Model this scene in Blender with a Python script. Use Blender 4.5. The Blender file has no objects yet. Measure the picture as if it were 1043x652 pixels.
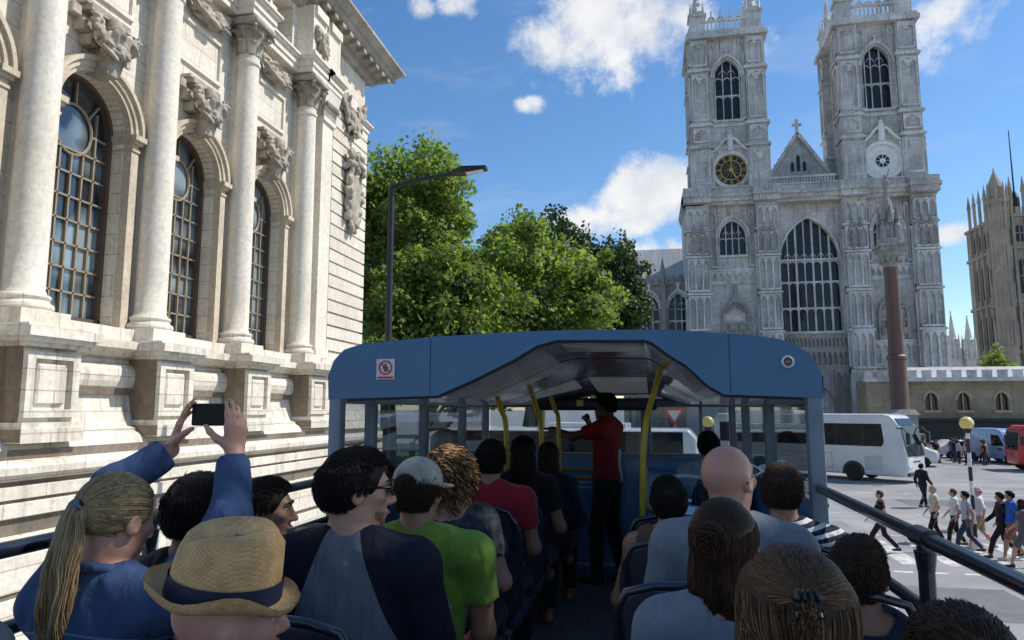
import bpy, bmesh, math, random
import numpy as np
from mathutils import Vector, Matrix
PI = math.pi
R = math.radians
rng = np.random.default_rng(7)
random.seed(7)
scene = bpy.context.scene
col = scene.collection

# ------------------------------------------------------------------ scene graph helpers
def tag(o, label=None, cat=None, group=None, kind=None):
    if label: o['label'] = label
    if cat: o['category'] = cat
    if group: o['group'] = group
    if kind: o['kind'] = kind
    return o

def empty(name, label, cat, loc=(0, 0, 0), rz=0.0, group=None):
    o = bpy.data.objects.new(name, None)
    o.empty_display_size = 0.2
    col.objects.link(o)
    o.location = loc
    o.rotation_euler = (0, 0, rz)
    return tag(o, label, cat, group)

def mesh_obj(name, verts, faces, mat=None, parent=None, smooth=False, sharp=None):
    me = bpy.data.meshes.new(name)
    v = np.asarray(verts, dtype=np.float64).reshape(-1, 3)
    if isinstance(faces, np.ndarray):
        nf, k = faces.shape
        me.vertices.add(len(v)); me.vertices.foreach_set('co', v.astype(np.float32).ravel())
        me.loops.add(nf * k); me.loops.foreach_set('vertex_index', faces.astype(np.int32).ravel())
        me.polygons.add(nf)
        me.polygons.foreach_set('loop_start', np.arange(0, nf * k, k, dtype=np.int32))
        me.update(calc_edges=True)
    else:
        me.from_pydata([tuple(p) for p in v], [], faces)
    me.validate()
    if smooth:
        me.polygons.foreach_set('use_smooth', [True] * len(me.polygons))
        if sharp is not None:
            me.set_sharp_from_angle(angle=R(sharp))
    if mat: me.materials.append(mat)
    o = bpy.data.objects.new(name, me)
    col.objects.link(o)
    if parent: o.parent = parent
    return o

def link_mesh(name, me, parent=None, loc=None, rz=0.0):
    o = bpy.data.objects.new(name, me)
    col.objects.link(o)
    if parent: o.parent = parent
    if loc is not None: o.location = loc
    o.rotation_euler = (0, 0, rz)
    return o

def copy_tree(o, parent=None):
    c = o.copy(); col.objects.link(c); c.parent = parent
    for ch in list(o.children): copy_tree(ch, c)
    return c

class MB:
    """collects shapes into one mesh"""
    def __init__(s, f=None):
        s.v = []; s.f = []; s.fn = f
    def add(s, pts, faces):
        b = len(s.v)
        if s.fn: pts = [s.fn(*p) for p in pts]
        s.v += [tuple(p) for p in pts]
        s.f += [tuple(b + i for i in fc) for fc in faces]
        return s
    def box(s, x0, x1, y0, y1, z0, z1):
        return s.add([(x0,y0,z0),(x1,y0,z0),(x1,y1,z0),(x0,y1,z0),(x0,y0,z1),(x1,y0,z1),(x1,y1,z1),(x0,y1,z1)],
                     [(0,3,2,1),(4,5,6,7),(0,1,5,4),(1,2,6,5),(2,3,7,6),(3,0,4,7)])
    def taper(s, c0, h0, c1, h1):
        """frustum from rectangle c0 (half sizes h0) up to c1 (h1)"""
        p = []
        for c, h in ((c0, h0), (c1, h1)):
            p += [(c[0]-h[0], c[1]-h[1], c[2]), (c[0]+h[0], c[1]-h[1], c[2]), (c[0]+h[0], c[1]+h[1], c[2]), (c[0]-h[0], c[1]+h[1], c[2])]
        return s.add(p, [(0,3,2,1),(4,5,6,7),(0,1,5,4),(1,2,6,5),(2,3,7,6),(3,0,4,7)])
    def rbox(s, x0, x1, y0, y1, z0, z1, r=0.05, seg=2):
        bm = bmesh.new()
        bmesh.ops.create_cube(bm, size=1)
        for v in bm.verts:
            v.co = ((x0+x1)/2 + v.co.x*(x1-x0), (y0+y1)/2 + v.co.y*(y1-y0), (z0+z1)/2 + v.co.z*(z1-z0))
        bmesh.ops.bevel(bm, geom=bm.edges[:], offset=r, segments=seg, profile=0.5, affect='EDGES')
        s.bm(bm); return s
    def bm(s, bm):
        bm.verts.index_update()
        s.add([tuple(v.co) for v in bm.verts], [tuple(v.index for v in f.verts) for f in bm.faces])
        bm.free()
    def quad(s, a, b, c, d): return s.add([a, b, c, d], [(0, 1, 2, 3)])
    def bar(s, a, b, w, h, up=(0, 0, 1)):
        a = Vector(a); b = Vector(b); d = (b - a).normalized(); u = Vector(up)
        sx = d.cross(u)
        if sx.length < 1e-4: sx = d.cross(Vector((0, 1, 0)))
        sx.normalize(); u = sx.cross(d).normalized()
        p = []
        for q in (a, b):
            for i, j in ((-1,-1),(1,-1),(1,1),(-1,1)): p.append(tuple(q + sx*i*w/2 + u*j*h/2))
        return s.add(p, [(0,3,2,1),(4,5,6,7),(0,1,5,4),(1,2,6,5),(2,3,7,6),(3,0,4,7)])
    def tube(s, pts, r, n=8, closed=False, caps=True):
        P = [Vector(p) for p in pts]; m = len(P)
        rs = r if hasattr(r, '__len__') else [r]*m
        ref = Vector((0.13, 0.29, 0.95)); vs = []; prev = None
        for i in range(m):
            if closed: t = P[(i+1) % m] - P[i-1]
            else: t = P[min(i+1, m-1)] - P[max(i-1, 0)]
            t.normalize()
            if prev is None:
                a = t.cross(ref)
                if a.length < 1e-3: a = t.cross(Vector((1, 0, 0)))
            else: a = prev - t * prev.dot(t)
            a.normalize(); prev = a; b = t.cross(a)
            for k in range(n):
                an = 2*PI*k/n
                vs.append(tuple(P[i] + (a*math.cos(an) + b*math.sin(an))*rs[i]))
        fs = []
        for i in range(m if closed else m-1):
            j = (i+1) % m
            for k in range(n):
                l = (k+1) % n
                fs.append((i*n+k, i*n+l, j*n+l, j*n+k))
        if caps and not closed:
            fs.append(tuple(range(n-1, -1, -1))); fs.append(tuple((m-1)*n+k for k in range(n)))
        return s.add(vs, fs)
    def lathe(s, prof, c=(0, 0, 0), n=24, a0=0.0, a1=2*PI, axis='z'):
        full = abs(a1-a0-2*PI) < 1e-6; k = n if full else n+1
        vs = []
        for r, z in prof:
            for i in range(k):
                a = a0 + (a1-a0)*i/n
                if axis == 'z': vs.append((c[0]+r*math.cos(a), c[1]+r*math.sin(a), c[2]+z))
                elif axis == 'y': vs.append((c[0]+r*math.cos(a), c[1]-z, c[2]+r*math.sin(a)))
                else: vs.append((c[0]+z, c[1]+r*math.cos(a), c[2]+r*math.sin(a)))
        fs = []
        for j in range(len(prof)-1):
            for i in range(n):
                l = (i+1) % k
                fs.append((j*k+i, j*k+l, (j+1)*k+l, (j+1)*k+i))
        if full:
            fs.append(tuple(range(k-1, -1, -1))); fs.append(tuple((len(prof)-1)*k+i for i in range(k)))
        return s.add(vs, fs)
    def sweep(s, prof, p0, p1, mk):
        """profile (a,b) swept between parameters p0..p1, mk(a,b,t)->xyz; closed with caps"""
        n = len(prof)
        vs = [mk(a, b, p0) for a, b in prof] + [mk(a, b, p1) for a, b in prof]
        fs = [(i, (i+1) % n, n+(i+1) % n, n+i) for i in range(n)]
        fs += [tuple(range(n-1, -1, -1)), tuple(range(n, 2*n))]
        return s.add(vs, fs)
    def prism(s, poly, t0, t1, mk): return s.sweep(poly, t0, t1, mk)
    def sphere(s, c, r, n=12, m=8, sc=(1, 1, 1)):
        prof = [(r*math.sin(PI*j/m), -r*math.cos(PI*j/m)) for j in range(m+1)]
        prof[0] = (r*0.02, -r); prof[-1] = (r*0.02, r)
        b = len(s.v); f = s.fn; s.fn = None
        s.lathe(prof, (0, 0, 0), n); s.fn = f
        for i in range(b, len(s.v)):
            p = s.v[i]; q = (c[0]+p[0]*sc[0], c[1]+p[1]*sc[1], c[2]+p[2]*sc[2])
            s.v[i] = tuple(f(*q)) if f else q
        return s
    def build(s, name, mat, parent=None, smooth=False, sharp=35, fix=True):
        used = sorted({i for f in s.f for i in f})
        if len(used) < len(s.v):
            mp_ = {a: i for i, a in enumerate(used)}; s.v = [s.v[a] for a in used]; s.f = [tuple(mp_[i] for i in f) for f in s.f]
        o = mesh_obj(name, s.v, s.f, mat, parent)
        if fix:
            bm = bmesh.new(); bm.from_mesh(o.data)
            bmesh.ops.recalc_face_normals(bm, faces=bm.faces[:])
            bm.to_mesh(o.data); bm.free()
        if smooth:
            o.data.polygons.foreach_set('use_smooth', [True]*len(o.data.polygons))
            o.data.set_sharp_from_angle(angle=R(sharp))
        return o

def arc(cx, cz, r, a0, a1, n):
    return [(cx + r*math.cos(a0+(a1-a0)*i/n), cz + r*math.sin(a0+(a1-a0)*i/n)) for i in range(n+1)]
def round_arch(c, hw, spring, n=14):
    return arc(c, spring, hw, PI, 0, n)
def pointed_arch(c, hw, spring, rise, n=7):
    """two-centred arch: left springing to right springing"""
    rr = (hw*hw + rise*rise) / (2*hw)
    cx = c - hw + rr
    a_top = math.acos(max(-1, min(1, (c - cx)/rr)))
    L = [(cx + rr*math.cos(PI + (a_top-PI)*i/n), spring + rr*math.sin(PI + (a_top-PI)*i/n)) for i in range(n+1)]
    return L + [(2*c - u, z) for u, z in reversed(L[:-1])]

def wall_opening(mb, u0, u1, z0, z1, sill, arch, depth, mk):
    """wall sheet u0..u1 x z0..z1 with an arched hole (arch: points left to right), reveal going in by depth. mk(u,z,w)"""
    a0, a1 = arch[0][0], arch[-1][0]
    def q(*p): mb.add([mk(*x) for x in p], [tuple(range(len(p)))])
    if sill > z0 + 1e-6: q((u0,z0,0),(u1,z0,0),(u1,sill,0),(u0,sill,0))
    sp = arch[0][1]
    q((u0,sill,0),(a0,sill,0),(a0,sp,0),(u0,sp,0)); q((a1,sill,0),(u1,sill,0),(u1,sp,0),(a1,sp,0))
    q((u0,sp,0),(a0,sp,0),(a0,z1,0),(u0,z1,0)); q((a1,sp,0),(u1,sp,0),(u1,z1,0),(a1,z1,0))
    for (ua, za), (ub, zb) in zip(arch, arch[1:]):
        q((ua,za,0),(ub,zb,0),(ub,z1,0),(ua,z1,0))
    loop = [(a0, sill)] + list(arch) + [(a1, sill)]
    for (ua, za), (ub, zb) in zip(loop, loop[1:] + loop[:1]):
        q((ua,za,0),(ub,zb,0),(ub,zb,depth),(ua,za,depth))

def band(mb, outline_in, outline_out, w0, w1, mk):
    """solid band between two open outlines, from depth w0 (front) to w1 (back)"""
    n = len(outline_in)
    for i in range(n-1):
        a, b, c, d = outline_in[i], outline_in[i+1], outline_out[i+1], outline_out[i]
        P = [mk(*a, w0), mk(*b, w0), mk(*c, w0), mk(*d, w0), mk(*a, w1), mk(*b, w1), mk(*c, w1), mk(*d, w1)]
        fs = [(0,1,2,3), (3,2,6,7), (1,0,4,5)]
        if i == 0: fs.append((0,3,7,4))
        if i == n-2: fs.append((2,1,5,6))
        mb.add(P, fs)

# ------------------------------------------------------------------ materials
def new_mat(name):
    m = bpy.data.materials.new(name); m.use_nodes = True
    nt = m.node_tree; b = nt.nodes['Principled BSDF']
    return m, nt, b
def N(nt, t, **kw):
    n = nt.nodes.new(t)
    for k, v in kw.items():
        if k in n.inputs: n.inputs[k].default_value = v
        else: setattr(n, k, v)
    return n
def c4(c): return (c[0], c[1], c[2], 1)

def mat(name, c, rough=0.6, c2=None, scale=5.0, detail=4.0, bump=0.0, bscale=None, metal=0.0, spec=0.5, stretch=None, lo=0.35, hi=0.65,
        coat=0.0, sheen=0.0, emit=None, island=0.0, coords='Object', rough2=None, bdist=0.02):
    m, nt, b = new_mat(name)
    b.inputs['Roughness'].default_value = rough
    b.inputs['Metallic'].default_value = metal
    b.inputs['Specular IOR Level'].default_value = spec
    b.inputs['Coat Weight'].default_value = coat
    b.inputs['Coat Roughness'].default_value = 0.06
    b.inputs['Sheen Weight'].default_value = sheen
    if c2 is None: c2 = tuple(x*0.82 for x in c)
    tc = N(nt, 'ShaderNodeTexCoord')
    mp = N(nt, 'ShaderNodeMapping')
    if stretch: mp.inputs['Scale'].default_value = stretch
    nt.links.new(tc.outputs[coords], mp.inputs['Vector'])
    nz = N(nt, 'ShaderNodeTexNoise', Scale=scale, Detail=detail, Roughness=0.6)
    nt.links.new(mp.outputs[0], nz.inputs['Vector'])
    rp = N(nt, 'ShaderNodeValToRGB')
    rp.color_ramp.elements[0].position = lo; rp.color_ramp.elements[0].color = c4(c2)
    rp.color_ramp.elements[1].position = hi; rp.color_ramp.elements[1].color = c4(c)
    nt.links.new(nz.outputs[0], rp.inputs[0])
    out = rp.outputs[0]
    if island:
        g = N(nt, 'ShaderNodeNewGeometry')
        mr = N(nt, 'ShaderNodeMapRange'); mr.inputs['To Min'].default_value = 1-island; mr.inputs['To Max'].default_value = 1+island
        nt.links.new(g.outputs['Random Per Island'], mr.inputs[0])
        mx = N(nt, 'ShaderNodeVectorMath', operation='SCALE')
        nt.links.new(out, mx.inputs[0]); nt.links.new(mr.outputs[0], mx.inputs['Scale'])
        out = mx.outputs[0]
    nt.links.new(out, b.inputs['Base Color'])
    if rough2 is not None:
        mr2 = N(nt, 'ShaderNodeMapRange'); mr2.inputs['To Min'].default_value = rough; mr2.inputs['To Max'].default_value = rough2
        nt.links.new(nz.outputs[0], mr2.inputs[0]); nt.links.new(mr2.outputs[0], b.inputs['Roughness'])
    if bump:
        nb = N(nt, 'ShaderNodeTexNoise', Scale=bscale or scale*3, Detail=5.0, Roughness=0.6)
        nt.links.new(mp.outputs[0], nb.inputs['Vector'])
        bn = N(nt, 'ShaderNodeBump', Strength=bump, Distance=bdist)
        nt.links.new(nb.outputs[0], bn.inputs['Height']); nt.links.new(bn.outputs[0], b.inputs['Normal'])
    if emit:
        b.inputs['Emission Color'].default_value = c4(emit[0]); b.inputs['Emission Strength'].default_value = emit[1]
    return m

def stone_mat(name, base, dirt, soot, streak=0.5, scale=0.35, bump=0.25, block=None, fine=9.0):
    """weathered ashlar: large tone patches, vertical water streaks, fine grain, soot on ledges and faint block joints"""
    m, nt, b = new_mat(name)
    b.inputs['Roughness'].default_value = 0.85; b.inputs['Specular IOR Level'].default_value = 0.25
    tc = N(nt, 'ShaderNodeTexCoord')
    n1 = N(nt, 'ShaderNodeTexNoise', Scale=scale, Detail=6.0, Roughness=0.65)
    nt.links.new(tc.outputs['Object'], n1.inputs['Vector'])
    mp = N(nt, 'ShaderNodeMapping'); mp.inputs['Scale'].default_value = (2.2, 2.2, 0.12)
    nt.links.new(tc.outputs['Object'], mp.inputs['Vector'])
    n2 = N(nt, 'ShaderNodeTexNoise', Scale=1.4, Detail=5.0, Roughness=0.7)
    nt.links.new(mp.outputs[0], n2.inputs['Vector'])
    n3 = N(nt, 'ShaderNodeTexNoise', Scale=fine, Detail=5.0, Roughness=0.7)
    nt.links.new(tc.outputs['Object'], n3.inputs['Vector'])
    r1 = N(nt, 'ShaderNodeValToRGB'); r1.color_ramp.elements[0].position = 0.33; r1.color_ramp.elements[1].position = 0.62
    r1.color_ramp.elements[0].color = c4(dirt); r1.color_ramp.elements[1].color = c4(base)
    nt.links.new(n1.outputs[0], r1.inputs[0])
    r2 = N(nt, 'ShaderNodeMapRange'); r2.inputs['From Min'].default_value = 0.52; r2.inputs['From Max'].default_value = 0.75
    r2.inputs['To Min'].default_value = 0.0; r2.inputs['To Max'].default_value = streak
    nt.links.new(n2.outputs[0], r2.inputs[0])
    mx = N(nt, 'ShaderNodeMix', data_type='RGBA'); mx.inputs['B'].default_value = c4(soot)
    nt.links.new(r2.outputs[0], mx.inputs['Factor']); nt.links.new(r1.outputs[0], mx.inputs['A'])
    r3 = N(nt, 'ShaderNodeMapRange'); r3.inputs['From Min'].default_value = 0.3; r3.inputs['From Max'].default_value = 0.7
    r3.inputs['To Min'].default_value = 0.8; r3.inputs['To Max'].default_value = 1.12
    nt.links.new(n3.outputs[0], r3.inputs[0])
    sc = N(nt, 'ShaderNodeVectorMath', operation='SCALE')
    nt.links.new(mx.outputs['Result'], sc.inputs[0]); nt.links.new(r3.outputs[0], sc.inputs['Scale'])
    out = sc.outputs[0]
    if block:
        # ashlar joints: brick texture driven by (x+y, z)
        sx = N(nt, 'ShaderNodeSeparateXYZ'); nt.links.new(tc.outputs['Object'], sx.inputs[0])
        ad = N(nt, 'ShaderNodeMath', operation='ADD'); nt.links.new(sx.outputs[0], ad.inputs[0]); nt.links.new(sx.outputs[1], ad.inputs[1])
        cb = N(nt, 'ShaderNodeCombineXYZ'); nt.links.new(ad.outputs[0], cb.inputs[0]); nt.links.new(sx.outputs[2], cb.inputs[1])
        br = N(nt, 'ShaderNodeTexBrick', Scale=1.0)
        br.inputs['Color1'].default_value = (1, 1, 1, 1); br.inputs['Color2'].default_value = (0.88, 0.865, 0.84, 1)
        br.inputs['Mortar'].default_value = (0.62, 0.59, 0.55, 1); br.inputs['Mortar Size'].default_value = 0.012
        br.inputs['Brick Width'].default_value = block[0]; br.inputs['Row Height'].default_value = block[1]
        nt.links.new(cb.outputs[0], br.inputs['Vector'])
        ml = N(nt, 'ShaderNodeMix', data_type='RGBA', blend_type='MULTIPLY'); ml.inputs['Factor'].default_value = 1.0
        nt.links.new(out, ml.inputs['A']); nt.links.new(br.outputs[0], ml.inputs['B']); out = ml.outputs['Result']
    nt.links.new(out, b.inputs['Base Color'])
    bn = N(nt, 'ShaderNodeBump', Strength=bump, Distance=0.03)
    nt.links.new(n3.outputs[0], bn.inputs['Height']); nt.links.new(bn.outputs[0], b.inputs['Normal'])
    return m

def glass_mat(name, tint=(0.02, 0.03, 0.04), rough=0.03, wob=0.15, spec=1.0, scale=1.5, pale=None):
    m, nt, b = new_mat(name)
    b.inputs['Roughness'].default_value = rough; b.inputs['Specular IOR Level'].default_value = spec
    b.inputs['Base Color'].default_value = c4(tint); b.inputs['Coat Weight'].default_value = 0.6; b.inputs['Coat Roughness'].default_value = 0.02
    tc = N(nt, 'ShaderNodeTexCoord'); nz = N(nt, 'ShaderNodeTexNoise', Scale=scale, Detail=1.0)
    nt.links.new(tc.outputs['Object'], nz.inputs['Vector'])
    rp = N(nt, 'ShaderNodeValToRGB'); rp.color_ramp.elements[0].color = c4(tint); rp.color_ramp.elements[1].color = c4(pale or tuple(x*2.2 for x in tint))
    rp.color_ramp.elements[0].position = 0.4; rp.color_ramp.elements[1].position = 0.62
    nt.links.new(nz.outputs[0], rp.inputs[0]); nt.links.new(rp.outputs[0], b.inputs['Base Color'])
    bn = N(nt, 'ShaderNodeBump', Strength=wob, Distance=0.05)
    nt.links.new(nz.outputs[0], bn.inputs['Height']); nt.links.new(bn.outputs[0], b.inputs['Normal'])
    return m

def clear_glass(name, tint=(0.8, 0.86, 0.88), refl=0.10):
    """thin see-through pane: tinted transparency plus a little mirror reflection"""
    m = bpy.data.materials.new(name); m.use_nodes = True; nt = m.node_tree; nt.nodes.clear()
    o = N(nt, 'ShaderNodeOutputMaterial'); t = N(nt, 'ShaderNodeBsdfTransparent'); g = N(nt, 'ShaderNodeBsdfGlossy', Roughness=0.03)
    tc = N(nt, 'ShaderNodeTexCoord'); nz = N(nt, 'ShaderNodeTexNoise', Scale=6.0, Detail=3.0)
    nt.links.new(tc.outputs['Object'], nz.inputs['Vector'])
    rp = N(nt, 'ShaderNodeValToRGB'); rp.color_ramp.elements[0].color = c4(tuple(x*0.9 for x in tint)); rp.color_ramp.elements[1].color = c4(tint)
    nt.links.new(nz.outputs[0], rp.inputs[0]); nt.links.new(rp.outputs[0], t.inputs['Color'])
    lw = N(nt, 'ShaderNodeLayerWeight', Blend=0.3)
    mr = N(nt, 'ShaderNodeMapRange'); mr.inputs['To Min'].default_value = refl*0.5; mr.inputs['To Max'].default_value = 0.6
    nt.links.new(lw.outputs['Facing'], mr.inputs[0])
    mx = N(nt, 'ShaderNodeMixShader'); nt.links.new(mr.outputs[0], mx.inputs[0])
    nt.links.new(t.outputs[0], mx.inputs[1]); nt.links.new(g.outputs[0], mx.inputs[2]); nt.links.new(mx.outputs[0], o.inputs[0])
    return m

# ------------------------------------------------------------------ signed-distance modelling (organic shapes)
def _n(v): v = np.asarray(v, float); return v/(np.linalg.norm(v)+1e-12)
class Field:
    def __init__(s, lo, hi, h):
        s.lo = np.asarray(lo, float); s.h = h
        s.n = np.maximum(4, np.ceil((np.asarray(hi, float)-s.lo)/h).astype(int)+1)
        s.g = np.full(s.n, 1.0, np.float32)
        s.ax = [s.lo[i] + h*np.arange(s.n[i]) for i in range(3)]
    def _win(s, lo, hi):
        a = np.maximum(0, np.floor((np.asarray(lo)-s.lo)/s.h).astype(int)); b = np.minimum(s.n, np.ceil((np.asarray(hi)-s.lo)/s.h).astype(int)+1)
        return a, b
    def _pts(s, a, b):
        return (s.ax[0][a[0]:b[0], None, None], s.ax[1][None, a[1]:b[1], None], s.ax[2][None, None, a[2]:b[2]])
    def apply(s, lo, hi, fn, k=0.02, mode='u'):
        m = max(k, 2*s.h)*1.5 + 2*s.h
        a, b = s._win(np.asarray(lo)-m, np.asarray(hi)+m)
        if np.any(b <= a): return s
        d = fn(*s._pts(a, b)).astype(np.float32)
        sl = (slice(a[0], b[0]), slice(a[1], b[1]), slice(a[2], b[2]))
        g = s.g[sl]
        if mode == 'u':
            if k <= 0: s.g[sl] = np.minimum(g, d)
            else:
                t = np.clip(0.5+0.5*(g-d)/k, 0, 1); s.g[sl] = g*(1-t)+d*t-k*t*(1-t)
        elif mode == 's':
            d = -d
            if k <= 0: s.g[sl] = np.maximum(g, d)
            else:
                t = np.clip(0.5-0.5*(g-d)/k, 0, 1); s.g[sl] = g*(1-t)+d*t+k*t*(1-t)
        return s
    def cone(s, a, b, ra, rb, k=0.02, mode='u', cut=False, cuta=False, flat=None):
        """capsule with two radii; cut makes the end at b flat; flat=(dir, factor) squashes the section along dir"""
        a = np.asarray(a, float); b = np.asarray(b, float); ba = b-a; L2 = float(ba@ba)+1e-12; L = math.sqrt(L2); r = max(ra, rb)
        def fn(x, y, z):
            px, py, pz = x-a[0], y-a[1], z-a[2]
            t = np.clip((px*ba[0]+py*ba[1]+pz*ba[2])/L2, 0, 1)
            qx, qy, qz = px-ba[0]*t, py-ba[1]*t, pz-ba[2]*t
            if flat is not None:
                f, q = flat; w = (qx*f[0]+qy*f[1]+qz*f[2])*(q-1)
                qx = qx+w*f[0]; qy = qy+w*f[1]; qz = qz+w*f[2]
            d = np.sqrt(qx*qx+qy*qy+qz*qz) - (ra+(rb-ra)*t)
            if cut: d = np.maximum(d, ((x-b[0])*ba[0]+(y-b[1])*ba[1]+(z-b[2])*ba[2])/L)
            if cuta: d = np.maximum(d, -(px*ba[0]+py*ba[1]+pz*ba[2])/L)
            return d
        return s.apply(np.minimum(a, b)-r, np.maximum(a, b)+r, fn, k, mode)
    def ell(s, c, r, k=0.02, mode='u', rot=None):
        c = np.asarray(c, float); r = np.asarray(r, float); m = float(r.max())
        def fn(x, y, z):
            px, py, pz = x-c[0], y-c[1], z-c[2]
            if rot is not None:
                M = rot
                px, py, pz = (M[0][0]*px+M[1][0]*py+M[2][0]*pz, M[0][1]*px+M[1][1]*py+M[2][1]*pz, M[0][2]*px+M[1][2]*py+M[2][2]*pz)
            k0 = np.sqrt((px/r[0])**2+(py/r[1])**2+(pz/r[2])**2)
            k1 = np.sqrt((px/r[0]**2)**2+(py/r[1]**2)**2+(pz/r[2]**2)**2)+1e-9
            return k0*(k0-1)/k1
        return s.apply(c-m, c+m, fn, k, mode)
    def plane_cut(s, p, n):
        """keep the side opposite to n"""
        x, y, z = s._pts((0, 0, 0), s.n); n = _n(n)
        s.g = np.maximum(s.g, ((x-p[0])*n[0]+(y-p[1])*n[1]+(z-p[2])*n[2]).astype(np.float32)); return s
    def noise(s, amp, freq, seed=0, aniso=(1, 1, 1)):
        """displace by a few sine octaves"""
        r = np.random.default_rng(seed); x, y, z = s._pts((0, 0, 0), s.n)
        x = x*aniso[0]; y = y*aniso[1]; z = z*aniso[2]
        d = 0
        for o in range(3):
            f = freq*(1.9**o)
            k = r.normal(size=(3, 3)); k /= np.linalg.norm(k, axis=1)[:, None]; ph = r.uniform(0, 6.28, 3)
            for i in range(3): d = d + np.sin(f*(k[i,0]*x+k[i,1]*y+k[i,2]*z)+ph[i])*(0.55**o)/3
        s.g = s.g + (amp*d).astype(np.float32); return s
    def mesh(s):
        g = s.g; h = s.h
        g[0] = g[-1] = 1; g[:, 0] = g[:, -1] = 1; g[:, :, 0] = g[:, :, -1] = 1
        S = g < 0
        c = np.zeros(np.array(g.shape)-1, np.int8)
        for i in (0, 1):
            for j in (0, 1):
                for k in (0, 1):
                    c += S[i:S.shape[0]-1+i, j:S.shape[1]-1+j, k:S.shape[2]-1+k]
        act = (c > 0) & (c < 8)
        ix = np.argwhere(act)
        if len(ix) == 0: return np.zeros((0, 3)), np.zeros((0, 4), int)
        vid = np.full(act.shape, -1, np.int64); vid[act] = np.arange(len(ix))
        offs = np.array([(i, j, k) for i in (0, 1) for j in (0, 1) for k in (0, 1)])
        val = np.stack([g[ix[:, 0]+o[0], ix[:, 1]+o[1], ix[:, 2]+o[2]] for o in offs], 1)
        acc = np.zeros((len(ix), 3)); cnt = np.zeros(len(ix))
        for a in range(8):
            for ax in range(3):
                if offs[a][ax] == 0:
                    o2 = offs[a].copy(); o2[ax] = 1; b = o2[0]*4+o2[1]*2+o2[2]
                    va, vb = val[:, a], val[:, b]; m = (va < 0) != (vb < 0)
                    t = np.where(m, va/np.where(m, va-vb, 1), 0)
                    p = offs[a][None, :].astype(float).repeat(len(ix), 0); p[:, ax] = t
                    acc += p*m[:, None]; cnt += m
        V = s.lo + h*(ix + acc/cnt[:, None])
        F = []
        for ax in range(3):
            u, v = (ax+1) % 3, (ax+2) % 3
            A = np.take(S, range(S.shape[ax]-1), ax); B = np.take(S, range(1, S.shape[ax]), ax)
            e = np.argwhere(A != B)
            e = e[(e[:, u] > 0) & (e[:, v] > 0) & (e[:, u] < S.shape[u]-1) & (e[:, v] < S.shape[v]-1)]
            if len(e) == 0: continue
            inside = A[e[:, 0], e[:, 1], e[:, 2]]
            def vi(du, dv):
                q = e.copy(); q[:, u] -= du; q[:, v] -= dv
                return vid[q[:, 0], q[:, 1], q[:, 2]]
            q = np.stack([vi(1, 1), vi(0, 1), vi(0, 0), vi(1, 0)], 1)
            q[~inside] = q[~inside][:, ::-1]
            F.append(q)
        return V, np.concatenate(F)
    def obj(s, name, m, parent=None, relax=1):
        V, F = s.mesh()
        for _ in range(relax):   # light smoothing
            acc = np.zeros_like(V); cnt = np.zeros(len(V))
            for i in range(4):
                a, b = F[:, i], F[:, (i+1) % 4]
                np.add.at(acc, a, V[b]); np.add.at(cnt, a, 1); np.add.at(acc, b, V[a]); np.add.at(cnt, b, 1)
            V = 0.5*V + 0.5*acc/np.maximum(cnt, 1)[:, None]
        return mesh_obj(name, V, F, m, parent, smooth=True)

def strands(name, curves, r, m, parent=None, sides=3):
    """hair locks: curves is an array (n, k, 3), r radius at root (tapers to the tip)"""
    C = np.asarray(curves, float); n, k, _ = C.shape
    T = np.gradient(C, axis=1); T /= np.linalg.norm(T, axis=2, keepdims=True)+1e-9
    ref = rng.normal(size=(n, 1, 3)); A = np.cross(T, ref); A /= np.linalg.norm(A, axis=2, keepdims=True)+1e-9
    B = np.cross(T, A)
    prof = np.interp(np.linspace(0, 1, k), [0, 0.15, 0.7, 1], [0.7, 1, 0.9, 0.15])[None, :, None]
    rr = np.asarray(r, float)
    rr = (np.full(n, rr) if rr.ndim == 0 else rr)[:, None, None]*prof
    V = np.stack([C + (A*math.cos(2*PI*i/sides) + B*math.sin(2*PI*i/sides))*rr for i in range(sides)], 2).reshape(-1, 3)
    i0 = (np.arange(n)[:, None, None]*k + np.arange(k-1)[None, :, None])*sides + np.arange(sides)[None, None, :]
    i1 = (np.arange(n)[:, None, None]*k + np.arange(k-1)[None, :, None])*sides + ((np.arange(sides)+1) % sides)[None, None, :]
    F = np.stack([i0, i1, i1+sides, i0+sides], -1).reshape(-1, 4)
    return mesh_obj(name, V, F, m, parent, smooth=True)
SKYV = 1.36; CLV = 8.0
CLOUDS = [(-2.5, 29.5, 8.0, 5.0, 1.2), (0.8, 17.2, 5.4, 3.0, 1.2), (-4.0, 15.0, 5.6, 1.9, 1.0), (2.0, 12.6, 4.5, 1.3, 0.95), (-8, 12.2, 3.0, .8, .5), (-9.6, 24.0, 1.3, 0.9, 0.9),
          (-15.8, 31.5, 2.2, 1.3, 0.7), (-18.8, 31.0, 1.2, 1.0, 0.6), (22.0, 26.0, 4.5, 2.6, 0.62), (21.4, 12.0, 2.2, 0.9, 1.0), (9.5, 27, 1.6, 2.0, 0.6),
          (70, 30, 14, 7, 0.9), (110, 22, 22, 7, 0.9), (60, 15, 16, 4, 0.8), (150, 35, 20, 9, 0.8), (-60, 30, 20, 9, 0.8), (-120, 25, 25, 8, 0.8)]
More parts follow.
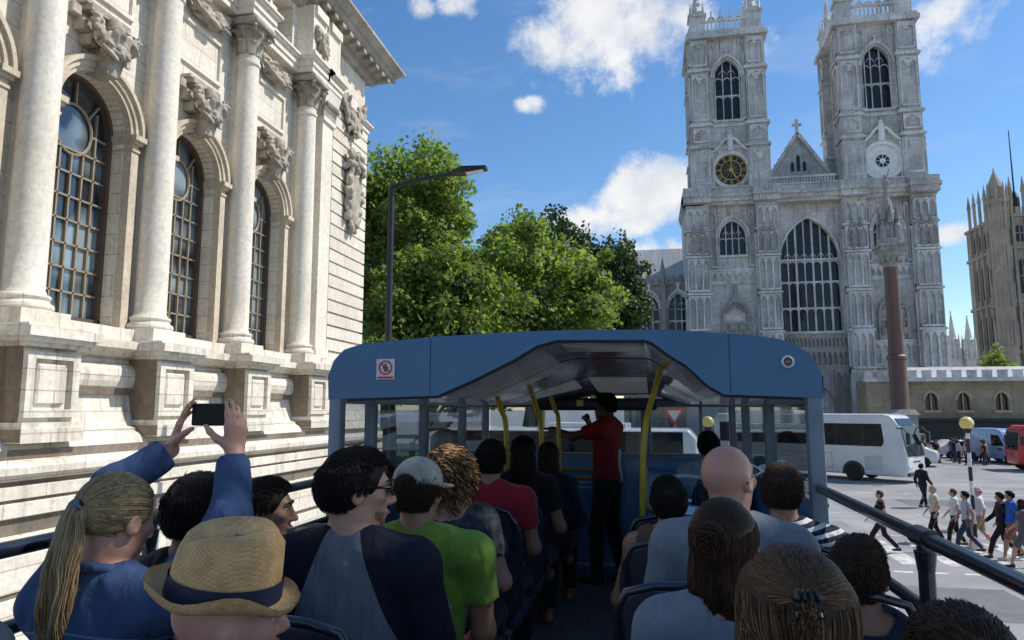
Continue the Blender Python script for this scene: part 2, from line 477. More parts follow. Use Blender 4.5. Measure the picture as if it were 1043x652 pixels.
# ------------------------------------------------------------------ camera, sun, sky
cam = bpy.data.cameras.new('camera'); cam_o = bpy.data.objects.new('camera', cam); col.objects.link(cam_o)
scene.camera = cam_o
cam.sensor_width = 36; cam.lens = 36*720/1043; cam.clip_start = 0.05; cam.clip_end = 6000
cam_o.location = (0, 0, 4.0)
cam_o.rotation_euler = (R(90) + math.atan(91/720), 0, R(11.1))
scene.view_settings.view_transform = 'Standard'; scene.view_settings.look = 'None'; scene.view_settings.exposure = 0
scene.cycles.use_denoising = True
scene.cycles.max_bounces = 6; scene.cycles.transparent_max_bounces = 12
scene.cycles.sample_clamp_indirect = 6

SUN_AZ, SUN_EL = R(70), R(50)          # azimuth from +Y towards +X
sd = Vector((math.sin(SUN_AZ)*math.cos(SUN_EL), math.cos(SUN_AZ)*math.cos(SUN_EL), math.sin(SUN_EL)))
sl = bpy.data.lights.new('sun', 'SUN'); sl.energy = 5.0; sl.angle = R(0.5); sl.color = (1.0, 0.94, 0.85)
so = bpy.data.objects.new('sun', sl); col.objects.link(so); so.rotation_euler = (-sd).to_track_quat('-Z', 'Y').to_euler(); so.location = (30, 20, 60)

w = bpy.data.worlds.new('World'); scene.world = w; w.use_nodes = True
nt = w.node_tree; bg = nt.nodes['Background']
sky = N(nt, 'ShaderNodeTexSky'); sky.sky_type = 'NISHITA'; sky.sun_disc = False
sky.sun_elevation = SUN_EL; sky.sun_rotation = SUN_AZ; sky.air_density = 1.0; sky.dust_density = 0.25; sky.ozone_density = 2.0; sky.altitude = 50
tc = N(nt, 'ShaderNodeTexCoord')
hs = N(nt, 'ShaderNodeHueSaturation'); hs.inputs['Saturation'].default_value = 1.22; hs.inputs['Value'].default_value = SKYV
nt.links.new(sky.outputs[0], hs.inputs['Color'])
# cumulus: noise gathered round a few directions
wn = N(nt, 'ShaderNodeTexNoise', Scale=11.0, Detail=9.0, Roughness=0.62); nt.links.new(tc.outputs['Generated'], wn.inputs['Vector'])
def math_(op, a, b=None, clamp=False):
    n = N(nt, 'ShaderNodeMath', operation=op); n.use_clamp = clamp
    for i, x in enumerate((a, b)):
        if x is None: continue
        if isinstance(x, (int, float)): n.inputs[i].default_value = x
        else: nt.links.new(x, n.inputs[i])
    return n.outputs[0]
cover = None
# (azimuth deg from +Y to the right, elevation deg, half width deg, half height deg, strength)
for az, el, rw, rh, st in CLOUDS:
    cdir = Vector((math.sin(R(az))*math.cos(R(el)), math.cos(R(az))*math.cos(R(el)), math.sin(R(el))))
    right = Vector((math.cos(R(az)), -math.sin(R(az)), 0)); up = right.cross(cdir)
    du = N(nt, 'ShaderNodeVectorMath', operation='DOT_PRODUCT'); du.inputs[1].default_value = right/math.sin(R(rw)); nt.links.new(tc.outputs['Generated'], du.inputs[0])
    dv = N(nt, 'ShaderNodeVectorMath', operation='DOT_PRODUCT'); dv.inputs[1].default_value = up/math.sin(R(rh)); nt.links.new(tc.outputs['Generated'], dv.inputs[0])
    dw = N(nt, 'ShaderNodeVectorMath', operation='DOT_PRODUCT'); dw.inputs[1].default_value = cdir; nt.links.new(tc.outputs['Generated'], dw.inputs[0])
    q = math_('ADD', math_('POWER', math_('ABSOLUTE', du.outputs['Value']), 2), math_('POWER', math_('ABSOLUTE', dv.outputs['Value']), 2))
    f = math_('MULTIPLY', math_('SUBTRACT', 1.0, q), st)
    f = math_('MULTIPLY', math_('MAXIMUM', f, -0.6), math_('GREATER_THAN', dw.outputs['Value'], 0.2))
    f = math_('SUBTRACT', f, math_('MULTIPLY', math_('LESS_THAN', dw.outputs['Value'], 0.2), 0.6))
    cover = f if cover is None else math_('MAXIMUM', cover, f)
dens = math_('ADD', math_('MULTIPLY', math_('SUBTRACT', wn.outputs[0], 0.5), 4.6), cover)
mr = N(nt, 'ShaderNodeMapRange'); mr.interpolation_type = 'SMOOTHSTEP'; mr.inputs['From Min'].default_value = 0.02; mr.inputs['From Max'].default_value = 1.15
nt.links.new(dens, mr.inputs[0])
# thin high haze streaks
mpz = N(nt, 'ShaderNodeMapping'); mpz.inputs['Scale'].default_value = (2.0, 5.0, 9.0); mpz.inputs['Rotation'].default_value = (0.3, 0.5, 0.2)
nt.links.new(tc.outputs['Generated'], mpz.inputs['Vector'])
hz = N(nt, 'ShaderNodeTexNoise', Scale=1.3, Detail=6.0, Roughness=0.6); nt.links.new(mpz.outputs[0], hz.inputs['Vector'])
hr = N(nt, 'ShaderNodeMapRange'); hr.inputs['From Min'].default_value = 0.5; hr.inputs['From Max'].default_value = 0.8; hr.inputs['To Max'].default_value = 0.38
nt.links.new(hz.outputs[0], hr.inputs[0])
# cloud tone: lit tops, grey bases
sh = N(nt, 'ShaderNodeTexNoise', Scale=9.0, Detail=6.0, Roughness=0.6)
mo = N(nt, 'ShaderNodeMapping'); mo.inputs['Location'].default_value = (0.05, 0.02, 0.05); nt.links.new(tc.outputs['Generated'], mo.inputs['Vector']); nt.links.new(mo.outputs[0], sh.inputs['Vector'])
sr = N(nt, 'ShaderNodeValToRGB'); sr.color_ramp.elements[0].position = 0.34; sr.color_ramp.elements[1].position = 0.62
sr.color_ramp.elements[0].color = (CLV*0.72, CLV*0.77, CLV*0.86, 1); sr.color_ramp.elements[1].color = (CLV, CLV, CLV*0.99, 1)
nt.links.new(sh.outputs[0], sr.inputs[0])
m1 = N(nt, 'ShaderNodeMix', data_type='RGBA'); nt.links.new(hr.outputs[0], m1.inputs['Factor']); nt.links.new(hs.outputs[0], m1.inputs['A']); m1.inputs['B'].default_value = (CLV*0.7, CLV*0.76, CLV*0.85, 1)
m2 = N(nt, 'ShaderNodeMix', data_type='RGBA'); nt.links.new(mr.outputs[0], m2.inputs['Factor']); nt.links.new(m1.outputs['Result'], m2.inputs['A']); nt.links.new(sr.outputs[0], m2.inputs['B'])
nt.links.new(m2.outputs['Result'], bg.inputs['Color']); bg.inputs['Strength'].default_value = 0.12
# ------------------------------------------------------------------ the baroque stone hall on the left
M_port = stone_mat('portland_stone', (0.80, 0.75, 0.655), (0.69, 0.63, 0.525), (0.32, 0.265, 0.20), streak=0.30, scale=0.3, bump=0.25)
M_portw = stone_mat('portland_ashlar', (0.80, 0.75, 0.655), (0.71, 0.655, 0.555), (0.34, 0.285, 0.215), streak=0.30, scale=0.3, bump=0.25, block=(1.25, 0.46))
M_soot = stone_mat('sooty_stone', (0.30, 0.235, 0.17), (0.18, 0.14, 0.10), (0.05, 0.04, 0.03), streak=0.6, scale=0.9, bump=0.4)  # sooty brown that also paints in the shade of the pedestal sides
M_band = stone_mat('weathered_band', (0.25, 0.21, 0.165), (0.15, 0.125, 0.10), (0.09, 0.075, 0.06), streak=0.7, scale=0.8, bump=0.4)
M_portb = stone_mat('portland_base', (0.82, 0.77, 0.68), (0.70, 0.64, 0.545), (0.17, 0.14, 0.11), streak=0.65, scale=0.5, bump=0.4, block=(1.6, 0.36))
M_reveal = stone_mat('sheltered_stone', (0.62, 0.54, 0.42), (0.45, 0.375, 0.28), (0.22, 0.17, 0.12), streak=0.4, scale=0.7, bump=0.25)  # dirty tan that also paints the window reveals' shade into the stone
M_carve = stone_mat('carved_stone', (0.50, 0.45, 0.37), (0.27, 0.235, 0.19), (0.12, 0.10, 0.085), streak=0.6, scale=1.6, bump=0.4)
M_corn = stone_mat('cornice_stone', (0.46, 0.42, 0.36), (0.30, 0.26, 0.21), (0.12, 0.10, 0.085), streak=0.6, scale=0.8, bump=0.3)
M_hglass = glass_mat('hall_glass', (0.015, 0.022, 0.03), rough=0.03, wob=0.12, spec=1.0, scale=0.8, pale=(.24, .31, .34))
M_hframe = mat('window_bronze', (0.10, 0.07, 0.05), 0.5, scale=4)
M_hbar = mat('glazing_lead', (0.30, 0.25, 0.18), 0.5, scale=4)
M_blind = mat('window_blind', (0.45, 0.47, 0.46), 0.9, (0.32, 0.35, 0.35), scale=1.2)

YC = [7.2, 10.58, 13.86, 17.2, 20.7]
BAY = [8.9, 12.22, 15.54, 18.96]
XW = -11.4
XR = -11.2
hall = empty('stone_hall', 'ornate pale stone hall with tall arched windows between round columns', 'building', (XW, 15, 0))
hall_off = Vector((-XW, -15, 0))
def HM(name, mb, m, parent=None, **k):
    mb.v = [(p[0]-XW, p[1]-15, p[2]) for p in mb.v]
    return mb.build(name, m, parent or hall, **k)
mkW = lambda u, z, w: (XW - w, u, z)

Y0, Y1 = 3.0, 25.85
wall = MB()
edges = [Y0] + [(a+b)/2 for a, b in zip(BAY, BAY[1:])] + [22.75]
for (a, b), c in zip(zip(edges, edges[1:]), BAY):
    wall_opening(wall, a, b, 5.6, 14.95, 5.78, round_arch(c, 0.98, 10.02, 22), 0.5, mkW)
# rusticated corner bay: courses with open joints, returning round the corner
z = 5.6
while z < 14.9:
    wall.box(XR-0.7, XR+0.16, 22.78, Y1, z, min(z+0.385, 14.93))
    z += 0.455
wall.box(-24, XR+0.05, 22.9, Y1-0.09, 5.5, 17.0)
z = 0.0
wall.box(-24, XW-0.7, Y0, Y0+0.3, 0, 17.4)
# frieze stage with square attic openings
for (a, b), c in zip(zip(edges, edges[1:]), BAY):
    wall_opening(wall, a, b, 15.45, 17.3, 15.75, [(c-0.95, 17.1), (c+0.95, 17.1)], 0.6, lambda u, z, w: (XR - w, u, z))
wall.box(XR-0.6, XR+0.02, 22.75, Y1-0.05, 15.45, 17.4)
HM('wall', wall, M_portw)
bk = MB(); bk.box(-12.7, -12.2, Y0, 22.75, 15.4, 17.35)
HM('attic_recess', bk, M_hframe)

# battered base: one profile swept along the front, then round the corner
prof = [(-10.15,0),(-10.15,0.95),(-10.22,0.98),(-10.22,1.04),(-10.15,1.07),(-10.15,1.62),(-10.22,1.65),(-10.22,1.71),(-10.12,1.74),(-10.12,1.93),(-10.34,2.0),(-10.34,2.20),
        (-10.14,2.26),(-10.14,2.47),(-10.24,2.49),(-10.24,2.53),(-10.16,2.55),(-10.16,2.74),(-10.26,2.77),(-10.26,2.82),(-10.12,2.86),(-10.04,2.95),(-10.04,3.06),(-10.12,3.14),(-10.32,3.18),(-10.36,3.32),(-10.42,3.42),(-10.50,3.5),(-10.62,3.56),(-10.62,3.62),
        (-10.76,3.66),(-10.82,3.8),(-10.88,4.0),(-10.92,4.22),(-10.93,4.30),(-10.88,4.31),(-10.88,4.42),(-10.84,4.47),(-10.80,4.58),(-10.79,4.70),(-10.81,4.82),(-10.88,4.92),(-10.98,4.96),(-10.98,5.06),
        (-10.86,5.09),(-10.78,5.18),(-10.66,5.24),(-10.60,5.24),(-10.60,5.38),(-10.72,5.42),(-10.92,5.44),(-10.92,5.70),(-11.3,5.72),(-12.4,5.72),(-12.4,0)]
b = MB(); b.sweep(prof, Y0, Y1+0.35, lambda a, z, t: (a, t, z))
b.box(-24, -10.9, 23, Y1+0.25, 0, 5.6)
HM('plinth_wall', b, M_portb)
for (x, z0, z1) in ((-10.245, 1.96, 2.235), (-10.225, 2.482, 2.54), (-10.245, 2.762, 2.83), (-10.30, 3.165, 3.33), (-10.87, 4.30, 4.435), (-10.205, 0.965, 1.05), (-10.205, 1.635, 1.72)):  # darker strips set along the grooves and ledges of the base
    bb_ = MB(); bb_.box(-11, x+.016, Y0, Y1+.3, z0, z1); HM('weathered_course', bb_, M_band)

def column_mesh():
    pass
proto_col = None
prof_sh = [(0.37, 6.04), (0.35, 6.10)] + [(0.335 - 0.04*((t/10)**1.7), 6.12 + 7.5*t/10) for t in range(11)] + [(0.335, 13.64), (0.335, 13.72), (0.30, 13.75), (0.31, 13.88)]
prof_base = [(0.50, 5.72), (0.50, 5.74), (0.485, 5.75), (0.50, 5.80), (0.485, 5.86), (0.44, 5.88), (0.41, 5.93), (0.43, 5.95), (0.445, 5.985), (0.43, 6.02), (0.36, 6.045)]
def corinthian(cx, cy):
    m = MB()
    m.lathe([(0.31, 13.86), (0.32, 14.1), (0.35, 14.4), (0.43, 14.62), (0.46, 14.66)], (cx, cy, 0), 20)
    for row, (z0, hgt, out, n, ph) in enumerate(((13.9, 0.36, 0.17, 8, 0), (14.05, 0.48, 0.21, 8, 0.5))):
        for k in range(n):
            a = 2*PI*(k+ph)/n; d = Vector((math.cos(a), math.sin(a), 0)); s = Vector((-d.y, d.x, 0)); pts = []
            for i, (o, zz, wd) in enumerate(((0.31, 0, .11), (0.335, .45, .13), (0.36, .8, .12), (0.31+out*0.75, 1.0, .10), (0.31+out, .93, .08), (0.31+out, .80, .035))):
                c = Vector((cx, cy, z0 + hgt*zz)) + d*o
                pts += [tuple(c - s*wd), tuple(c + d*0.03), tuple(c + s*wd)]
            m.add(pts, [(3*i+j, 3*i+j+1, 3*i+j+4, 3*i+j+3) for i in range(5) for j in range(2)])
    for k in range(4):   # corner volutes
        a = PI/4 + PI/2*k; d = Vector((math.cos(a), math.sin(a), 0)); c0 = Vector((cx, cy, 14.58)) + d*0.56
        sp = [tuple(c0 + d*(0.12-0.009*i)*math.cos(i*0.7) + Vector((0, 0, 1))*(0.12-0.009*i)*math.sin(i*0.7)) for i in range(12)]
        m.tube(sp, 0.045, 6)
    m.rbox(cx-0.52, cx+0.52, cy-0.52, cy+0.52, 14.70, 14.90, 0.03, 1)
    return m
for k, y in enumerate(YC):
    m = MB(); m.lathe(prof_sh, (-11.0, y, 0), 36)
    c = HM('column', m, M_port, smooth=True, sharp=40)
    m = MB(); m.lathe(prof_base, (-11.0, y, 0), 32); m.box(-11.7, -10.46, y-0.53, y+0.53, 5.44, 5.73)
    HM('column_base', m, M_portb, c, smooth=True, sharp=30)
    HM('capital', corinthian(-11.0, y), M_carve, c, smooth=True, sharp=50)
    m = MB()   # pedestal with a sunk panel, cap and foot mouldings
    m.box(-11.4, -10.30, y-0.56, y+0.56, 3.5, 5.08)
    for (a0, a1, z0, z1) in ((y-.56, y-.40, 3.86, 4.98), (y+.40, y+.56, 3.86, 4.98), (y-.40, y+.40, 3.86, 4.0), (y-.40, y+.40, 4.86, 4.98)):
        m.box(-10.305, -10.20, a0, a1, z0, z1)
    m.rbox(-10.32, -10.235, y-.30, y+.30, 4.08, 4.78, 0.03, 1)
    for (x, e, z0, z1) in ((-10.12, .66, 3.44, 3.68), (-10.17, .61, 3.68, 3.78), (-10.14, .62, 5.06, 5.14), (-10.04, .72, 5.14, 5.22), (-9.96, .80, 5.22, 5.38), (-10.12, .68, 5.38, 5.45)):
        m.box(-11.3, x, y-e, y+e, z0, z1)
    pd_ = HM('pedestal', m, M_portb, c)
    for s_ in (-1, 1):
        m = MB(); a_, b_ = sorted((y+s_*.559, y+s_*.575)); m.box(-11.35, -10.31, a_, b_, 3.70, 5.05); m.box(-11.35, -10.13, *sorted((y+s_*.66, y+s_*.668)), 3.46, 3.67); HM('sheltered_flank', m, M_soot, c)  # thin dark slabs: shade of the flanks put into colour
    m = MB(); m.box(XW-0.05, XW+0.14, y-0.17, y+0.17, 5.7, 14.9)
    HM('backing_pilaster', m, M_port, c)
# flat pilaster beside the last column
m = MB(); m.box(XR-.1, XR+.42, 21.42, 22.2, 6.0, 13.8); m.box(XR-.1, XR+.48, 21.36, 22.26, 5.7, 6.0); m.box(XR-.1, XR+.5, 21.34, 22.28, 13.8, 13.95); m.taper((XR+.2, 21.8, 13.95), (.26, .42), (XR+.2, 21.8, 14.9), (.42, .56))
pil = HM('pilaster', m, M_port)
m = MB()
for k in range(9):
    yy = 21.36+0.11*k; m.tube([(XR+.43, yy, 13.98), (XR+.47, yy, 14.3), (XR+.62, yy, 14.42), (XR+.60, yy, 14.32)], 0.06, 5)
HM('capital', m, M_carve, pil, smooth=True)
m = MB(); m.box(-11.4, -10.45, 21.3, 22.3, 3.5, 5.06); m.box(-11.3, -10.38, 21.5, 22.1, 3.9, 4.9); m.box(-11.3, -10.06, 21.22, 22.4, 5.14, 5.38); m.box(-11.3, -10.2, 21.2, 22.4, 3.44, 3.7)
HM('pedestal', m, M_portb, pil)

# entablature: architrave in stepped fasciae breaking forward over the columns, then the great cornice
m = MB()
for (x, z0, z1) in ((-11.08, 14.93, 15.12), (-11.03, 15.12, 15.32), (-10.96, 15.32, 15.40), (-10.90, 15.40, 15.47)):
    m.box(-11.9, x, Y0, Y1+(x+11.2), z0, z1)
    for y in YC + [21.8]:
        m.box(-11.9, x+0.52, y-0.56-(x+11.08), y+0.56+(x+11.08), z0+0.002, z1+0.002)
HM('architrave', m, M_port)
for y in YC + [21.8]:
    m = MB()
    m.box(-11.5, -10.62, y-0.48, y+0.48, 15.47, 17.3)
    m.box(-11.5, -10.52, y-0.42, y+0.42, 17.0, 17.3); m.box(-11.5, -10.5, y-.54, y+.54, 15.47, 15.68)
    HM('frieze_block', m, M_port)
cp = [(-11.9,17.25),(-11.0,17.25),(-10.92,17.36),(-10.86,17.36),(-10.86,17.48),(-10.72,17.52),(-10.66,17.62),(-10.36,17.64),(-10.30,17.70),(-10.30,17.86),(-10.22,17.90),(-10.14,17.98),(-10.02,18.08),(-9.98,18.10),(-9.98,18.2),(-11.9,18.34)]
m = MB(); m.sweep(cp, Y0, Y1+0.2, lambda a, z, t: (a, t + (a+11.2 if t > 20 else 0), z))
m.box(-24, -11.3, Y0, Y1+0.9, 17.6, 18.3)
y = Y0+0.3
while y < Y1+0.6:
    m.box(-10.9, -10.38, y, y+0.26, 17.47, 17.635); y += 0.62
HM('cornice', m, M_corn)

# carved work, modelled as one lump of scrolls and fruit
def ornament(seed, w, h, d, n, res=0.035, core=()):
    r = np.random.default_rng(seed)
    f = Field((-0.15, -w-.25, -h-.25), (d+.3, w+.25, h+.25), res)
    for c, rad in core: f.ell(c, rad, 0.03)
    for i in range(n):
        t = r.uniform(-1, 1); u = t*w; sag = -h*0.8 + 1.3*h*t*t + r.normal()*h*0.22
        sc = r.uniform(0.08, 0.17)*(1.3-0.6*abs(t))
        q = np.array(Matrix.Rotation(r.uniform(-.9, .9), 3, 'Y') @ Matrix.Rotation(r.uniform(0, PI), 3, 'X') @ Matrix.Rotation(r.uniform(-.8, .8), 3, 'Z'))
        if i % 3: f.ell((d*r.uniform(.3, .95)*(1-.35*abs(t)), u, sag), (sc*.32, sc*.62, sc*1.35), 0.006, rot=q)
        else: f.ell((d*r.uniform(.3, .9)*(1-.4*abs(t)), u, sag), (sc*.55,)*3, 0.008)
    return f
f = ornament(3, 0.60, 0.42, 0.40, 130, 0.022, core=[((.10, 0, .1), (.2, .17, .36)), ((.14, 0, -.25), (.16, .13, .22)), ((.22, 0, .12), (.13, .11, .15))])
V, F = f.mesh(); me_key = bpy.data.meshes.new('keystone_carving'); me_key.from_pydata(V.tolist(), [], F.tolist()); me_key.materials.append(M_carve); me_key.polygons.foreach_set('use_smooth', [True]*len(F))
f = ornament(9, 0.62, 0.30, 0.26, 110, 0.024)
V, F = f.mesh(); me_swag = bpy.data.meshes.new('festoon'); me_swag.from_pydata(V.tolist(), [], F.tolist()); me_swag.materials.append(M_carve); me_swag.polygons.foreach_set('use_smooth', [True]*len(F))

for k, c in enumerate(BAY):
    HW, SP = 0.98, 10.02
    # impost piers and moulded archivolt standing proud of the wall
    m = MB()
    for s in (-1, 1):
        a, b2 = sorted((c+s*(HW+.002), c+s*(HW+.22)))
        m.box(XW-0.4, XW+0.20, a, b2, 5.74, 9.70)
        for (e, z0, z1, x) in ((.02, 9.70, 9.76, .23), (.0, 9.76, 9.87, .20), (.05, 9.87, 9.94, .27), (.10, 9.94, 10.06, .34)):
            a, b2 = sorted((c+s*(HW+.002-e*.5), c+s*(HW+.21+e))); m.box(XW-0.4, XW+x, a, b2, z0, z1)
    for (r0, r1, x) in ((HW, HW+.10, .16), (HW+.10, HW+.22, .21), (HW+.22, HW+.31, .28)):
        band(m, round_arch(c, r0, SP, 28), round_arch(c, r1, SP, 28), -x, 0.3 if r0 == HW else 0.02, mkW)
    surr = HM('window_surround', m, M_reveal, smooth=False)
    # deep frame, glazing with lead bars and a ring in the head
    m = MB()
    band(m, [(c-HW+.09, 5.9)] + round_arch(c, HW-.09, SP, 24) + [(c+HW-.09, 5.9)], [(c-HW, 5.8)] + round_arch(c, HW, SP, 24) + [(c+HW, 5.8)], 0.30, 0.5, mkW)
    m.box(XW-0.5, XW-0.30, c-HW, c+HW, 5.76, 5.90)
    win = HM('window', m, M_hframe)
    m = MB(); P = [(c-HW, 5.8)] + round_arch(c, HW, SP, 24) + [(c+HW, 5.8)]
    m.add([mkW(u, z, 0.45) for u, z in P], [tuple(range(len(P)))])
    HM('pane', m, M_hglass, win)
    m = MB()
    for u in (-.6, -.3, 0, .3, .6):
        m.box(XW-.45, XW-.385, c+u-.02, c+u+.02, 5.9, 9.35 if abs(u) < .5 else 10.4)
    z = 6.4
    while z < 9.5:
        m.box(XW-.45, XW-.385, c-HW+.09, c+HW-.09, z-.02, z+.02); z += 0.50
    ring = [(XW-.41, c+.48*math.cos(t), 9.85+.54*math.sin(t)) for t in np.linspace(0, 2*PI, 32, endpoint=False)]
    m.tube(ring, 0.034, 6, closed=True)
    for (u0, z0, u1, z1) in ((-HW+.09, 9.85, -.48, 9.85), (.48, 9.85, HW-.09, 9.85), (0, 10.39, 0, 10.9), (-.36, 10.2, -.63, 10.6), (.36, 10.2, .63, 10.6)):
        m.bar((XW-.41, c+u0, z0), (XW-.41, c+u1, z1), .04, .06, (1, 0, 0))
    HM('glazing_bars', m, M_hbar, win)
    # keystone console with stepped blocks, festoons, plain panel above
    m = MB()
    m.taper((XW+.20, c, 10.95), (.26, .17), (XW+.30, c, 11.85), (.36, .26))
    for s in (-1, 1):
        for i, (u, z0) in enumerate(((.30, 11.45), (.48, 11.70), (.70, 11.94))):
            a, b2 = sorted((c+s*(u-.06), c+s*(u+.18))); m.rbox(XW-.1, XW+.30-.05*i, a, b2, z0, z0+.24, .02, 1)
    m.box(XW-.1, XW+.34, c-.55, c+.55, 12.16, 12.28); m.box(XW-.1, XW+.28, c-.62, c+.62, 12.28, 12.36)
    key = HM('keystone', m, M_carve)
    o = link_mesh('carving', me_key, key, (0.30, c-15, 11.80))
    m = MB()
    for (a0, a1, z0, z1) in ((c-.95, c+.95, 12.72, 12.82), (c-.95, c+.95, 13.84, 13.94), (c-.95, c-.85, 12.82, 13.84), (c+.85, c+.95, 12.82, 13.84)):
        m.box(XW-.05, XW+.07, a0, a1, z0, z1)
    HM('wall_panel', m, M_port)
    o = link_mesh('festoon', me_swag, hall, (0.04, c-15, 14.50)); o.scale = (1.2, 1.6, 1.0)
    o = link_mesh('festoon', me_swag, hall, (0.76, YC[k+1]-15, 16.35)); o.scale = (1, .62, 1.6)
# cartouche with shield on the rusticated corner
f = Field((-.2, -1.0, -2.0), (.7, 1.0, 1.9), 0.04)
f.ell((.10, 0, -.1), (.22, .52, 1.15), 0.02); f.ell((.34, 0, -.05), (.16, .36, .88), 0.0, 's')
f.ell((.16, 0, -.05), (.10, .34, .84), 0.02)
r_ = np.random.default_rng(5)
for i in range(70):
    t = r_.uniform(0, 2*PI); q = r_.uniform(.85, 1.2)
    s_ = r_.uniform(.06, .13)
    if math.sin(t) < 0.15: q *= .98
    f.ell((r_.uniform(.08, .26), .56*q*math.cos(t), -.1+1.2*q*math.sin(t)), (s_, s_, s_*1.4), .02)
for i in range(40):
    f.ell((r_.uniform(.1, .32), r_.uniform(-.75, .75), r_.uniform(.9, 1.6)), (.12, .12, .13), .02)
car = f.obj('cartouche', M_carve, hall); car.location = (0.37, 24.35-15, 12.05)
f = ornament(17, 1.3, 0.55, 0.38, 220, 0.035)
car2 = f.obj('festoon', M_carve, hall); car2.location = (0.25, 24.2-15, 15.6); car2.scale = (1, 1, 1.7)
# ------------------------------------------------------------------ twin-towered gothic abbey
M_ab = stone_mat('abbey_stone', (0.72, 0.70, 0.68), (0.36, 0.352, 0.35), (0.11, 0.108, 0.11), streak=0.95, scale=0.16, bump=0.3, block=(1.3, 0.55), fine=2.5)
M_ab2 = stone_mat('abbey_stone_dark', (0.44, 0.415, 0.385), (0.28, 0.265, 0.25), (0.10, 0.095, 0.09), streak=0.7, scale=0.25, bump=0.3, block=(1.1, 0.5), fine=2.5)
M_rib = stone_mat('abbey_dressing', (0.76, 0.74, 0.715), (0.41, 0.40, 0.392), (0.14, 0.138, 0.14), streak=0.6, scale=0.3, bump=0.2, fine=3)
M_abg = glass_mat('abbey_leaded_glass', (0.006, 0.007, 0.010), rough=0.4, wob=0.3, spec=0.2, scale=1.2)
M_pale = stone_mat('pale_dressing', (0.90, 0.88, 0.85), (0.78, 0.76, 0.73), (0.5, 0.48, 0.46), streak=0.3, scale=0.5, bump=0.1, fine=3)
M_gold = mat('gilding', (0.65, 0.42, 0.10), 0.35, metal=0.7, scale=3)
M_clock = mat('clock_black', (0.012, 0.014, 0.022), 0.5, scale=2)
M_lead = mat('lead_roof', (0.46, 0.48, 0.50), 0.55, (0.34, 0.36, 0.38), scale=0.5, stretch=(3, .3, .3), bump=0.1)

ab = empty('gothic_abbey', 'huge pale gothic abbey west front with two square clock towers', 'abbey', (23.5, 116, 0))
AO = (23.5, 116, 0)
def AB(name, mb, m, parent=None, **k):
    mb.v = [(p[0]-AO[0], p[1]-AO[1], p[2]-AO[2]) for p in mb.v]
    return mb.build(name, m, parent or ab, **k)
def yplane(Y): return lambda u, z, w: (u, Y + w, z)
def panels(m, x0, x1, Y, z0, z1, n, proud=0.14, wd=0.16, side=None):
    proud *= 1.9
    """blind tracery: n upright panels with little arched heads on a face looking to -Y (or to -X when side is given as X)"""
    def bx(a0, a1, c0, c1, p):
        if side is None: m.box(a0, a1, Y-p, Y+0.05, c0, c1)
        else: m.box(side-p, side+0.05, a0, a1, c0, c1)
    st = (x1-x0)/n
    for i in range(n+1):
        x = x0 + i*st
        bx(max(x0, x-wd/2), min(x1, x+wd/2), z0, z1, proud)
    bx(x0, x1, z1-0.22, z1, proud*1.02); bx(x0, x1, z0, z0+0.3, proud*1.02)
    for i in range(n):
        a, b = x0+i*st+wd/2, x0+(i+1)*st-wd/2
        for t, hh in ((0.0, .62), (0.12, .42), (.26, .26)):
            d = (b-a)*t; e = (b-a)*(t+.13)
            bx(a+d, a+e, z1-.22-hh, z1-.21, proud*.85); bx(b-e, b-d, z1-.22-hh, z1-.21, proud*.85)
def tracery_window(parent, c, hw, sill, spring, rise, Yg, lights, transoms, sub=True, dk=0.5, hood=True, name='window'):
    mk = yplane(Yg)
    m = MB(); P = [(c-hw, sill)] + pointed_arch(c, hw, spring, rise, 10) + [(c+hw, sill)]
    m.add([mk(u, z, dk) for u, z in P], [tuple(range(len(P)))])
    win = AB(name, m, M_abg, parent)
    m = MB(); lw = 2*hw/lights; wd = 0.17 if hw > 3 else .16
    A = pointed_arch(c, hw, spring, rise, 24)
    def top(u):
        us = [p[0] for p in A]; zs = [p[1] for p in A]; return float(np.interp(u, us, zs))
    for i in range(1, lights):
        u = c-hw+i*lw; big = (i % 2 == 0 and lights > 4)
        m.box(u-wd*(.8 if big else .5), u+wd*(.8 if big else .5), Yg+dk-.28, Yg+dk-.02, sill, top(u))
    for z in transoms: m.box(c-hw, c+hw, Yg+dk-.25, Yg+dk-.03, z-.13, z+.13)
    if sub:
        for i in range(lights):
            cc = c-hw+(i+.5)*lw
            for zz in [spring-.6] + [t-lw*.55-.1 for t in transoms]:
                pa = pointed_arch(cc, lw*.48, zz, lw*.55, 4)
                pb = [(u, z+.16) for u, z in pa]
                band(m, pa, pb, dk-.22, dk-.03, mk)
            if top(cc) > spring+1.2 and lights > 3:
                pass
        for i in range(0, lights-1):
            cc = c-hw+(i+1)*lw
            z0 = spring+lw*.35
            if top(cc-lw*.4) > z0+lw:
                pa = pointed_arch(cc, lw*.44, z0, lw*.7, 4); band(m, pa, [(u, z+.14) for u, z in pa], dk-.2, dk-.03, mk)
    AB('tracery', m, M_rib, win)
    m = MB()
    band(m, pointed_arch(c, hw, spring, rise, 12), pointed_arch(c, hw+.28, spring, rise+.3, 12), -.10, .2, mk)
    if hood:
        band(m, pointed_arch(c, hw+.32, spring, rise+.35, 12), pointed_arch(c, hw+.62, spring, rise+.85, 12), -.34, .02, mk)
        m.box(c-.16, c+.16, Yg-.36, Yg-.02, spring+rise+.5, spring+rise+1.9); m.box(c-.4, c+.4, Yg-.35, Yg-.03, spring+rise+1.3, spring+rise+1.55)
    AB('surround', m, M_rib, win)
    m = MB(); m.box(c-hw-.3, c+hw+.3, Yg-.25, Yg+.1, sill-.35, sill); AB('sill', m, M_rib, win)
    return win

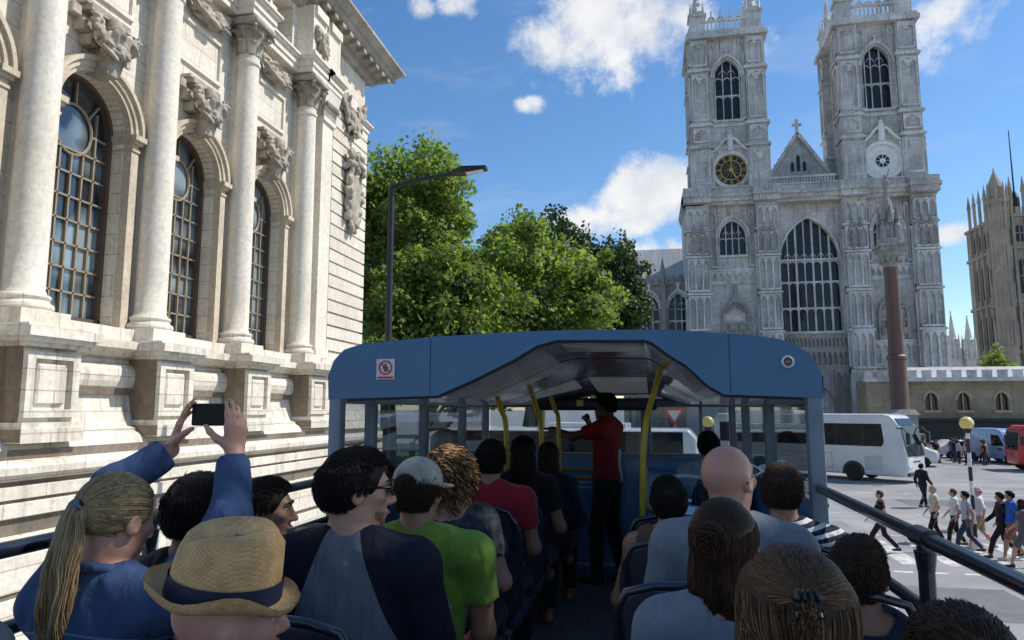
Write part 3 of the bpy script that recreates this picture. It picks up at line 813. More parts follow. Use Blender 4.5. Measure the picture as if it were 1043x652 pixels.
# nave body, aisles and central front
m = MB(); m.box(17.5, 29.5, 113.2, 190, 0, 37.0); m.box(8.5, 39, 121, 185, 0, 17)
wall_opening(m, 19.3, 28.35, 9.8, 34.6, 15.2, pointed_arch(23.75, 4.15, 25.6, 6.6, 14), 1.0, yplane(110.6))
m.box(19.3, 28.35, 110.6, 113, 0, 9.75)
AB('nave_front', m, M_ab)
m = MB(); m.prism([(17.5, 37), (29.5, 37), (23.5, 45)], 115, 190, lambda a, z, t: (a, t, z)); AB('nave_roof', m, M_lead)
tracery_window(ab, 23.75, 4.15, 15.2, 25.6, 6.6, 110.6, 7, (18.7, 22.6, 26.0), dk=0.9, hood=False, name='great_window')
m = MB()   # panelled frieze and porch under the great window
m.box(19.3, 28.35, 110.1, 110.62, 14.4, 14.8); m.box(19.3, 28.35, 109.9, 110.62, 9.6, 10.0); m.box(19.3, 28.35, 110.0, 110.62, 12.3, 12.6)
panels(m, 19.4, 28.3, 110.6, 10.0, 12.3, 12, .3, .18); panels(m, 19.4, 28.3, 110.6, 12.6, 14.4, 16, .25, .15)
AB('frieze', m, M_ab2)
m = MB(); wall_opening(m, 19.6, 28.0, 0, 9.6, 0.01, pointed_arch(23.75, 2.3, 4.3, 3.2, 8), 2.2, yplane(109.7)); panels(m, 19.6, 21.4, 109.7, 3, 9.4, 2, .2); panels(m, 26.1, 28, 109.7, 3, 9.4, 2, .2)
m.box(19.6, 28, 109.75, 110.5, 9.55, 9.6)
AB('porch', m, M_ab2)
m = MB(); m.box(21.5, 26, 111.8, 111.95, 0, 7.6); AB('door', m, M_clock)

# gable between the towers with triple lancet, cross and balustrade
gab = MB(); gab.prism([(18.9, 38.6), (28.3, 38.6), (28.3, 39.4), (23.65, 46.5), (18.9, 39.4)], 114.4, 115.4, lambda a, z, t: (a, t, z))
G = AB('gable', gab, M_ab)
m = MB()
for s in (-1, 1):
    m.bar((23.65, 114.2, 46.7), (23.65+s*4.9, 114.2, 39.3), .5, .55, (0, 1, 0))
    for i in range(1, 8): m.box(23.65+s*4.7*i/8-.14, 23.65+s*4.7*i/8+.14, 114.0, 114.4, 46.5-7.1*i/8, 47.15-7.1*i/8)
m.box(23.45, 23.85, 114.1, 114.5, 46.4, 49.0); m.box(22.95, 24.35, 114.15, 114.45, 47.9, 48.3)
AB('coping', m, M_rib, G)
for i, (u, h) in enumerate(((22.75, 42.2), (23.65, 43.3), (24.55, 42.2))):
    m = MB(); P = [(u-.27, 40.6)] + pointed_arch(u, .27, h-.5, .5, 4) + [(u+.27, 40.6)]; m.add([(a, 114.37, z) for a, z in P], [tuple(range(len(P)))]); AB('lancet', m, M_abg, G)
m = MB(); m.box(18.9, 28.4, 111.3, 111.8, 37.0, 37.35); m.box(18.9, 28.4, 111.3, 111.8, 38.65, 39.0)
x = 19.1
while x < 28.3: m.box(x, x+.17, 111.4, 111.7, 37.35, 38.65); x += .42
AB('balustrade', m, M_rib)

def course(m, x0, x1, y0, y1, z, h=.45, e=.35):
    m.box(x0-e, x1+e, y0-e, y1+e, z-h*.5, z+h*.15); m.box(x0-e*.55, x1+e*.55, y0-e*.55, y1+e*.55, z+h*.15, z+h*.7)

def tower(x0, x1, clock, c):
    """square belfry stage with clasping corner buttresses over the lower front"""
    T = empty('tower', None, None); T.parent = ab
    w = x1-x0
    m = MB()
    m.box(x0+1.0, x1-1.0, 112.2, 121.0, 34, 62)
    for (a, b) in ((x0, x0+2.9), (x1-2.9, x1)):
        for (p, q) in ((110.0, 112.9), (119.1, 122.0)):
            m.box(a, b, p, q, 34.2, 62.3)
            m.box(a-.18, b+.18, p-.18, q+.18, 37.0, 43.3)
    wall_opening(m, x0+2.9, x1-2.9, 44.6, 62, 48.3, pointed_arch(c, 1.95, 55.2, 3.0, 10), .85, yplane(110.7))
    m.box(x0+2.9, x1-2.9, 110.7, 111.3, 37, 44.55)
    AB('tower_walls', m, M_ab, T)
    m = MB()
    for z in (37.2, 43.9, 47.4, 56.3):
        for (a, b) in ((x0, x0+2.9), (x1-2.9, x1)):
            for (p, q) in ((110.0, 112.9), (119.1, 122.0)): course(m, a, b, p, q, z)
        if z < 56:
            course(m, x0+2.9, x1-2.9, 110.75, 121, z, .42, .22)
    course(m, x0, x1, 110.0, 122.0, 62.0, 1.0, .55)
    for (a, b) in ((x0, x0+2.9), (x1-2.9, x1)):
        for (z0, z1) in ((38.0, 43.1), (44.6, 46.9), (48.1, 55.7), (57.0, 61.2)):
            panels(m, a+.25, b-.25, 110.0, z0, z1, 1, .10, .34)
        for zz in (42.6, 55.2, 61): m.box(a+.9, b-.9, 109.75, 110.0, zz-.5, zz); m.box(a+1.15, b-1.15, 109.8, 110.0, zz-1.0, zz-.5)
    for (z0, z1) in ((38.0, 43.1), (48.1, 55.7), (57, 61.2)):
        panels(m, 110.25, 112.65, 0, z0, z1, 1, .1, .34, side=x0); panels(m, 119.3, 121.7, 0, z0, z1, 1, .1, .34, side=x0)
    panels(m, x0+3.0, x0+3.9, 110.7, 48.2, 61, 1, .12, .2); panels(m, x1-3.9, x1-3.0, 110.7, 48.2, 61, 1, .12, .2)
    AB('string_courses', m, M_rib, T)
    # belfry window on the front, louvred window on the flank
    tracery_window(T, c, 1.95, 48.3, 55.2, 3.0, 110.7, 3, (52.4,), dk=.75, name='belfry_window')
    m = MB(); P = [(115.9-1.8, 48.3)] + pointed_arch(115.9, 1.8, 55.2, 3.0, 8) + [(115.9+1.8, 48.3)]
    m.add([(x0+.96, u, z) for u, z in P], [tuple(range(len(P)))])
    f = AB('belfry_window', m, M_abg, T)
    m = MB()
    for u in (115.3, 116.5): m.box(x0+.8, x0+.95, u-.1, u+.1, 48.3, 57)
    m.box(x0+.8, x0+.95, 114.1, 117.7, 52.3, 52.5); AB('tracery', m, M_rib, f)
    # parapet, pinnacles
    m = MB(); m.box(x0+2, x1-2, 110.1, 110.6, 62.6, 63.0); m.box(x0+2, x1-2, 110.1, 110.6, 64.3, 64.6); m.box(x0+.1, x0+.6, 112, 120, 62.6, 64.6)
    m.box(x0+2, x1-2, 121.5, 121.9, 62.6, 64.6); m.box(x1-.6, x1-.1, 112, 120, 62.6, 64.6)
    x = x0+2.9
    while x < x1-2.9:
        m.box(x, x+.22, 110.15, 110.55, 63.0, 64.3); x += .62
    for i in range(4):
        u = x0+3.6+i*(w-7.2)/3
        band(m, arc(u, 64.6, .35, PI, 0, 8), arc(u, 64.6, .62, PI, 0, 8), 0, .4, yplane(110.15)); m.box(u-.1, u+.1, 110.25, 110.45, 65.1, 66.2)
    AB('parapet', m, M_rib, T)
    for px in (x0+1.45, x1-1.45):
        for py in (111.45, 120.55):
            m = MB(); m.box(px-1.2, px+1.2, py-1.2, py+1.2, 62.6, 65.6); m.box(px-1.45, px+1.45, py-1.45, py+1.45, 65.5, 65.9)
            m.lathe([(1.15, 65.9), (1.25, 66.3), (.9, 67.0), (.62, 67.5), (.62, 67.9), (.75, 68.1), (.5, 68.6), (.12, 72.5), (.3, 72.7), (.06, 73.2)], (px, py, 0), 8)
            for k in range(4):
                a = PI/4+k*PI/2; m.lathe([(.22, 65.6), (.24, 66.8), (.03, 68.0)], (px+1.1*math.cos(a)*1.25, py+1.1*math.sin(a)*1.25, 0), 6)
            AB('pinnacle', m, M_rib, T)
    # clock or blind roundel
    m = MB()
    band(m, arc(c, 40.2, 2.45, 0, 2*PI, 40), arc(c, 40.2, 2.95, 0, 2*PI, 40), -.45, .1, yplane(110.7))
    # swan-neck hood above
    for s in (-1, 1):
        P = [(c+s*3.0, 43.0), (c+s*2.3, 43.35), (c+s*1.6, 44.0), (c+s*.9, 44.9), (c+s*.45, 45.2)]
        for (a, b) in zip(P, P[1:]): m.bar((a[0], 110.35, a[1]), (b[0], 110.35, b[1]), .55, .34, (0, 0, 1))
    m.box(c-.4, c+.4, 110.1, 110.7, 43.2, 45.8); m.sphere((c, 110.4, 46.1), .38, 8, 6)
    m.box(c-2.9, c-2.4, 110.3, 110.7, 37.3, 43.0); m.box(c+2.4, c+2.9, 110.3, 110.7, 37.3, 43.0)
    AB('roundel_frame', m, M_rib if clock else M_pale, T)
    if clock:
        m = MB(); P = arc(c, 40.2, 2.46, 0, 2*PI, 40)[:-1]; m.add([(u, 110.55, z) for u, z in P], [tuple(range(len(P)))])
        cf = AB('clock_face', m, M_clock, T)
        m = MB(); band(m, arc(c, 40.2, 1.45, 0, 2*PI, 36), arc(c, 40.2, 1.57, 0, 2*PI, 36), -.2, -.12, yplane(110.7)); band(m, arc(c, 40.2, 2.3, 0, 2*PI, 36), arc(c, 40.2, 2.48, 0, 2*PI, 36), -.24, -.12, yplane(110.7))
        num = ['XII', 'I', 'II', 'III', 'IV', 'V', 'VI', 'VII', 'VIII', 'IX', 'X', 'XI']
        for k in range(12):
            a = PI/2-k*PI/6; n = len(num[k]); d = Vector((math.cos(a), 0, math.sin(a))); t = Vector((d.z, 0, -d.x)); o = Vector((c, 110.5, 40.2))
            st = .2; x = -st*(n-1)/2
            for ch in num[k]:
                lo, hi = o+d*1.62+t*x, o+d*2.22+t*x
                if ch == 'I': m.bar(lo, hi, .065, .11, (0, 1, 0))
                elif ch == 'V': m.bar(lo, hi-t*.11, .055, .09, (0, 1, 0)); m.bar(lo, hi+t*.11, .055, .1, (0, 1, 0))
                else: m.bar(lo-t*.1, hi+t*.1, .055, .09, (0, 1, 0)); m.bar(lo+t*.1, hi-t*.1, .055, .1, (0, 1, 0))
                x += st
        for k in range(12):
            a = PI/2-k*PI/6; m.bar((c, 110.49, 40.2), (c+1.2*math.cos(a), 110.49, 40.2+1.2*math.sin(a)), .045, .03, (0, 1, 0))
        AB('clock_numerals', m, M_gold, cf)
        m = MB(); m.bar((c, 110.42, 40.2), (c+.12, 110.42, 42.3), .16, .06, (0, 1, 0)); m.bar((c, 110.38, 40.2), (c+.75, 110.38, 38.9), .22, .06, (0, 1, 0)); m.lathe([(.3, 0), (.3, .1)], (c, 110.42, 40.2), 12, axis='y')
        AB('clock_hands', m, M_gold, cf)
    else:
        m = MB(); P = arc(c, 40.2, 2.46, 0, 2*PI, 40)[:-1]; m.add([(u, 110.6, z) for u, z in P], [tuple(range(len(P)))])
        band(m, arc(c, 40.2, 1.5, 0, 2*PI, 36), arc(c, 40.2, 2.2, 0, 2*PI, 36), -.18, -.1, yplane(110.7))
        rf = AB('roundel', m, M_pale, T)
        m = MB(); P = arc(c, 40.2, .95, 0, 2*PI, 30)[:-1]; m.add([(u, 110.53, z) for u, z in P], [tuple(range(len(P)))])
        o = AB('oculus', m, M_abg, rf)
        m = MB(); band(m, arc(c, 40.2, .02, 0, 2*PI, 20), arc(c, 40.2, .42, 0, 2*PI, 20), -.22, -.17, yplane(110.7))
        for k in range(8):
            a = k*PI/4; m.bar((c+.5*math.cos(a), 110.48, 40.2+.5*math.sin(a)), (c+1.0*math.cos(a), 110.48, 40.2+1.0*math.sin(a)), .08, .06, (0, 1, 0))
        AB('tracery', m, M_pale, rf)
    return T

def lower_front(xa, xb, xc, xd, c):
    """buttress xa..xb, bay, buttress xc..xd below the belfry"""
    T = empty('lower_stage', None, None); T.parent = ab
    m = MB()
    for (a, b) in ((xa, xb), (xc, xd)):
        m.box(a, b, 108.9, 122.4, 0, 34.4); m.box(a-.25, b+.25, 108.6, 122.6, 0, 9.0)
        m.box(a-.4, b+.4, 108.4, 122.6, 0, 3.0)
    wall_opening(m, xb, xc, 9.8, 34.5, 26.9, pointed_arch(c, 1.9, 29.6, 2.6, 10), .8, yplane(110.2))
    m.box(xb, xc, 110.2, 111, 0, 9.75)
    AB('lower_walls', m, M_ab, T)
    m = MB()
    for (a, b) in ((xa, xb), (xc, xd)):
        for (z0, z1) in ((9.6, 14.9), (15.4, 20.6), (21.2, 26.2), (26.8, 30.2), (30.7, 33.8)):
            panels(m, a+.12, b-.12, 108.9, z0, z1, 3, .16, .2)
        for z in (9.2, 15.1, 20.9, 26.5, 30.5): m.box(a-.16, b+.16, 108.65, 109, z-.16, z+.16)
        for (z0, z1) in ((9.6, 20.6), (21.2, 30.2)): panels(m, 109.3, 112, 0, z0, z1, 2, .12, .2, side=a)
    for z in (24.6, 22.6, 13.6, 9.9): m.box(xb, xc, 109.95, 110.3, z-.16, z+.16)
    panels(m, xb+.15, c-2.35, 110.2, 25, 33.6, 1, .16, .2); panels(m, c+2.35, xc-.15, 110.2, 25, 33.6, 1, .16, .2)
    panels(m, xb+.1, xc-.1, 110.2, 10.1, 13.4, 6, .14, .16); panels(m, xb+.1, xc-.1, 110.2, 22.7, 24.4, 7, .14, .14)
    AB('blind_tracery', m, M_rib, T)
    tracery_window(T, c, 1.9, 26.9, 29.6, 2.6, 110.2, 4, (), dk=.7, name='window')
    # niche with crocketed canopy
    m = MB()
    band(m, pointed_arch(c, 1.7, 17.2, 2.6, 8), pointed_arch(c, 2.1, 17.2, 3.4, 8), -.45, 0, yplane(110.2)); m.box(c-2.1, c-1.7, 109.75, 110.2, 13.8, 17.2); m.box(c+1.7, c+2.1, 109.75, 110.2, 13.8, 17.2)
    for k in range(5): m.sphere((c-1.4+.7*k, 109.8, 15.0+(.9 if k % 2 else 0)), .42, 8, 6, (1, 1, 1.5)); m.sphere((c-1.2+.6*k, 109.8, 18.4+1.0*(1-abs(k-2)/2)), .3, 7, 5)
    m.box(c-1.7, c+1.7, 109.8, 110.2, 16.4, 16.8); m.box(c-.15, c+.15, 109.7, 110.2, 20.5, 22.2)
    AB('niche', m, M_ab2, T)
    # statues under canopies on the buttresses
    for (a, b) in ((xa, xb), (xc, xd)):
        m = MB()
        for u in (a+(b-a)*.33, a+(b-a)*.67):
            m.lathe([(.25, 27.3), (.32, 27.4), (.22, 28.1), (.3, 28.9), (.12, 29.2), (.17, 29.45), (.02, 29.7)], (u, 108.62, 0), 8); m.box(u-.35, u+.35, 108.35, 108.9, 27.0, 27.3)
            m.lathe([(.42, 30.0), (.36, 30.3), (.04, 31.6)], (u, 108.6, 0), 6)
        AB('statue', m, M_ab2, T, smooth=True)
    return T
lower_front(5.8, 9.3, 16.1, 19.3, 12.75)
lower_front(28.35, 31.6, 37.7, 41.0, 34.6)
tower(7.2, 18.6, True, 12.95)
tower(29.2, 40.4, False, 34.75)
m = MB()
for (z0, z1, e) in ((34.4, 34.9, .3), (34.9, 35.5, .7), (35.5, 35.9, 1.0), (35.9, 36.9, .45), (36.9, 37.15, .6)):
    m.box(5.9-e*.6, 41.1+e*.6, 109.3-e, 111.3, z0, z1)
    m.box(5.9-e*.6, 8.5, 109.3-e, 122.5, z0, z1-.003)
for (a, b) in ((5.8, 9.3), (16.1, 19.3), (28.35, 31.6), (37.7, 41.0)):
    m.box(a-.3, b+.3, 107.9, 109.3, 34.6, 36.95); m.box(a-.45, b+.45, 107.6, 109.2, 35.5, 35.95)
AB('main_cornice', m, M_ab)

ab.scale = (1, 1, 1.016)
# ------------------------------------------------------------------ chapel left of the abbey
ch = empty('gothic_chapel', 'low grey gothic chapel with pale lead roof beside the left abbey tower', 'church', (2, 122, 0))
AO = (2, 122, 0)
_ab = ab; ab = ch
m = MB()
for (a, b, c) in ((-3.0, 2.3, 0.0), (2.3, 7.5, 4.7)):
    wall_opening(m, a, b, 0, 25.4, 16.0, pointed_arch(c, 1.55, 20.4, 2.5, 8), .8, yplane(118))
m.box(-3, -2.6, 118.01, 140, 0, 25.4); m.box(-2.6, 9, 119, 140, 0, 25)
AB('wall', m, M_ab2)
for c in (0.0, 4.7): tracery_window(ch, c, 1.55, 16.0, 20.4, 2.5, 118, 3, (18.4,), dk=.6, name='window')
m = MB(); x = -3.0
m.box(-3.1, 7.6, 117.7, 118.4, 24.4, 24.9)
while x < 7.4: m.box(x, x+.75, 117.8, 118.3, 24.9, 26.0); x += 1.3
for u in (-2.9, 2.3, 7.4): m.box(u-.35, u+.35, 117.2, 118, 0, 24.4); m.lathe([(.35, 24.4), (.35, 26.2), (.5, 26.4), (.04, 29)], (u, 117.7, 0), 6)
AB('battlement', m, M_ab2)
m = MB(); m.add([(-2.4, 119.5, 25.2), (9, 119.5, 25.2), (9, 124, 31.8), (-2.0, 124, 31.8), (9, 128.5, 25.2), (-2.4, 128.5, 25.2)], [(0, 1, 2, 3), (3, 2, 4, 5), (0, 3, 5)]); AB('roof', m, M_lead)
for (u, h) in ((-3.7, 34.5), (-2.4, 31.5)):
    m = MB(); m.lathe([(.8, 0), (.8, 25), (.95, 25.2), (.95, 26), (.62, 26.2), (.6, 28.3), (.75, 28.5), (.05, h)], (u, 119, 0), 8); AB('turret', m, M_ab2)
ab = _ab

# ------------------------------------------------------------------ battlemented lodging on the right
M_warm = stone_mat('warm_ragstone', (0.40, 0.34, 0.25), (0.27, 0.22, 0.155), (0.12, 0.10, 0.075), streak=0.6, scale=0.3, bump=0.35, block=(.9, .4), fine=3)
lod = empty('battlemented_lodging', 'long low tan stone building with battlements and small pointed windows', 'building', (52, 102, 0))
AO = (52, 102, 0); ab = lod
M_rib_ = M_rib; M_rib = stone_mat('ragstone_dressing', (0.50, 0.43, 0.33), (0.34, 0.29, 0.22), (0.14, 0.12, 0.09), streak=0.5, scale=0.3, bump=0.3, fine=3)
m = MB(); cs = [35.25, 39.0, 43.4, 47.6, 52, 56.4, 61, 66, 71]
ed = [31.6] + [(a+b)/2 for a, b in zip(cs, cs[1:])] + [75]
for (a, b), c in zip(zip(ed, ed[1:]), cs):
    wall_opening(m, a, b, 0, 8.0, 3.9, pointed_arch(c, .72, 5.2, .95, 6), .5, yplane(100))
m.box(27.4, 31.55, 99.4, 104, 0, 7.8); m.box(31.6, 75, 100.6, 108, 0, 7.9)
AB('wall', m, M_warm)
for c in cs: tracery_window(lod, c, .72, 3.9, 5.2, .95, 100, 2, (), dk=.4, sub=False, hood=False)
m = MB(); m.box(27.2, 75, 99.1, 100.1, 7.55, 8.0)
x = 27.3
M_rib = M_rib_
while x < 75: m.box(x, x+.95, 99.3, 99.9, 8.0, 8.85); m.box(x-.06, x+1.01, 99.22, 99.98, 8.85, 8.98); x += 1.75
AB('battlement', m, M_rib)
m = MB(); m.prism([(100.5, 8.1), (107, 8.1), (103.8, 9.6)], 33, 75, lambda a, z, t: (t, a, z)); AB('roof', m, M_lead)
m = MB(); m.box(33, 74, 98.7, 99.9, 2.55, 2.9); m.box(33, 74, 99.6, 99.9, 0, 2.5); AB('shop_fascia', m, M_clock)
ab = _ab

# ------------------------------------------------------------------ red granite memorial column
M_gran = mat('red_granite', (0.165, 0.078, 0.060), 0.6, (0.10, 0.05, 0.04), scale=14, detail=6, coat=.2)
mem = empty('memorial_column', 'tall red granite memorial column topped by a carved stone statue group', 'monument', (26.8, 85, 0))
AO = (26.8, 85, 0); ab = mem
m = MB(); m.lathe([(1.05, 3.9), (.92, 4.3), (.90, 9.4), (1.02, 9.5), (1.02, 9.8), (.82, 10.0), (.70, 19.6), (.74, 19.8)], (26.8, 85, 0), 28); AB('shaft', m, M_gran, smooth=True, sharp=30)
m = MB(); m.box(24.6, 29, 82.8, 87.2, 0, .5); m.box(25.1, 28.5, 83.3, 86.7, .5, 1.4); m.box(25.5, 28.1, 83.7, 86.3, 1.4, 3.4); m.taper((26.8, 85, 3.4), (1.5, 1.5), (26.8, 85, 4.0), (1.1, 1.1)); AB('base', m, M_ab2)
m = MB(); m.lathe([(.8, 19.8), (.95, 20.6), (1.35, 21.4), (1.5, 21.6)], (26.8, 85, 0), 16)
for k in range(12):
    a = k*PI/6; m.sphere((26.8+1.05*math.cos(a), 85+1.05*math.sin(a), 20.7), .26, 7, 5, (1, 1, 1.6))
m.box(25.5, 28.1, 83.7, 86.3, 21.6, 22.1); m.box(25.35, 28.25, 83.55, 86.45, 22.1, 22.4); AB('capital', m, M_ab2)
m = MB()
m.lathe([(1.3, 22.4), (1.3, 23.0), (.9, 23.2), (.85, 25.2), (.7, 25.4), (.5, 27.6), (.22, 28.2)], (26.8, 85, 0), 8)
for k in range(4):
    a = PI/4+k*PI/2; x, y = 26.8+1.05*math.cos(a), 85+1.05*math.sin(a)
    m.lathe([(.36, 22.9), (.3, 23.9), (.36, 24.5), (.14, 24.75), (.2, 25.0), (.03, 25.3)], (x, y, 0), 7); m.lathe([(.32, 25.2), (.05, 26.6)], (x, y, 0), 6)
    a = k*PI/2; x, y = 26.8+.95*math.cos(a), 85+.95*math.sin(a); m.lathe([(.3, 24.8), (.34, 25.1), (.05, 26.9)], (x, y, 0), 6)
m.lathe([(.34, 27.8), (.25, 29.0), (.36, 29.9), (.14, 30.15), (.2, 30.45), (.03, 30.75)], (26.8, 85, 0), 8)
m.bar((26.8, 84.8, 29.8), (27.2, 84.7, 31.2), .1, .1)
AB('statue_group', m, M_ab2, smooth=True, sharp=40)
ab = _ab

# ------------------------------------------------------------------ palace tower at the right edge
M_pal = stone_mat('palace_stone', (0.46, 0.395, 0.31), (0.30, 0.255, 0.20), (0.10, 0.08, 0.06), streak=0.6, scale=0.12, bump=0.2, fine=1.5)
pal = empty('palace_tower', 'tall tan palace tower with pinnacles and flag mast beyond the lodging', 'tower', (96, 208, 0))
AO = (91.6, 208, 0); ab = pal
m = MB(); m.box(85.5, 110, 200.5, 220, 0, 54); AB('wall', m, M_pal)
for v in (203.5, 206.7, 209.9, 213.1, 216.3):
    m = MB(); m.box(84.9, 85.5, v-.3, v+.3, 0, 57); m.lathe([(.45, 57), (.45, 60), (.6, 60.2), (.04, 64)], (85.2, v, 0), 6); AB('pinnacle', m, M_pal)
for v in (205.1, 208.3, 211.5, 214.7):
    for z0 in (20, 33.5, 47):
        hh = 9 if z0 < 47 else 4.5; m = MB(); P = [(v-.8, z0)] + pointed_arch(v, .8, z0+hh-1, 1.0, 4) + [(v+.8, z0)]; m.add([(85.46, a, z) for a, z in P], [tuple(range(len(P)))]); AB('window', m, M_abg)
for z in (18.5, 31.5, 45.5, 54):
    m = MB(); m.box(85.0, 85.5, 201, 220, z-.4, z+.4); AB('string_course', m, M_pal)
m = MB()
for (u, v, r_) in ((85, 200, 2.3), (110, 200, 2.3)):
    m.lathe([(r_, 0), (r_, 57), (r_+.4, 57.3), (r_+.4, 58), (r_*.8, 58.2), (r_*.75, 61), (r_*.9, 61.3), (.5, 65.2), (.3, 65.4), (.05, 67)], (u, v, 0), 8)
    for k in range(8):
        a = k*PI/4+.39; m.lathe([(.32, 56), (.32, 60.2), (.02, 62.8)], (u+r_*1.05*math.cos(a), v+r_*1.05*math.sin(a), 0), 5)
        for z in (20, 30, 40, 50): m.box(u+r_*.95*math.cos(a)-.3, u+r_*.95*math.cos(a)+.3, v+r_*.95*math.sin(a)-.3, v+r_*.95*math.sin(a)+.3, z, z+6)
AB('corner_turret', m, M_pal)
for u in (88.4, 91.5, 94.6, 97.7, 100.8, 103.9, 107):
    m = MB(); m.box(u-.35, u+.35, 199.7, 200.5, 0, 57); m.lathe([(.5, 57), (.5, 60), (.65, 60.2), (.04, 64.5)], (u, 200.1, 0), 6); AB('pinnacle', m, M_pal)
for u in (90, 93.1, 96.2, 99.3, 102.4):
    for z0 in (20, 33.5, 47):
        m = MB(); hh = 9 if z0 < 47 else 4.5; P = [(u-.85, z0)] + pointed_arch(u, .85, z0+hh-1, 1.0, 4) + [(u+.85, z0)]; m.add([(a, 200.44, z) for a, z in P], [tuple(range(len(P)))])
        wv = AB('window', m, M_abg)
        m = MB(); m.box(u-.1, u+.1, 200.2, 200.42, z0, z0+hh); m.box(u-.85, u+.85, 200.2, 200.42, z0+hh*.5-.12, z0+hh*.5+.12); AB('tracery', m, M_pal, wv)
for z in (18.5, 31.5, 45.5):
    m = MB(); m.box(86, 110, 199.9, 200.6, z-.4, z+.4); AB('string_course', m, M_pal)
m = MB(); m.box(86, 110, 199.9, 200.6, 53.6, 54.4); x = 86.5
while x < 109: m.box(x, x+.8, 200, 200.6, 54.35, 56.2); x += 1.5
AB('battlement', m, M_pal)
m = MB(); m.tube([(92.2, 206, 54), (92.2, 206, 62), (92.2, 206, 79)], [.3, .22, .1], 8); m.lathe([(1.2, 54), (1.1, 60), (.3, 62)], (92.2, 206, 0), 8); AB('flag_mast', m, M_clock)
ab = _ab
# slender pinnacles of the chapel beyond
for k, (u, h, lab) in enumerate(((57.4, 22.6, 'grey stone pinnacle with small finial just right of the abbey'), (60.2, 21.6, 'grey stone pinnacle standing nearest the palace tower'))):
    p_ = empty('stone_pinnacle', lab, 'pinnacle', (u, 150, 0), group='pinnacles behind the lodging')
    AO = (u, 150, 0)
    m = MB(); m.box(u-.9, u+.9, 149.1, 150.9, 0, 13.5); m.lathe([(.85, 13.5), (.8, 17.0), (1.0, 17.2), (.7, 17.6), (.08, h), (.2, h+.1), (.03, h+.5)], (u, 150, 0), 8); AB('shaft', m, M_rib, p_)
    m = MB()
    for q in range(4):
        a = q*PI/2+PI/4; m.lathe([(.25, 13.5), (.25, 16.8), (.02, 18.6)], (u+1.1*math.cos(a), 150+1.1*math.sin(a), 0), 5)
    AB('corner_finial', m, M_rib, p_)
fb = empty('flying_buttress', 'pale stone raking buttress right of the abbey front', 'buttress', (56, 152, 0)); AO = (56, 152, 0)
m = MB(); m.prism([(53, 0), (62, 0), (62, 12), (58.6, 17.5), (56.5, 19), (53, 15)], 152, 154, lambda a, z, t: (a, t, z)); AB('raking_wall', m, M_rib, fb)
# ------------------------------------------------------------------ ground, road, pavements
M_grnd = mat('ground_asphalt', (0.25, 0.25, 0.255), 0.85, (0.20, 0.20, 0.205), scale=0.25, detail=8, bump=0.25, bscale=40)
M_road = mat('road_asphalt', (0.29, 0.29, 0.29), 0.85, (0.19, 0.19, 0.195), scale=0.35, detail=9, bump=0.3, bscale=60)
M_pave = mat('paving', (0.30, 0.285, 0.26), 0.85, (0.23, 0.22, 0.20), scale=0.8, detail=6, bump=0.2, bscale=20)
M_kerb = mat('kerb_granite', (0.33, 0.32, 0.31), 0.8, scale=3)
M_line = mat('road_paint', (0.60, 0.60, 0.58), 0.7, (0.30, 0.30, 0.30), scale=2.2, detail=9, lo=.38, hi=.58)
M_yline = mat('yellow_road_paint', (0.60, 0.45, 0.08), 0.7, (0.4, .32, .1), scale=3)
M_lawn = mat('lawn', (0.06, 0.10, 0.03), 0.9, (0.04, 0.07, 0.02), scale=0.8, detail=8, bump=.4, bscale=30)
def struct(name, mb, m, fix=True):
    o = mb.build(name, m, None, fix=fix); return tag(o, kind='structure')
g = MB(); g.quad((-1500, -400, -0.012), (1500, -400, -0.012), (1500, 3000, -0.012), (-1500, 3000, -0.012)); struct('ground', g, M_grnd, False)
g = MB(); g.quad((-4.4, -60, 0), (60, -60, 0), (60, 70, 0), (-4.4, 70, 0)); struct('road', g, M_road, False)
g = MB(); g.rbox(-26, -4.4, -60, 29, -.3, .13, .02, 1); struct('pavement', g, M_pave)
g = MB(); g.rbox(-4.55, -4.25, -60, 29.1, -.3, .128, .02, 1); struct('kerb', g, M_kerb)
g = MB(); g.rbox(-40, 80, 70, 109, -.3, .12, .02, 1); struct('forecourt', g, M_pave)
g = MB(); g.rbox(-60, -4.5, 36, 108, -.3, .11, .02, 1); struct('lawn', g, M_lawn)
def lines(name, rects, m, z=.005):
    g = MB()
    for (x0, x1, y0, y1) in rects: g.quad((x0, y0, z), (x1, y0, z), (x1, y1, z), (x0, y1, z))
    return struct(name, g, m, False)
zb = [(x, x+.55, 20.6, 24.2) for x in np.arange(-3.6, 13.2, 1.1)]
M_patch = mat('road_patch', (0.17, 0.17, 0.175), 0.9, (0.12, 0.12, 0.125), scale=2, detail=8, bump=.3, bscale=60)
lines('road_patch', [(5.2, 7.6, 15.5, 18.2), (10.5, 14.8, 33, 35.2), (3.2, 5.0, 27.5, 36), (12.4, 17.5, 24.6, 25.9), (7.7, 8.6, 11, 15)], M_patch, .003)
lines('road_worn', [(3.4, 4.2, 11, 20), (6.6, 7.5, 26, 60), (14, 30, 41.5, 43.5)], mat('worn_asphalt', (0.34, 0.34, 0.335), .85, (0.24, 0.24, 0.24), scale=1.2, detail=9, lo=.4, hi=.7), .0035)
lines('zebra_crossing', zb, M_line)
lines('give_way_line', [(x, x+.45, 19.6, 19.78) for x in np.arange(-3.8, 13, .8)] + [(x, x+.45, 25.1, 25.28) for x in np.arange(-3.8, 13, .8)], M_line)
zz = MB()
for x in (4.6, 9.4, 12.4):
    for k in range(6):
        a = 10.6+1.5*k; s = .3 if k % 2 else -.3; zz.bar((x-s, a, .006), (x+s, a+1.5, .006), .12, .004)
struct('zigzag_lines', zz, M_line)
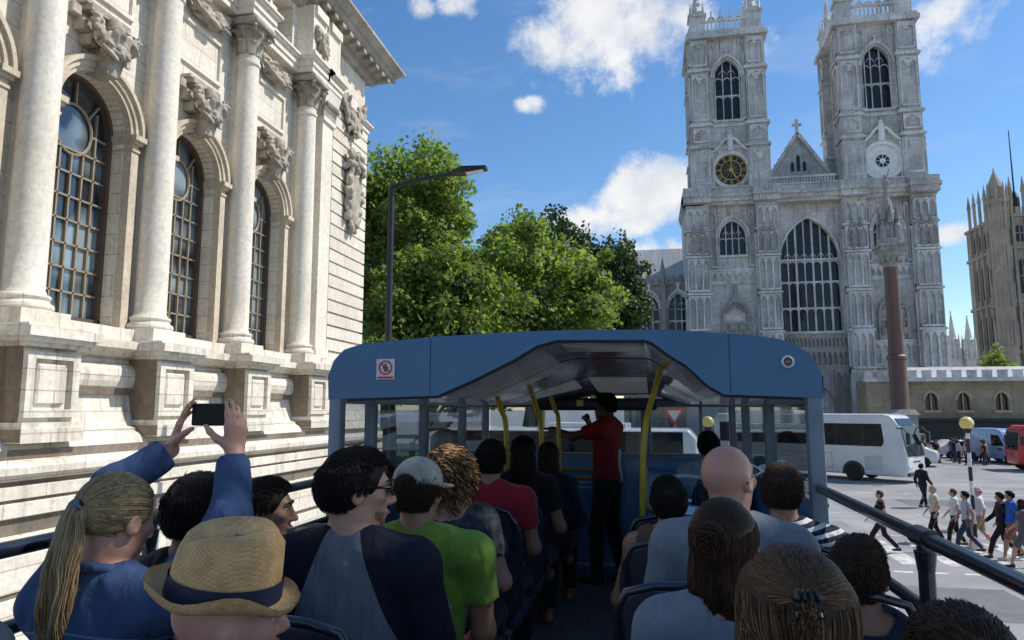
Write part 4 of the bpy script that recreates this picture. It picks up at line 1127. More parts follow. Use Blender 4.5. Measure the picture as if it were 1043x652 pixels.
lines('lane_marking', [(2.6, 2.75, y, y+2.0) for y in np.arange(26, 66, 5)] + [(8.3, 8.42, y, y+3) for y in np.arange(29, 66, 6)], M_line)
lines('edge_marking', [(x, x+3.0, 37.5, 37.66) for x in np.arange(9, 40, 6)] + [(6.0, 34, 30.2, 30.32)], M_line)
# small refuge island with kerb
g = MB(); g.rbox(8.4, 9.6, 25.9, 29.4, -.2, .14, .1, 3); struct('traffic_island', g, M_kerb)

# ------------------------------------------------------------------ trees
M_bark = mat('plane_bark', (0.16, 0.14, 0.11), 0.9, (0.08, 0.065, 0.05), scale=3, stretch=(1, 1, .3), bump=.5)
def leaf_mat(name, c, c2, tr):
    m, nt, b = new_mat(name); nt.nodes.remove(b)
    o = [n for n in nt.nodes if n.type == 'OUTPUT_MATERIAL'][0]
    ge = N(nt, 'ShaderNodeNewGeometry'); tc = N(nt, 'ShaderNodeTexCoord')
    nz = N(nt, 'ShaderNodeTexNoise', Scale=.35, Detail=3.0); nt.links.new(tc.outputs['Object'], nz.inputs['Vector'])
    ad = N(nt, 'ShaderNodeMath', operation='ADD'); nt.links.new(nz.outputs[0], ad.inputs[0])
    mu = N(nt, 'ShaderNodeMath', operation='MULTIPLY'); mu.inputs[1].default_value = .5; nt.links.new(ge.outputs['Random Per Island'], mu.inputs[0]); nt.links.new(mu.outputs[0], ad.inputs[1])
    rp = N(nt, 'ShaderNodeValToRGB'); rp.color_ramp.elements[0].position = .45; rp.color_ramp.elements[1].position = 1.0
    rp.color_ramp.elements[0].color = c4(c2); rp.color_ramp.elements[1].color = c4(c); nt.links.new(ad.outputs[0], rp.inputs[0])
    d = N(nt, 'ShaderNodeBsdfPrincipled', Roughness=.5); d.inputs['Specular IOR Level'].default_value = .35; nt.links.new(rp.outputs[0], d.inputs['Base Color'])
    t = N(nt, 'ShaderNodeBsdfTranslucent'); gm = N(nt, 'ShaderNodeMix', data_type='RGBA', blend_type='MULTIPLY'); gm.inputs['Factor'].default_value = 1; gm.inputs['B'].default_value = (1.5, 1.6, .6, 1)
    nt.links.new(rp.outputs[0], gm.inputs['A']); nt.links.new(gm.outputs['Result'], t.inputs['Color'])
    mx = N(nt, 'ShaderNodeMixShader'); mx.inputs[0].default_value = tr; nt.links.new(d.outputs[0], mx.inputs[1]); nt.links.new(t.outputs[0], mx.inputs[2]); nt.links.new(mx.outputs[0], o.inputs[0])
    return m
M_leaf = leaf_mat('plane_leaves', (0.235, 0.30, 0.095), (0.085, 0.14, 0.045), .55)
M_leafd = leaf_mat('dark_leaves', (0.055, 0.095, 0.025), (0.014, 0.032, 0.012), .25)
def tree(name, label, loc, height, rx, ry, base, leafm, nleaf, lsize, seed, group=None, lean=(0, 0)):
    r = np.random.default_rng(seed)
    T = empty(name, label, 'tree', loc, group=group)
    cz = (height+base)/2; rz = (height-base)/2
    tr = MB(); tips = []
    top = Vector((lean[0], lean[1], height*.62))
    pts = [Vector((0, 0, 0)).lerp(top, t) + Vector((r.normal()*.12*t*3, r.normal()*.12*t*3, 0)) for t in np.linspace(0, 1, 7)]
    tr.tube(pts, list(np.linspace(.5, .2, 7)*height/18), 9)
    for i in range(15):
        a = r.uniform(0, 2*PI); t0 = r.uniform(.3, .98); p0 = Vector((0, 0, 0)).lerp(top, t0)
        e = Vector((rx*.75*math.cos(a)*r.uniform(.6, 1), ry*.75*math.sin(a)*r.uniform(.6, 1), min(height*.93, p0.z + r.uniform(.12, .36)*height)))
        mid = p0.lerp(e, .5) + Vector((0, 0, r.uniform(.2, 1.0)))
        tr.tube([p0, p0.lerp(mid, .6), mid, mid.lerp(e, .5), e], [.17*height/18, .14*height/18, .1*height/18, .07, .03], 6); tips.append(e)
        for j in range(3):
            q = mid.lerp(e, r.uniform(.1, .9)); e2 = q + Vector((r.normal()*rx*.3, r.normal()*ry*.3, r.uniform(.2, 2.4))); tr.tube([q, q.lerp(e2, .5), e2], [.07, .05, .02], 5); tips.append(e2)
    tr.build('trunk', M_bark, T, smooth=True, sharp=80)
    # clumps: spread over the crown shell, pulled in and out so that the outline stays ragged
    nc = int(90 + rx*ry*2.0); cl = []
    while len(cl) < nc:
        v = r.normal(size=3); v /= np.linalg.norm(v)
        q = r.uniform(.35, 1)**.45
        bump = 1 + .16*math.sin(3*v[0]*2+seed)+.14*math.sin(5*v[1]+2*v[2]+seed*2)+r.normal()*.06
        if v[2] < -.75: continue
        p = np.array([rx*v[0], ry*v[1], rz*v[2]])*q*bump
        if v[2] < 0: p[:2] *= 1.0
        cl.append(p + [lean[0]*.8, lean[1]*.8, cz])
    cl = np.array(cl + [[t.x, t.y, t.z] for t in tips])
    cs = r.uniform(.5, 1.25, len(cl))*(.35+.05*height)*.98
    wgt = cs**2/np.sum(cs**2); idx = r.choice(len(cl), nleaf, p=wgt)
    d = r.normal(size=(nleaf, 3)); d /= np.linalg.norm(d, axis=1)[:, None]
    P = cl[idx] + d*(r.uniform(0, 1, nleaf)**.45*cs[idx])[:, None]*np.array([1, 1, .72])
    ns = int(nleaf*.22); vv = r.normal(size=(ns, 3)); vv /= np.linalg.norm(vv, axis=1)[:, None]; vv[:, 2] = np.maximum(vv[:, 2], -.6)
    P[:ns] = vv*np.array([rx, ry, rz])*(r.uniform(.25, 1, ns)**.5*(1+.12*np.sin(vv[:, 0]*7+seed)+.1*np.sin(vv[:, 2]*9+vv[:, 1]*5)))[:, None] + np.array([lean[0]*.8, lean[1]*.8, cz])
    n = d*.7 + r.normal(size=(nleaf, 3))*.75 + np.array([0, 0, .5]); n /= np.linalg.norm(n, axis=1)[:, None]
    u = np.cross(n, r.normal(size=(nleaf, 3))); u /= np.linalg.norm(u, axis=1)[:, None]; v = np.cross(n, u)
    s = (lsize*r.uniform(.6, 1.25, nleaf))[:, None]
    V = np.stack([P-u*s*.5, P-v*s*.42+n*s*.06, P+u*s*.5-n*s*.08, P+v*s*.42+n*s*.06], 1).reshape(-1, 3)
    F = np.arange(nleaf*4).reshape(-1, 4)
    mesh_obj('crown', V, F, leafm, T)
    return T
tree('plane_tree', 'tallest bright green tree right behind the corner of the stone hall', (-17.6, 46, .1), 22.6, 6.6, 6.0, 3, M_leaf, 68000, .36, 11, 'trees between hall and abbey')
tree('plane_tree', 'broad bright green rounded tree in the middle of the row', (-9.4, 54, .1), 18.4, 6.4, 6.5, 3, M_leaf, 60000, .38, 2, 'trees between hall and abbey')
tree('plane_tree', 'shorter green tree in front of the row behind the street lamp', (-13.0, 42, .1), 14.5, 4.6, 4.5, 2.5, M_leaf, 40000, .34, 3, 'trees between hall and abbey')
tree('dark_tree', 'dark blue-green tree at the right end of the row beside the chapel', (-5.2, 74, .1), 22.5, 4.6, 5, 3, M_leafd, 36000, .42, 4, 'trees between hall and abbey')
tree('dark_tree', 'dark tree rising behind the rounded bright green tree', (-12.2, 78, .1), 26.0, 4.6, 5, 3, M_leafd, 32000, .45, 5, 'trees between hall and abbey')
tree('street_tree', 'tall street tree standing by the right kerb shading the tour bus', (9.8, .8, 0), 19.0, 5.6, 5.4, 8.5, M_leaf, 26000, .30, 6)
tree('small_tree', 'small green tree peeping over the lodging below the palace tower', (60.5, 140, 0), 15.0, 2.6, 2.6, 4, M_leaf, 4000, .5, 8)

# ------------------------------------------------------------------ street furniture
M_blk = mat('black_paint', (0.014, 0.015, 0.017), 0.4, scale=6)
M_white = mat('white_paint', (0.75, 0.75, 0.74), 0.45, scale=6)
M_globe = mat('amber_globe', (0.80, 0.62, 0.16), 0.25, (0.75, 0.58, 0.2), scale=3, coat=.5)
M_red = mat('red_paint', (0.50, 0.02, 0.02), 0.35, scale=4, coat=.4)
la = empty('street_lamp', 'slim black street lamp with flat head on a bent arm', 'street lamp', (-5.78, 15, .13))
m = MB(); m.tube([(0, 0, 0), (0, 0, 1.2)], [.11, .11], 14); m.tube([(0, 0, 1.2), (0, 0, 1.3), (0, 0, 8.7), (0, 0, 8.95), (.06, 0, 9.03)], [.11, .085, .07, .07, .06], 14); m.build('pole', M_blk, la, smooth=True)
m = MB(); m.tube([(0, 0, 8.9), (.12, 0, 9.0), (.6, 0, 9.1), (1.55, 0, 9.2)], [.055, .055, .05, .045], 10); m.build('arm', M_blk, la, smooth=True)
m = MB(); m.add([(1.45, -.08, 9.16), (1.45, .08, 9.16), (1.45, .08, 9.25), (1.45, -.08, 9.25), (1.7, -.15, 9.17), (1.7, .15, 9.17), (1.7, .13, 9.32), (1.7, -.13, 9.32), (2.25, -.12, 9.24), (2.25, .12, 9.24), (2.25, .1, 9.31), (2.25, -.1, 9.31)],
      [(0, 3, 2, 1), (0, 1, 5, 4), (1, 2, 6, 5), (2, 3, 7, 6), (3, 0, 4, 7), (4, 5, 9, 8), (5, 6, 10, 9), (6, 7, 11, 10), (7, 4, 8, 11), (8, 9, 10, 11)])
hd = m.build('lamp_head', M_blk, la)
m = MB(); m.add([(1.78, -.1, 9.172), (2.18, -.09, 9.222), (2.18, .09, 9.222), (1.78, .1, 9.172)], [(0, 1, 2, 3)]); m.build('lens', M_white, hd)
def beacon(x, y, label):
    b = empty('belisha_beacon', label, 'beacon', (x, y, .0), group='crossing beacons')
    m = MB(); m.tube([(0, 0, 0), (0, 0, 3.35)], .05, 12); m.lathe([(.09, 0), (.09, .25), (.05, .3)], (0, 0, 0), 12)
    m.build('pole', M_white, b, smooth=True)
    for k in range(4): m = MB(); m.lathe([(.053, .35+.8*k), (.053, .75+.8*k)], (0, 0, 0), 12); m.build('black_band', M_blk, b, smooth=True)
    m = MB(); m.sphere((0, 0, 3.6), .19, 20, 14); m.build('globe', M_globe, b, smooth=True, sharp=80)
    m = MB(); m.lathe([(.10, 3.32), (.12, 3.44), (.07, 3.46)], (0, 0, 0), 12); m.build('globe_seat', M_blk, b, smooth=True)
beacon(9.0, 23.0, 'striped crossing beacon with amber globe among the pedestrians')
beacon(1.75, 23.6, 'crossing beacon seen through the front window of the bus')
gw = empty('give_way_sign', 'small triangular red and white give way sign on a grey post', 'road sign', (0.9, 30, 0))
m = MB(); m.tube([(0, 0, 0), (0, 0, 4.1)], .04, 8); m.build('post', M_kerb, gw)
m = MB(); m.prism([(-.45, 4.05), (.45, 4.05), (0, 3.3)], -.06, -.045, lambda a, z, t: (a, t, z)); pl = m.build('sign_plate', M_red, gw)
m = MB(); m.prism([(-.27, 3.95), (.27, 3.95), (0, 3.5)], -.066, -.061, lambda a, z, t: (a, t, z)); m.build('sign_centre', M_white, pl)

# ------------------------------------------------------------------ vehicles
M_cw = mat('coach_white', (0.70, 0.71, 0.72), 0.25, (0.62, 0.63, 0.65), scale=1.2, coat=.6)
M_tint = glass_mat('vehicle_glass', (0.006, 0.007, 0.009), rough=.05, wob=.05, spec=.25)
M_tint.node_tree.nodes['Principled BSDF'].inputs['Coat Weight'].default_value = .12
M_tyre = mat('tyre_rubber', (0.018, 0.018, 0.018), .8, scale=10)
M_rim = mat('wheel_rim', (0.42, 0.42, 0.43), .35, metal=.6, scale=8)
M_trim = mat('dark_trim', (0.03, 0.03, 0.033), .5, scale=6)
M_lampg = mat('headlamp_glass', (0.65, 0.67, 0.7), .1, scale=8, coat=1)
M_lred = mat('tail_lamp', (0.45, 0.02, 0.02), .2, scale=8, coat=1)
M_or = mat('orange_lamp', (0.85, 0.16, 0.03), .3, scale=8, coat=.6, emit=((1, .25, .05), .35))
M_bluev = mat('van_blue', (0.25, 0.38, 0.60), .3, scale=3, coat=.5)
M_grey = mat('van_grey', (0.50, 0.54, 0.56), .35, (0.42, .46, .48), scale=1.5, coat=.4)
def wheel(par, x, y, r, wdt, side):
    """axle along Y; side -1 or +1 is the visible face"""
    m = MB(); m.lathe([(r*.62, -wdt/2), (r*.93, -wdt/2), (r, -wdt*.3), (r, wdt*.3), (r*.93, wdt/2), (r*.62, wdt/2)], (x, y, r), 26, axis='y'); t = m.build('wheel', M_tyre, par, smooth=True, sharp=30)
    m = MB(); f = -side*wdt*.42
    m.lathe([(r*.64, f), (r*.6, f*.7), (r*.3, f*.6), (r*.26, f*1.05), (r*.1, f*1.1)], (x, y, r), 22, axis='y'); m.build('rim', M_rim, t, smooth=True, sharp=30)
    return t
def side_profile_body(par, name, poly, w, mt, bev=.08, seg=3):
    """side outline (x,z) extruded to width w along Y and rounded"""
    bm = bmesh.new(); vs = [bm.verts.new((x, -w/2, z)) for x, z in poly]; f = bm.faces.new(vs)
    ex = bmesh.ops.extrude_face_region(bm, geom=[f]); bmesh.ops.translate(bm, verts=[e for e in ex['geom'] if isinstance(e, bmesh.types.BMVert)], vec=(0, w, 0))
    bmesh.ops.recalc_face_normals(bm, faces=bm.faces[:])
    bmesh.ops.bevel(bm, geom=[e for e in bm.edges if e.calc_face_angle(0) > R(25)], offset=bev, segments=seg, profile=.5, affect='EDGES')
    m = MB(); m.bm(bm); return m.build(name, mt, par, smooth=True, sharp=40)
def coach(name, label, loc, rz, L=12.0, H=3.75):
    c = empty(name, label, 'coach', loc, rz)
    W = 2.5
    side_profile_body(c, 'body', [(-L/2, .35), (L/2-.25, .35), (L/2, .55), (L/2+.02, 1.35), (L/2-.32, 3.1), (L/2-.75, H-.1), (L/2-1.2, H), (-L/2+.3, H), (-L/2, H-.35)], W, M_cw, .14, 4)
    for s in (-1, 1):
        y = s*(W/2+.004)
        m = MB(); P = [(-L/2+.5, 1.95), (L/2-1.3, 1.95), (L/2-1.15, 2.2), (L/2-1.25, 3.2), (-L/2+.5, 3.2)]; m.add([(x, y, z) for x, z in P], [tuple(range(5))]); wn_ = m.build('side_window', M_tint, c)
        m = MB()
        for x in np.arange(-L/2+2.0, L/2-1.8, 1.55): m.box(x-.025, x+.025, min(y, y+s*.006), max(y, y+s*.006), 1.95, 3.2)
        m.build('window_pillar', M_trim, wn_)
        for (x0, x1) in ((-L/2+.9, -L/2+2.5), (-L/2+4.4, -L/2+6.1), (-L/2+6.15, -L/2+7.9)):
            m = MB()
            for (a, b, z0, z1) in ((x0, x1, .62, .635), (x0, x1, 1.5, 1.515), (x0, x0+.012, .63, 1.5), (x1-.012, x1, .63, 1.5)): m.box(a, b, min(y, y+s*.003), max(y, y+s*.003), z0, z1)
            m.build('luggage_hatch', M_trim, c)
        m = MB(); m.box(L/2-2.25, L/2-1.3, min(y, y+s*.005), max(y, y+s*.005), .62, 1.42); m.build('side_panel', M_grey, c)
        for x in (L/2-2.9+.0, -L/2+3.3):
            m = MB(); P = [(x-.62, .34)] + arc(x, .5, .62, PI, 0, 12) + [(x+.62, .34)]; m.add([(a, y+s*.002, z) for a, z in P], [tuple(range(len(P)))]); m.build('wheel_arch', M_trim, c)
            wheel(c, x, s*(W/2-.13), .5, .3, s)
        m = MB(); m.tube([(L/2-.55, s*1.2, 2.95), (L/2-.1, s*1.38, 3.0), (L/2+.18, s*1.42, 2.7)], .03, 6); m.rbox(L/2+.08, L/2+.28, s*1.42-.12, s*1.42+.12, 2.1, 2.75, .05, 2); m.build('mirror', M_trim, c)
        m = MB(); m.rbox(L/2-.06, L/2+.04, s*.92-.22, s*.92+.22, .78, .98, .04, 2); m.build('headlight', M_lampg, c)
    m = MB(); m.add([(L/2+.03, -1.13, 1.45), (L/2+.03, 1.13, 1.45), (L/2-.30, 1.13, 3.12), (L/2-.30, -1.13, 3.12)], [(0, 1, 2, 3)]); m.add([(L/2-.32, -1.13, 3.16), (L/2-.32, 1.13, 3.16), (L/2-.62, 1.1, 3.5), (L/2-.62, -1.1, 3.5)], [(0, 1, 2, 3)])
    for v in range(len(m.v)): m.v[v] = (m.v[v][0]+.02, m.v[v][1], m.v[v][2])
    ws = m.build('windscreen', M_tint, c)
    m = MB()
    for s in (-1, 1): m.bar((L/2+.07, s*.1, 1.42), (L/2-.05, s*.85, 2.0), .03, .03)
    m.build('wiper', M_trim, ws)
    m = MB(); m.rbox(L/2-.1, L/2+.05, -1.15, 1.15, .38, .6, .05, 2); m.rbox(L/2-.02, L/2+.04, -.5, .5, 1.12, 1.2, .02, 1); m.build('bumper', M_trim, c)
    m = MB(); m.rbox(-L/2+2.5, -L/2+5.5, -.85, .85, H-.02, H+.2, .06, 2); m.build('roof_unit', M_cw, c)
    return c
coach('touring_coach', 'white touring coach with dark side windows parked beside the bus corner', (9.5, 46.8, 0), R(-38))
coach('touring_coach', 'white coach partly hidden ahead of the tour guide, seen through the front window', (-3.6, 27.5, 0), R(176), 10.5, 3.3)
def car(name, label, cat, loc, rz, mt, kind='car'):
    c = empty(name, label, cat, loc, rz)
    if kind == 'car':
        L, W, H = 4.3, 1.75, 1.48
        poly = [(-L/2, .3), (L/2-.1, .28), (L/2, .55), (L/2-.12, .82), (L/2-1.1, .98), (L/2-1.85, H-.06), (L/2-2.3, H), (-L/2+1.0, H), (-L/2+.3, 1.02), (-L/2, .95)]
        sw = [(L/2-1.3, .98), (L/2-1.95, H-.12), (-L/2+1.05, H-.12), (-L/2+.6, .98)]; ws = ((L/2-1.12, .99), (L/2-1.83, H-.08)); wr = .31
    else:
        L, W, H = 5.6, 2.0, 2.55
        poly = [(-L/2, .35), (L/2-.1, .33), (L/2, .6), (L/2-.08, 1.05), (L/2-.75, 1.3), (L/2-1.5, H-.12), (L/2-1.9, H), (-L/2+.1, H), (-L/2, H-.3)]
        sw = [(L/2-1.05, 1.3), (L/2-1.62, 2.1), (L/2-2.5, 2.1), (L/2-2.5, 1.3)]; ws = ((L/2-.78, 1.34), (L/2-1.47, H-.2)); wr = .36
    side_profile_body(c, 'body', poly, W, mt, .1, 3)
    for s in (-1, 1):
        y = s*(W/2+.004)
        m = MB(); m.add([(x, y, z) for x, z in sw], [tuple(range(len(sw)))]); m.build('side_window', M_tint, c)
        for x in (L/2-.85, -L/2+.85): wheel(c, x, s*(W/2-.1), wr, .22, s)
        m = MB(); m.rbox(L/2-.14, L/2+.01, s*W*.36-.2, s*W*.36+.2, wr*2-.02, wr*2+.15, .04, 2); m.build('headlight', M_lampg, c)
        m = MB(); m.rbox(-L/2-.01, -L/2+.1, s*W*.4-.1, s*W*.4+.1, .75, 1.0, .03, 2); m.build('tail_light', M_lred, c)
        m = MB(); m.rbox(L/2-1.5, L/2-1.35, y-.1+s*.1, y+.1+s*.1, 1.0, 1.15, .04, 2); m.build('mirror', M_trim, c)
    m = MB(); a, b = ws
    nx, nz = (b[1]-a[1]), (a[0]-b[0]); n_ = math.hypot(nx, nz); nx, nz = nx/n_*.012, nz/n_*.012
    m.add([(a[0]+nx, -W*.42, a[1]+nz), (a[0]+nx, W*.42, a[1]+nz), (b[0]+nx, W*.38, b[1]+nz), (b[0]+nx, -W*.38, b[1]+nz)], [(0, 1, 2, 3)]); m.build('windscreen', M_tint, c)
    m = MB(); m.rbox(L/2-.12, L/2+.02, -W*.36, W*.36, .36, .56, .03, 2); m.build('bumper', M_trim, c)
    m = MB(); m.box(-L/2-.004, -L/2+.01, -W*.36, W*.36, 1.05 if kind == 'car' else 1.4, 1.3 if kind == 'car' else 2.1); m.build('rear_window', M_tint, c)
    return c
car('white_van', 'white van with dark bumper standing just behind the coach front', 'van', (17.2, 56.5, 0), R(-22), M_cw, 'van')
car('white_car', 'white car parked by the abbey railings behind the pedestrians', 'car', (25.2, 66.0, 0), R(8), M_cw)
car('white_car', 'second white car behind the striped beacon pole', 'car', (27.9, 62.0, 0), R(4), M_cw)
car('blue_van', 'pale blue van waiting behind the red vehicle at the right', 'van', (26.0, 60.5, 0), R(-80), M_bluev, 'van')
rc = car('white_taxi', 'white rounded vehicle with a big orange lamp ahead of the bus', 'car', (-0.6, 19.5, 0), R(82), M_cw, 'van')
m = MB(); m.lathe([(.22, 0), (.22, .06), (.12, .1)], (0, 0, 0), 18, axis='x'); m.v = [(-x-2.81, y-.62, z+1.55) for x, y, z in m.v]; m.build('orange_lamp', M_or, rc, smooth=True)
# red and grey box lorry entering at the right
lo = empty('box_lorry', 'red fronted lorry with pale grey box entering at the right edge', 'lorry', (27.0, 53.0, 0), R(176))
side_profile_body(lo, 'cab', [(1.9, .4), (3.5, .4), (3.62, 1.0), (3.45, 2.6), (3.1, 2.95), (1.9, 2.95)], 2.3, M_red, .1, 3)
m = MB(); m.rbox(-4.0, 1.8, -1.25, 1.25, .75, 3.6, .05, 2); m.build('cargo_box', M_grey, lo)
for s in (-1, 1):
    for x in (2.7, -2.6): wheel(lo, x, s*1.05, .45, .28, s)
    m = MB(); m.add([(x, s*1.155, z) for x, z in ((2.2, 1.6), (3.3, 1.6), (3.2, 2.5), (2.2, 2.5))], [(0, 1, 2, 3)]); m.build('side_window', M_tint, lo)
    m = MB(); m.rbox(3.3, 3.5, s*1.3-.1, s*1.3+.1, 1.7, 2.3, .04, 2); m.build('mirror', M_trim, lo)
m = MB(); m.add([(3.60, -1.0, 1.35), (3.60, 1.0, 1.35), (3.48, .95, 2.5), (3.48, -.95, 2.5)], [(0, 1, 2, 3)]); m.build('windscreen', M_tint, lo)
m = MB(); m.box(-4, 3.3, -.5, .5, .45, .75); m.build('chassis', M_trim, lo)
# railings before the abbey
rl = empty('iron_railing', 'long black iron railing along the abbey forecourt', 'railing', (28, 76, .12))
m = MB(); m.box(-26, 26, -.03, .03, 1.25, 1.31); m.box(-26, 26, -.03, .03, .2, .26)
m.build('rail', M_blk, rl)
m = MB()
for x in np.arange(-26, 26, .45): m.box(x-.02, x+.02, -.02, .02, 0, 1.5)
o = m.build('railing_bars', M_blk, rl); o['kind'] = 'stuff'
# ------------------------------------------------------------------ open-top tour bus (upper deck)
M_bblue = mat('bus_blue', (0.034, 0.14, 0.29), 0.38, (0.024, 0.105, 0.225), scale=1.3, detail=8, coat=.2, bump=.05, bscale=3, rough2=.55)
M_front = mat('front_panel_blue', (0.09, 0.27, 0.60), 0.35, (0.07, 0.22, 0.50), scale=2.5, coat=.2, bump=.05)
M_bint = mat('bus_interior_blue', (0.085, 0.21, 0.44), 0.38, (0.065, 0.165, 0.36), scale=3.0, spec=.4)
M_bgrey = mat('bus_pillar_grey', (0.20, 0.235, 0.29), 0.45, (0.15, 0.18, 0.225), scale=5)
M_ceil = mat('ceiling_panel', (0.52, 0.53, 0.54), 0.14, (0.38, 0.39, 0.41), scale=1.6, detail=3, spec=.8, coat=.5, bump=.06, bscale=2.2, bdist=.05)
M_seat = mat('seat_shell', (0.018, 0.026, 0.05), 0.5, (0.012, 0.018, 0.035), scale=10, bump=.1, bscale=60)
M_cush = mat('seat_vinyl', (0.025, 0.05, 0.11), 0.6, (0.018, 0.036, 0.085), scale=12, bump=.15, bscale=80)
M_rail = mat('rail_paint', (0.012, 0.018, 0.034), 0.3, (0.008, 0.012, 0.022), scale=9, coat=.7, bump=.04, bscale=20)
M_yel = mat('grab_yellow', (0.62, 0.44, 0.03), 0.4, (0.5, 0.34, 0.02), scale=8, coat=.3)
M_floor = mat('deck_floor', (0.20, 0.225, 0.27), 0.6, (0.14, 0.16, 0.195), scale=6, detail=9, bump=.15, bscale=90)
M_pane = clear_glass('bus_pane', (0.78, 0.83, 0.86), .05)
M_pink = mat('notice_paper', (0.72, 0.60, 0.60), .6, (0.66, 0.53, 0.53), scale=12)
M_nred = mat('notice_red', (0.45, 0.05, 0.06), .6, scale=12)
M_bstr = mat('stripe_white', (0.62, 0.66, 0.70), .45, scale=6)

BX0, BX1, DZ = -1.68, 0.78, 2.5
bus = empty('open_top_bus', 'blue open top tour bus with a covered front section and yellow grab poles', 'bus', (-0.45, 3, 0))
def BB(name, mb, m, parent=None, **k):
    mb.v = [(p[0]+.45, p[1]-3, p[2]) for p in mb.v]
    return mb.build(name, m, parent or bus, **k)
m = MB(); m.rbox(BX0, BX1, -2.2, 7.35, .38, 2.30, .1, 3); BB('lower_body', m, M_bblue, smooth=True)
for s, x in ((-1, -1.5), (1, .6)):
    for y in (-.6, 5.0):
        m = MB(); m.lathe([(.3, -.14), (.46, -.14), (.49, -.1), (.49, .1), (.46, .14), (.3, .14)], (x, y, .49), 24, axis='x'); wl = BB('wheel', m, M_tyre, smooth=True, sharp=30)
        m = MB(); m.lathe([(.31, s*.1), (.28, s*.03), (.1, s*.05), (.08, s*.12)], (x, y, .49), 20, axis='x'); BB('rim', m, M_rim, wl, smooth=True)
m = MB(); m.box(BX0+.05, BX1-.05, -2.15, 7.1, 2.32, DZ); BB('deck_floor', m, M_floor)
m = MB(); m.box(-.62, -.60, -2, 6.6, DZ, DZ+.006); m.box(-.18, -.16, -2, 6.6, DZ, DZ+.006); BB('aisle_edging', m, M_bgrey)
for s, x in ((-1, BX0), (1, BX1)):
    m = MB(); a, b = sorted((x, x-s*.05)); m.box(a, b, -2.2, 3.52, 2.30, 3.08); m.rbox(a-.012, b+.012, -2.2, 3.52, 3.06, 3.13, .02, 2)
    BB('side_panel', m, M_bint)
    m = MB(); m.box(a, b, 3.53, 7.2, 2.30, 3.50); m.rbox(a-.01, b+.01, 3.56, 7.2, 3.48, 3.55, .02, 2); BB('side_panel', m, M_bint)
    # guard rails on the open part
    xr = -1.645 if s < 0 else .745
    m = MB(); m.tube([(xr, -2.1, 3.64), (xr, 0, 3.64), (xr, 3.5, 3.64)], .0215, 14); r_ = BB('guard_rail', m, M_rail, smooth=True)
    m = MB(); m.tube([(xr, -2.1, 3.44), (xr, 3.5, 3.44)], .020, 12); BB('lower_rail', m, M_rail, r_, smooth=True)
    for y in (-1.3, -.1, 1.1, 2.24) if s > 0 else (-1.3, -.1, 1.0, 2.14):
        m = MB(); m.tube([(xr, y, 3.10), (xr, y, 3.62)], [.022, .022], 12); m.tube([(xr, y-.05, 3.64), (xr, y+.05, 3.64)], .030, 14); m.tube([(xr, y, 3.55), (xr, y, 3.605)], [.023, .030], 12)
        m.tube([(xr, y-.045, 3.44), (xr, y+.045, 3.44)], .026, 12)
        BB('rail_post', m, M_rail, r_, smooth=True)
# canopy over the front
outer = [(BX0, 4.05), (BX0-.005, 4.18), (-1.655, 4.26), (-1.60, 4.315), (-1.50, 4.345), (-1.1, 4.375), (-.6, 4.392), (-.3, 4.395), (0.1, 4.385), (.45, 4.355), (.60, 4.33), (.68, 4.30), (.745, 4.24), (.785, 4.15), (BX1, 4.05)]
inner0 = [(-1.58, 4.055), (-1.08, 4.07), (-.90, 4.145), (-.68, 4.25), (-.56, 4.32), (-.46, 4.345), (-.03, 4.338), (.01, 4.325), (.10, 4.255), (.17, 4.21), (.27, 4.11), (.34, 4.07), (.70, 4.055)]
inner1 = [(-1.58, 4.04), (-1.08, 4.045), (-.90, 4.08), (-.68, 4.11), (-.56, 4.125), (-.46, 4.13), (-.03, 4.13), (.01, 4.125), (.10, 4.105), (.17, 4.09), (.27, 4.06), (.34, 4.045), (.70, 4.04)]
m = MB()
n = len(outer)
rows = []
for y, dz, sh in ((3.43, 0, 0), (5.5, 0.01, 0), (6.7, -.01, 0.0), (7.05, -.06, .02), (7.25, -.15, .05), (7.32, -.25, .07)):
    rows.append([(x*(1-sh*.3), y, max(z+dz*((z-4.05)/.34), 4.05)) for x, z in outer])
vs = sum(rows, []); m.add(vs, [(r*n+i, r*n+i+1, (r+1)*n+i+1, (r+1)*n+i) for r in range(len(rows)-1) for i in range(n-1)])
# rear fascia between the outer curve and the cut-out
full_in = [(BX0, 4.052)] + inner0 + [(BX1, 4.052)]
xs = sorted(set([p[0] for p in full_in] + [p[0] for p in outer if BX0 < p[0] < BX1]))
oi = lambda x: float(np.interp(x, [p[0] for p in outer[1:-1]], [p[1] for p in outer[1:-1]])); ii = lambda x: float(np.interp(x, [p[0] for p in full_in], [p[1] for p in full_in]))
for yy in (3.43, 3.47):
    for a, b in zip(xs, xs[1:]): m.quad((a, yy, ii(a)), (b, yy, ii(b)), (b, yy, oi(b)), (a, yy, oi(a)))
for a, b in zip(xs, xs[1:]): m.quad((a, 3.43, ii(a)), (b, 3.43, ii(b)), (b, 3.47, ii(b)), (a, 3.47, ii(a)))
shell_n = (len(rows)-1)*(n-1)
lift = [f for i, f in enumerate(m.f[:shell_n]) if i//(n-1) < 2 and 3 <= i % (n-1) <= 10]
m3_ = MB(); m3_.v = list(m.v); m3_.f = lift; m.f = [f for f in m.f if f not in lift]
cano = BB('canopy', m, M_bblue, smooth=True, sharp=40, fix=True)
m = MB()
nn = len(inner0)
ys = [3.47, 4.0, 4.6, 5.2, 5.8, 6.4, 6.95]
for y in ys:
    t = (y-3.47)/(6.95-3.47); t2 = t*t*(3-2*t)
    m.v += [(a[0]*(1-t2)+b[0]*t2, y, a[1]*(1-t2)+b[1]*t2) for a, b in zip(inner0, inner1)]
